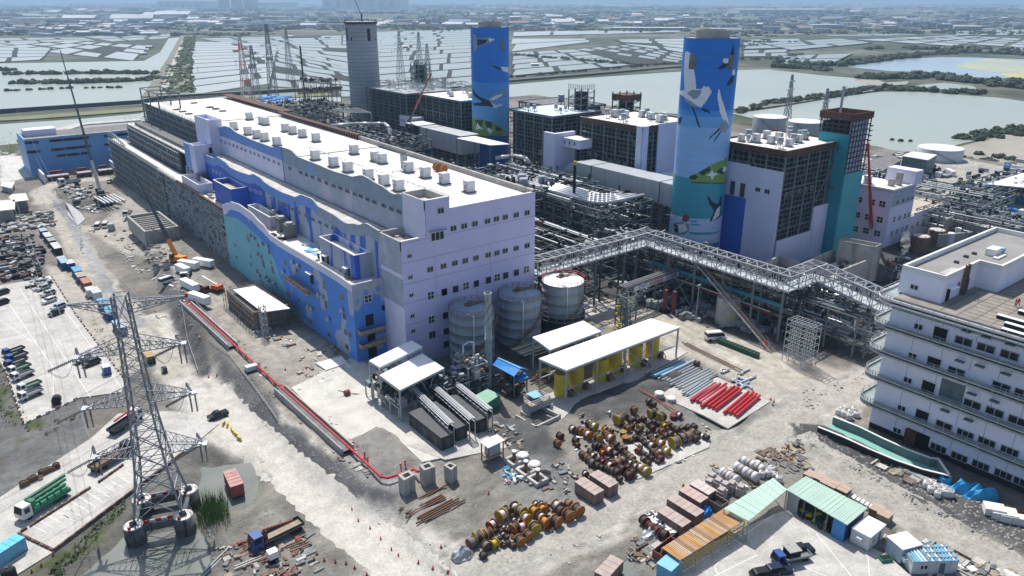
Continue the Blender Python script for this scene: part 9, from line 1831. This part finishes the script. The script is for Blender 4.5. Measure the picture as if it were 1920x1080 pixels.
def hzz(x,y,v):
 lo,hi=-10,300
 for _ in range(40):
  m_=(lo+hi)/2
  if proj(x,y,m_)[1]>v: lo=m_
  else: hi=m_
 return lo
for k,(u,v,vt,c,lb) in enumerate([(464,195,64,rw,'red and white banded pylon standing left of the bare concrete stack'),(484,205,85,[gl],'grey pylon just right of the red and white pylon'),(516,205,45,[gl],'thin grey pylon between the banded pylon and the dark mast'),(803,160,82,[gl],'wide armed grey pylon left of the far mural stack'),(788,150,60,[gl],'slim grey pylon behind the wide armed one'),(752,150,58,[gl],'slim grey pylon right of the bare concrete stack'),(1472,250,140,[gl],'grey pylon in front of the lake behind the oil tanks'),(1538,265,166,[gl],'grey pylon with scaffold left of the teal tower'),(545,150,52,[gl],'pale pylon among the ponds left of the dark mast')]):
 x,y,_=P(u,v,ZL);pylon(u,v,hzz(x,y,vt)-ZL,lb,c,5 if vt>130 else 8)
b=MB()
for k in range(40):
 u=random.uniform(345,1290);v=random.uniform(80,150) if u<880 else random.uniform(85,125);x,y,_=P(u,v,ZL)
 b.tube((x,y,ZL),(x,y,ZL+9),.22,5)
tag(b.build('pond_poles',M.steel_d),kind='stuff')
for k,(u,v,w,lb) in enumerate([(280,90,26,'small white roofed pond hut by the river bend'),(270,103,18,'pale hut standing on a pond left of the river'),(175,0+125,0,'')][:2]+[(1003,124,22,'small white hut in the pond left of the front stack'),(760,90,20,'white pump hut among the ponds behind the stacks'),(545,70,26,'grey shed among the ponds left of the stacks'),(614,71,26,'tin roofed shed beside the ponds'),(505,112,16,'small hut at a pond corner left of the dark mast')]):
 x,y,_=P(u,v,ZL+.4);t=thing('pond_hut',lb,'hut',(x,y,ZL+.4),AX-1.57);b=MB();s=w/4;b.box(-s,-s*.6,0,s,s*.6,3.2);b.build('wall',M.conc,t,world=0);b=MB();b.add([(-s-.5,-s*.7,3.2),(s+.5,-s*.7,3.2),(s+.5,s*.7,3.2),(-s-.5,s*.7,3.2),(-s-.5,0,4.6),(s+.5,0,4.6)],[(0,1,5,4),(2,3,4,5),(1,2,5),(3,0,4)]);b.build('roof',M.roofw,t,world=0)
# ================= CRANES =================
def boom_crane(base,tip,label,body,boom,w=.9,lat=False,sections=4,name='mobile_crane',outrig=True,hook=True):
 A=Vector(base);B_=Vector(tip);t=thing(name,label,'crane',tuple(A));d=(B_-A);az=math.atan2(d.y,d.x);d2=Vector((math.cos(az),math.sin(az),0));n=Vector((-d2.y,d2.x,0))
 b=MB();c=A+d2*-2.5;b.obox((c.x,c.y,A.z+1.1),(10,2.6,1.),az);b.build('carrier',body,t)
 for k in range(4):
  for s in (-1,1): p=c+d2*(-3.9+k*2.5)+n*s*1.2;b=MB();b.tube(p+n*s*.25+Vector((0,0,.6)),p-n*s*.15+Vector((0,0,.6)),.6,10);b.build('wheel',tyre,t)
 b=MB();q=A-d2*1.5;b.obox((q.x,q.y,A.z+2.2),(4.6,2.4,1.2),az);b.obox((q.x-d2.x*2.6,q.y-d2.y*2.6,A.z+2.3),(1.4,2.6,1.5),az);b.build('superstructure',body,t);b=MB();p=A+n*1.3+d2*.6;b.obox((p.x,p.y,A.z+2.4),(1.6,1.,1.6),az);b.build('driver_cab',glassc,t)
 if outrig:
  for s in (-1,1):
   for e in (-6,1.5): p=c+d2*(e+1.5);bar('outrigger',p+Vector((0,0,.9)),p+n*s*3.6+Vector((0,0,.7)),.35,body,t);bar('outrigger_jack',p+n*s*3.6,p+n*s*3.6+Vector((0,0,.9)),.25,M.steel,t);b=MB();pp_=p+n*s*3.6;b.box(pp_.x-.6,pp_.y-.6,A.z,pp_.x+.6,pp_.y+.6,A.z+.12);b.build('outrigger_mat',M.tan,t)
 s0=A+Vector((0,0,2.8));L=(B_-s0)
 for k in range(sections): bar('boom_section',s0+L*(k/sections*.98),s0+L*((k+1)/sections),w*(1-.17*k),boom[min(k,len(boom)-1)],t)
 if hook: bar('hoist_rope',B_,(B_.x,B_.y,B_.z-3),.08,M.steel_d,t)
 bar('luffing_ram',A+Vector((0,0,1.8))+d2*1.,s0+L*.22,.4,M.steel_l,t);return t
base=G(332,492)
def tip_at(u,v,z): return P(u,v,z)
boom_crane(base,tip_at(243,305,33),'orange telescopic crane with a long black boom beside the bare wall',M.orange,[M.orange,M.steel_d,M.steel_d,M.steel_d,M.steel_d],1.15,sections=6)
base=G(189,366);boom_crane(base,tip_at(113,95,63),'dark crane with a very tall grey and black boom in the upper yard',M.steel_d,[M.tank,M.steel_d,M.steel_d,M.steel_d],1.3,sections=5)
x,y,_=P(742,292,0);boom_crane((x,y,0),P(808,138,54),'crane with a black lower boom and red upper boom between the two far stacks',M.steel_d,[M.steel_d,M.steel_d,M.steel_d,M.red,M.red],1.5,sections=5,outrig=False)
x,y,_=P(1632,452,0);boom_crane((x,y,0),P(1628,268,45),'crane with a long red telescopic boom in front of the white building',M.redd,[M.red],1.15,sections=4,outrig=False)
t=thing('mast','slender black mast with an orange tip beside the silver duct','mast',(*P(1073,470)[:2],0));x,y,_=P(1073,470);zt_=hz(x,y,302);bar('shaft',(x,y,0),(x,y,zt_-1.4),.75,M.dark,t);bar('tip',(x,y,zt_-1.4),(x,y,zt_),.9,M.yellow,t);bar('collar',(x,y,zt_*.55),(x,y,zt_*.55+.3),1.,M.steel,t)
for k,(u,vb,vt,lb) in enumerate([(573,195,86,'tall thin black mast beyond the long hall roof'),]):
 x,y,_=P(u,vb,0);zt_=hz(x,y,vt);t=thing('mast',lb,'mast',(x,y,0));bar('shaft',(x,y,0),(x,y,zt_),1.1,M.dark,t);bar('collar',(x,y,zt_*.5),(x,y,zt_*.5+.6),1.5,M.steel,t)
x,y,_=P(590,232,0);t=thing('crane_boom','short black crane boom leaning right beyond the hall parapet','crane',(x,y,0));bar('boom_section',(x,y,12),P(609,184,30),.9,M.steel_d,t);bar('boom_section',(x,y,0),(x,y,12),1.2,M.steel_d,t)
t=thing('lamp_post','white post with floodlight beside the shadowed rack','lamp post',(*P(1305,595)[:2],0));x,y,_=P(1305,597);bar('pole',(x,y,0),(x,y,10),.22,M.steel_l,t);b=MB();b.box(x-.6,y-.2,10,x+.6,y+.2,10.4);b.build('lamp_head',M.steel_l,t);b=MB();b.box(x-1,y-1,0,x+1,y+1,.4);b.build('footing',M.conc_l,t)
for k,(u,v,r,h_,lb) in enumerate([(1362,604,3.3,7.4,'concrete drum with a yellow stair line under the walkway stair'),(1117,500,4.2,9,'pale round tank with an orange stripe beneath the walkway')]):
 x,y,_=P(u,v);t=thing('process_tank',lb,'tank',(x,y,0));b=MB();b.lathe((0,0,0),[(r,0),(r,h_),(r*.9,h_+.3)],28);b.build('shell',M.conc,t,True,world=0);b=MB();b.path([(r*1.03*math.cos(-2.6+i*.2),r*1.03*math.sin(-2.6+i*.2),h_*.3+i*.45) for i in range(9)],.2,5);b.build('stair_line',M.yellow,t,world=0)
# ================= PEOPLE, CONES, BARRIERS =================
def person(label,u,v,top,leg_,rz,z=None,stride=.28,arm=.15):
 p=G(u,v) if z is None else Vector(P(u,v,z));t=thing('person',label,'person',tuple(p),rz)
 me=bpy.data.meshes.new('body');V=[(0,0,.95),(0,0,1.2),(0,0,1.42),(0,0,1.54),(0,0.02,1.68),(-.19,0,1.40),(-.25,arm*.5,1.14),(-.24,arm,.90),(.19,0,1.40),(.25,-arm*.5,1.14),(.24,-arm,.90),(-.10,0,.90),(-.11,stride*.45,.50),(-.11,stride*.7,.08),(.10,0,.90),(.11,-stride*.4,.50),(.11,-stride*.9,.08),(-.11,stride*.7+.14,.05),(.11,-stride*.9+.14,.05)]
 E_=[(0,1),(1,2),(2,3),(3,4),(2,5),(5,6),(6,7),(2,8),(8,9),(9,10),(0,11),(11,12),(12,13),(0,14),(14,15),(15,16),(13,17),(16,18)]
 R_=[.15,.15,.14,.06,.115,.075,.055,.04,.075,.055,.04,.10,.075,.055,.10,.075,.055,.045,.045]
 me.from_pydata(V,E_,[]);o=bpy.data.objects.new('body',me);COL.objects.link(o);o.parent=t;md=o.modifiers.new('skin','SKIN');
 for i,r in enumerate(R_): me.skin_vertices[0].data[i].radius=(r,r*(.8 if i<3 else 1))
 me.skin_vertices[0].data[0].use_root=True;o.modifiers.new('sub','SUBSURF').levels=1
 dg=bpy.context.evaluated_depsgraph_get();ev=o.evaluated_get(dg);m2=bpy.data.meshes.new_from_object(ev);o.modifiers.clear();o.data=m2
 for m_ in (leg_,top,M.skin): m2.materials.append(m_)
 for f in m2.polygons:
  c=f.center;f.material_index=0 if c.z<.93 else (2 if c.z>1.5 or (abs(c.x)>.2 and c.z<.95) else 1);f.use_smooth=True
 b=MB();b.lathe((0,.02,1.72),[(.15,0),(.15,.06),(.1,.13),(.03,.15)],10);b.build('helmet',M.yellow,t,world=0);return t
person('person in an orange vest and dark trousers standing with legs apart on the dirt road',1280,921,M.hivis,M.cloth,1.9,stride=.2)
person('person in orange work clothes walking at the road bend near the black soil',1476,846,M.hivis,M.redd,2.6)
person('person in dark clothes on the concrete works roof, left of two',1614,492-12,M.hivis,M.cloth,.5,z=5.1);person('person in dark clothes on the concrete works roof, right of two',1634,484,M.hivis,M.cloth,1.5,z=5.1)
person('person in red on the terrace beside the beams, left of two',1903,575,M.red,M.cloth,.8,z=30.05);person('person in red on the terrace beside the beams, right of two',1908,574,M.red,M.cloth,2.8,z=30.05)
cn=thing('traffic_cone','cone','traffic cone');b=MB();b.lathe((0,0,.04),[(.2,0),(.12,.4),(.04,.8)],10);b.build('cone',mat('cone_red',(.5,.06,.03),None,.6,1),cn,world=0);b=MB();b.box(-.25,-.25,0,.25,.25,.04);b.build('base',M.black,cn,world=0)
CL=[([(589,1048),(608,1050),(629,1053),(649,1056),(665,1064),(688,1077)],'left verge of the pale road'),([(660,955),(672,976),(694,990),(714,1010),(734,1030),(747,1041),(785,1054),(812,1065),(840,1072)],'right verge of the pale road'),([(827,1025),(916,925)],'bare clearing by the beams'),([(1445,748),(1451,752),(1449,758)],'bend of the lit road'),([(1228,962)],'roadside by the brown crates'),([(78,1060),(60,1072),(100,1040),(130,1012),(155,990)],'edge of the concrete road'),([(574,690),(535,692)],'dirt below the blue corner'),([(391,706),(407,703)],'dirt track by the slope')]
for L_,wh in CL:
 for j,(u,v) in enumerate(L_): p=G(u,v+2);put(cn,(p.x,p.y,p.z-.02),0,'red cone on the %s, %s from the far end'%(wh,ordinal(j)),'red cones along the roads',scale=.95)
yb=thing('road_barrier','barrier','barrier');b=MB();b.box(-.7,-.2,0,.7,.2,.25);b.box(-.6,-.12,.25,.6,.12,.9);b.build('block',M.yellow,yb,world=0);b=MB();b.box(-.4,-.14,.45,-.1,.14,.7);b.box(.1,-.14,.45,.4,.14,.7);b.build('slots',M.dark,yb,world=0)
for j,(u,v) in enumerate([(420,797),(427,800),(434,806),(437,812),(443,818),(449,826)]): p=G(u,v);put(yb,tuple(p),.9+j*.2,'yellow road barrier by the navy pickup, %s from the far end'%ordinal(j),'yellow barriers on the dirt road')
kb={}
def kerb(px,step,name,label,m1,m2,z=-2.25,s=(.9,.35,.35)):
 pts=[Vector(P(u,v,z)) for u,v in px];t=thing(name,label,'kerb',tuple(pts[0]));k=0
 for a,c in zip(pts,pts[1:]):
  d=c-a;n=int(d.length/step);az=math.atan2(d.y,d.x)
  for i in range(n): p=a.lerp(c,(i+.5)/n);o=inst('kerb_block',unitbox((m1,m2)[k%2]),t,p-pts[0],s,(0,0,az));k+=1
kerb([(97,519),(142,590),(236,715)],2.,'parking_kerb','line of kerb blocks on the right edge of the parking lot',M.brown,M.conc_l);kerb([(12,700),(45,795),(150,745)],2.,'parking_kerb','line of kerb blocks round the near left corner of the parking lot',M.brown,M.conc_l)
kerb([(34,1001),(56,988),(170,915)],1.1,'timber_edge','brown timber edging along the upper side of the marked strip',M.brown,M.rusty_l,s=(1.05,.35,.4));kerb([(34,1001),(101,1033),(345,848)],1.1,'timber_edge','brown timber edging round the lower side of the marked strip',M.brown,M.rusty_l,s=(1.05,.35,.4));kerb([(184,906),(232,872)],1.1,'timber_edge','short brown timber edging beside the timber flatbed',M.brown,M.rusty_l,s=(1.05,.35,.4))
mk=mat('road_marking',(.78,.77,.74),(.60,.59,.56),.8,2.)
def line(px,z,w=.15):
 b=MB();pts=[Vector(P(u,v,z)) for u,v in px]
 for a,c in zip(pts,pts[1:]): d=(c-a).normalized();n=Vector((-d.y,d.x,0))*w/2;b.add([tuple(a-n),tuple(c-n),tuple(c+n),tuple(a+n)],[(0,1,2,3)])
 return b
b=MB()
def addl(px,z,w=.15):
 q=line(px,z,w);b.add(q.v,q.f)
for a in ([(0,545),(100,690),(100,740)],[(36,540),(92,625),(170,745)],[(80,525),(150,620),(228,728)],[(0,600),(60,640)]): addl(a,-2.238)
for k in range(8): addl([(10+k*6,548+k*14),(-14+k*6,552+k*14)],-2.238)
for k in range(10): addl([(60+k*14,985-k*9.2),(88+k*14,999-k*9.2)],-2.238,.14);addl([(118+k*13,965-k*9),(140+k*13,977-k*9)],-2.238,.14)
for a in ([(1275,1075),(1400,1000),(1452,965)],[(1330,1085),(1420,1040)],[(1530,1000),(1580,1060),(1600,1085)],[(1600,1015),(1628,1045),(1630,1085)],[(1500,1060),(1560,1085)],[(1345,1075),(1340,1062),(1350,1050),(1366,1045)]): addl(a,.132,.16)
struct(b,'painted_markings',mk)
b=MB()
for k in range(900):
 u=random.gauss(402,16);v=random.gauss(962,13)
 if not(368<u<432 and 932<v<1000): continue
 p=G(u,v);h_=random.uniform(1.2,3.2);dx,dy=random.uniform(-.5,.5),random.uniform(-.5,.5);z=max(p.z,-3.6);b.add([(p.x-.05,p.y,z),(p.x+.05,p.y+.03,z),(p.x+dx,p.y+dy,z+h_)],[(0,1,2)])
tag(b.build('reeds',M.reed),kind='stuff')
b=MB()
for px,n in [([(0,640),(14,660),(40,760),(60,800),(180,770),(90,815),(10,800),(-10,760)],500),([(90,1070),(180,985),(230,935),(240,950),(190,1000),(110,1085)],900),([(0,240),(40,255),(30,290),(0,290)],300),([(150,420),(160,480),(150,470)],60),([(180,600),(240,700),(225,700),(170,600)],200)]:
 for k in range(n):
  u=random.uniform(min(p[0] for p in px),max(p[0] for p in px));v=random.uniform(min(p[1] for p in px),max(p[1] for p in px))
  if not inpoly(np.array([u]),np.array([v]),px)[0]: continue
  p=G(u,v);r_=random.uniform(.15,.55)
  for q in range(4): a=random.random()*6.28;b.add([(p.x,p.y,p.z),(p.x+r_*math.cos(a),p.y+r_*math.sin(a),p.z+r_*.5),(p.x+r_*math.cos(a+.7),p.y+r_*math.sin(a+.7),p.z+r_*.9)],[(0,1,2)])
tag(b.build('weeds',M.leaf2),kind='stuff')
for k,px in enumerate([[(333,540),(344,590),(352,640),(372,700)],[(392,640),(430,668),(470,720),(520,790)],[(560,470+140),(600,660)][:0] or [(345,548),(436,640),(450,655)]]):
 pts=[tuple(G(u,v)) for u,v in px];t=thing('bank_fence',['thin post and wire fence down the upper dirt bank','thin post and wire fence above the dark slope','thin post and wire fence beside the red pipe trough'][k],'fence',pts[0]);b=MB();railing(b,pts,1.1,.06,1.4);b.build('posts_and_wire',M.steel_l,t,kind='stuff')
t=thing('black_tank','round black water tank near the lower left corner','tank',P(19,1085,-2.25));b=MB();b.lathe((0,0,0),[(1.1,0),(1.1,1.7),(.8,2.1),(.3,2.25)],16);b.build('shell',M.black,t,True,world=0);b=MB();b.tube((0,0,2.25),(0,0,2.4),.28,10);b.build('lid',M.steel_d,t,world=0)
t=thing('black_tank','round black tank on its side stand at the foot of the parking lot','tank',P(107,760,-2.25));b=MB();b.tube((0,0,1.1),(.4,1.6,1.1),1.,14);b.build('shell',M.black,t,True,world=0);b=MB();b.box(-.9,-.2,0,.9,1.6,.3);b.build('stand',M.redd,t,world=0)
t=thing('water_tank','white cube tank below the navy lorry','tank',tuple(G(513,1052)));b=MB();b.box(-.8,-.7,.9,.8,.7,2.2);b.build('tank',M.canopy,t,world=0);b=MB();b.box(-.7,-.6,0,.7,.6,.9);b.build('stand',M.dark,t,world=0)
p=G(469,1022);t=thing('red_frame_heap','heap of tangled red frames beside the navy lorry cab','heap',tuple(p));b=MB()
for k in range(24): a=Vector((random.uniform(-1.2,1.2),random.uniform(-1.2,1.2),random.uniform(0,1.8)));b.beam(a,a+Vector((random.uniform(-1,1),random.uniform(-1,1),random.uniform(-.5,.8))),.12)
b.build('frames',M.redd,t,world=0,kind='stuff');b=MB();b.box(-1,-1,0,1,1,.2);b.build('pallet',M.rusty_l,t,world=0)
t=thing('concrete_slab_cover','thin pale slab lying on the dirt by the blue corner','slab',tuple(G(620,690)));q=[tuple(G(u,v)) for u,v in [(592,683),(640,670),(652,684),(612,697)]];b=MB();b.prism(q,.1,.4);b.build('slab',M.roofw,t);b=MB();b.prism([(sum(p[0] for p in q)/4+(p[0]-sum(w[0] for w in q)/4)*1.03,sum(p[1] for p in q)/4+(p[1]-sum(w[1] for w in q)/4)*1.03) for p in q],-.1,.09);b.build('bearer',M.conc_d,t)
for k,(u,v) in enumerate([(294,510),(313,504)]): p=G(u,v);t=thing('shaft_ring','upright concrete shaft ring below the orange crane, %s one'%('left','right')[k],'concrete ring',tuple(p));b=MB();b.lathe((0,0,-.2),[(1.1,0),(1.1,2.6)],14,False);b.build('ring',M.conc,t,True,world=0);b=MB();b.tube((0,0,2.1),(0,0,2.15),1.08,14);b.build('opening',M.dark,t,world=0)
p=G(210,432);t=thing('shaft_ring','round grey drum beside the white vans','concrete ring',tuple(p));b=MB();b.lathe((0,0,-.2),[(1.4,0),(1.4,3)],14);b.build('ring',M.conc,t,True,world=0);b=MB();b.tube((0,0,2.8),(0,0,2.95),1.2,12);b.build('lid',M.conc_l,t,world=0)
t=thing('membrane_bank','pale grey sheeted bank sloping beside the upper dirt road','bank sheet',tuple(G(155,435)));q=[G(u,v,.25) for u,v in [(103,358),(120,375),(150,398),(160,412),(146,424),(128,405),(126,390),(102,366)]];b=MB();b.poly([tuple(v) for v in q]);b.build('sheet',mat('sheeting_grey',(.46,.46,.46),(.35,.35,.355),.6,.6,bump=.3),t)
t=thing('hydrant_unit','white and dark generator skid by the fence at mid slope','generator',tuple(G(472,695)));b=MB();b.box(-1.4,-.8,.3,1.4,.8,1.5);b.build('casing',M.tankw,t,world=0);b=MB();b.box(-1.5,-.9,0,1.5,.9,.3);b.build('skid',M.dark,t,world=0)
t=thing('winch','rusty winch on the pale concrete pad','winch',tuple(G(651,742)));b=MB();b.tube((-.6,0,.8),(.6,0,.8),.7,12);b.build('barrel',M.redd,t,world=0);b=MB();b.beam((0,0,.8),(2.6,-1.6,.2),.14);b.beam((0,0,.8),(-1.8,.9,1.6),.14);b.build('handle_bars',M.rusty_l,t,world=0)
t=thing('red_hoarding','red and white triangular canvas below the long stair','canvas',tuple(G(1440,650)));p=G(1440,652);b=MB();b.add([(p.x-1.6,p.y,0),(p.x+1.6,p.y,0),(p.x,p.y+.8,2.4),(p.x,p.y+2,0)],[(0,1,2),(1,3,2),(3,0,2)]);b.build('canvas',M.red,t);b=MB();b.add([(p.x-.2,p.y-.02,.1),(p.x+1.5,p.y-.02,.1),(p.x+.2,p.y+.7,2.3)],[(0,1,2)]);b.build('white_panel',M.white,t)
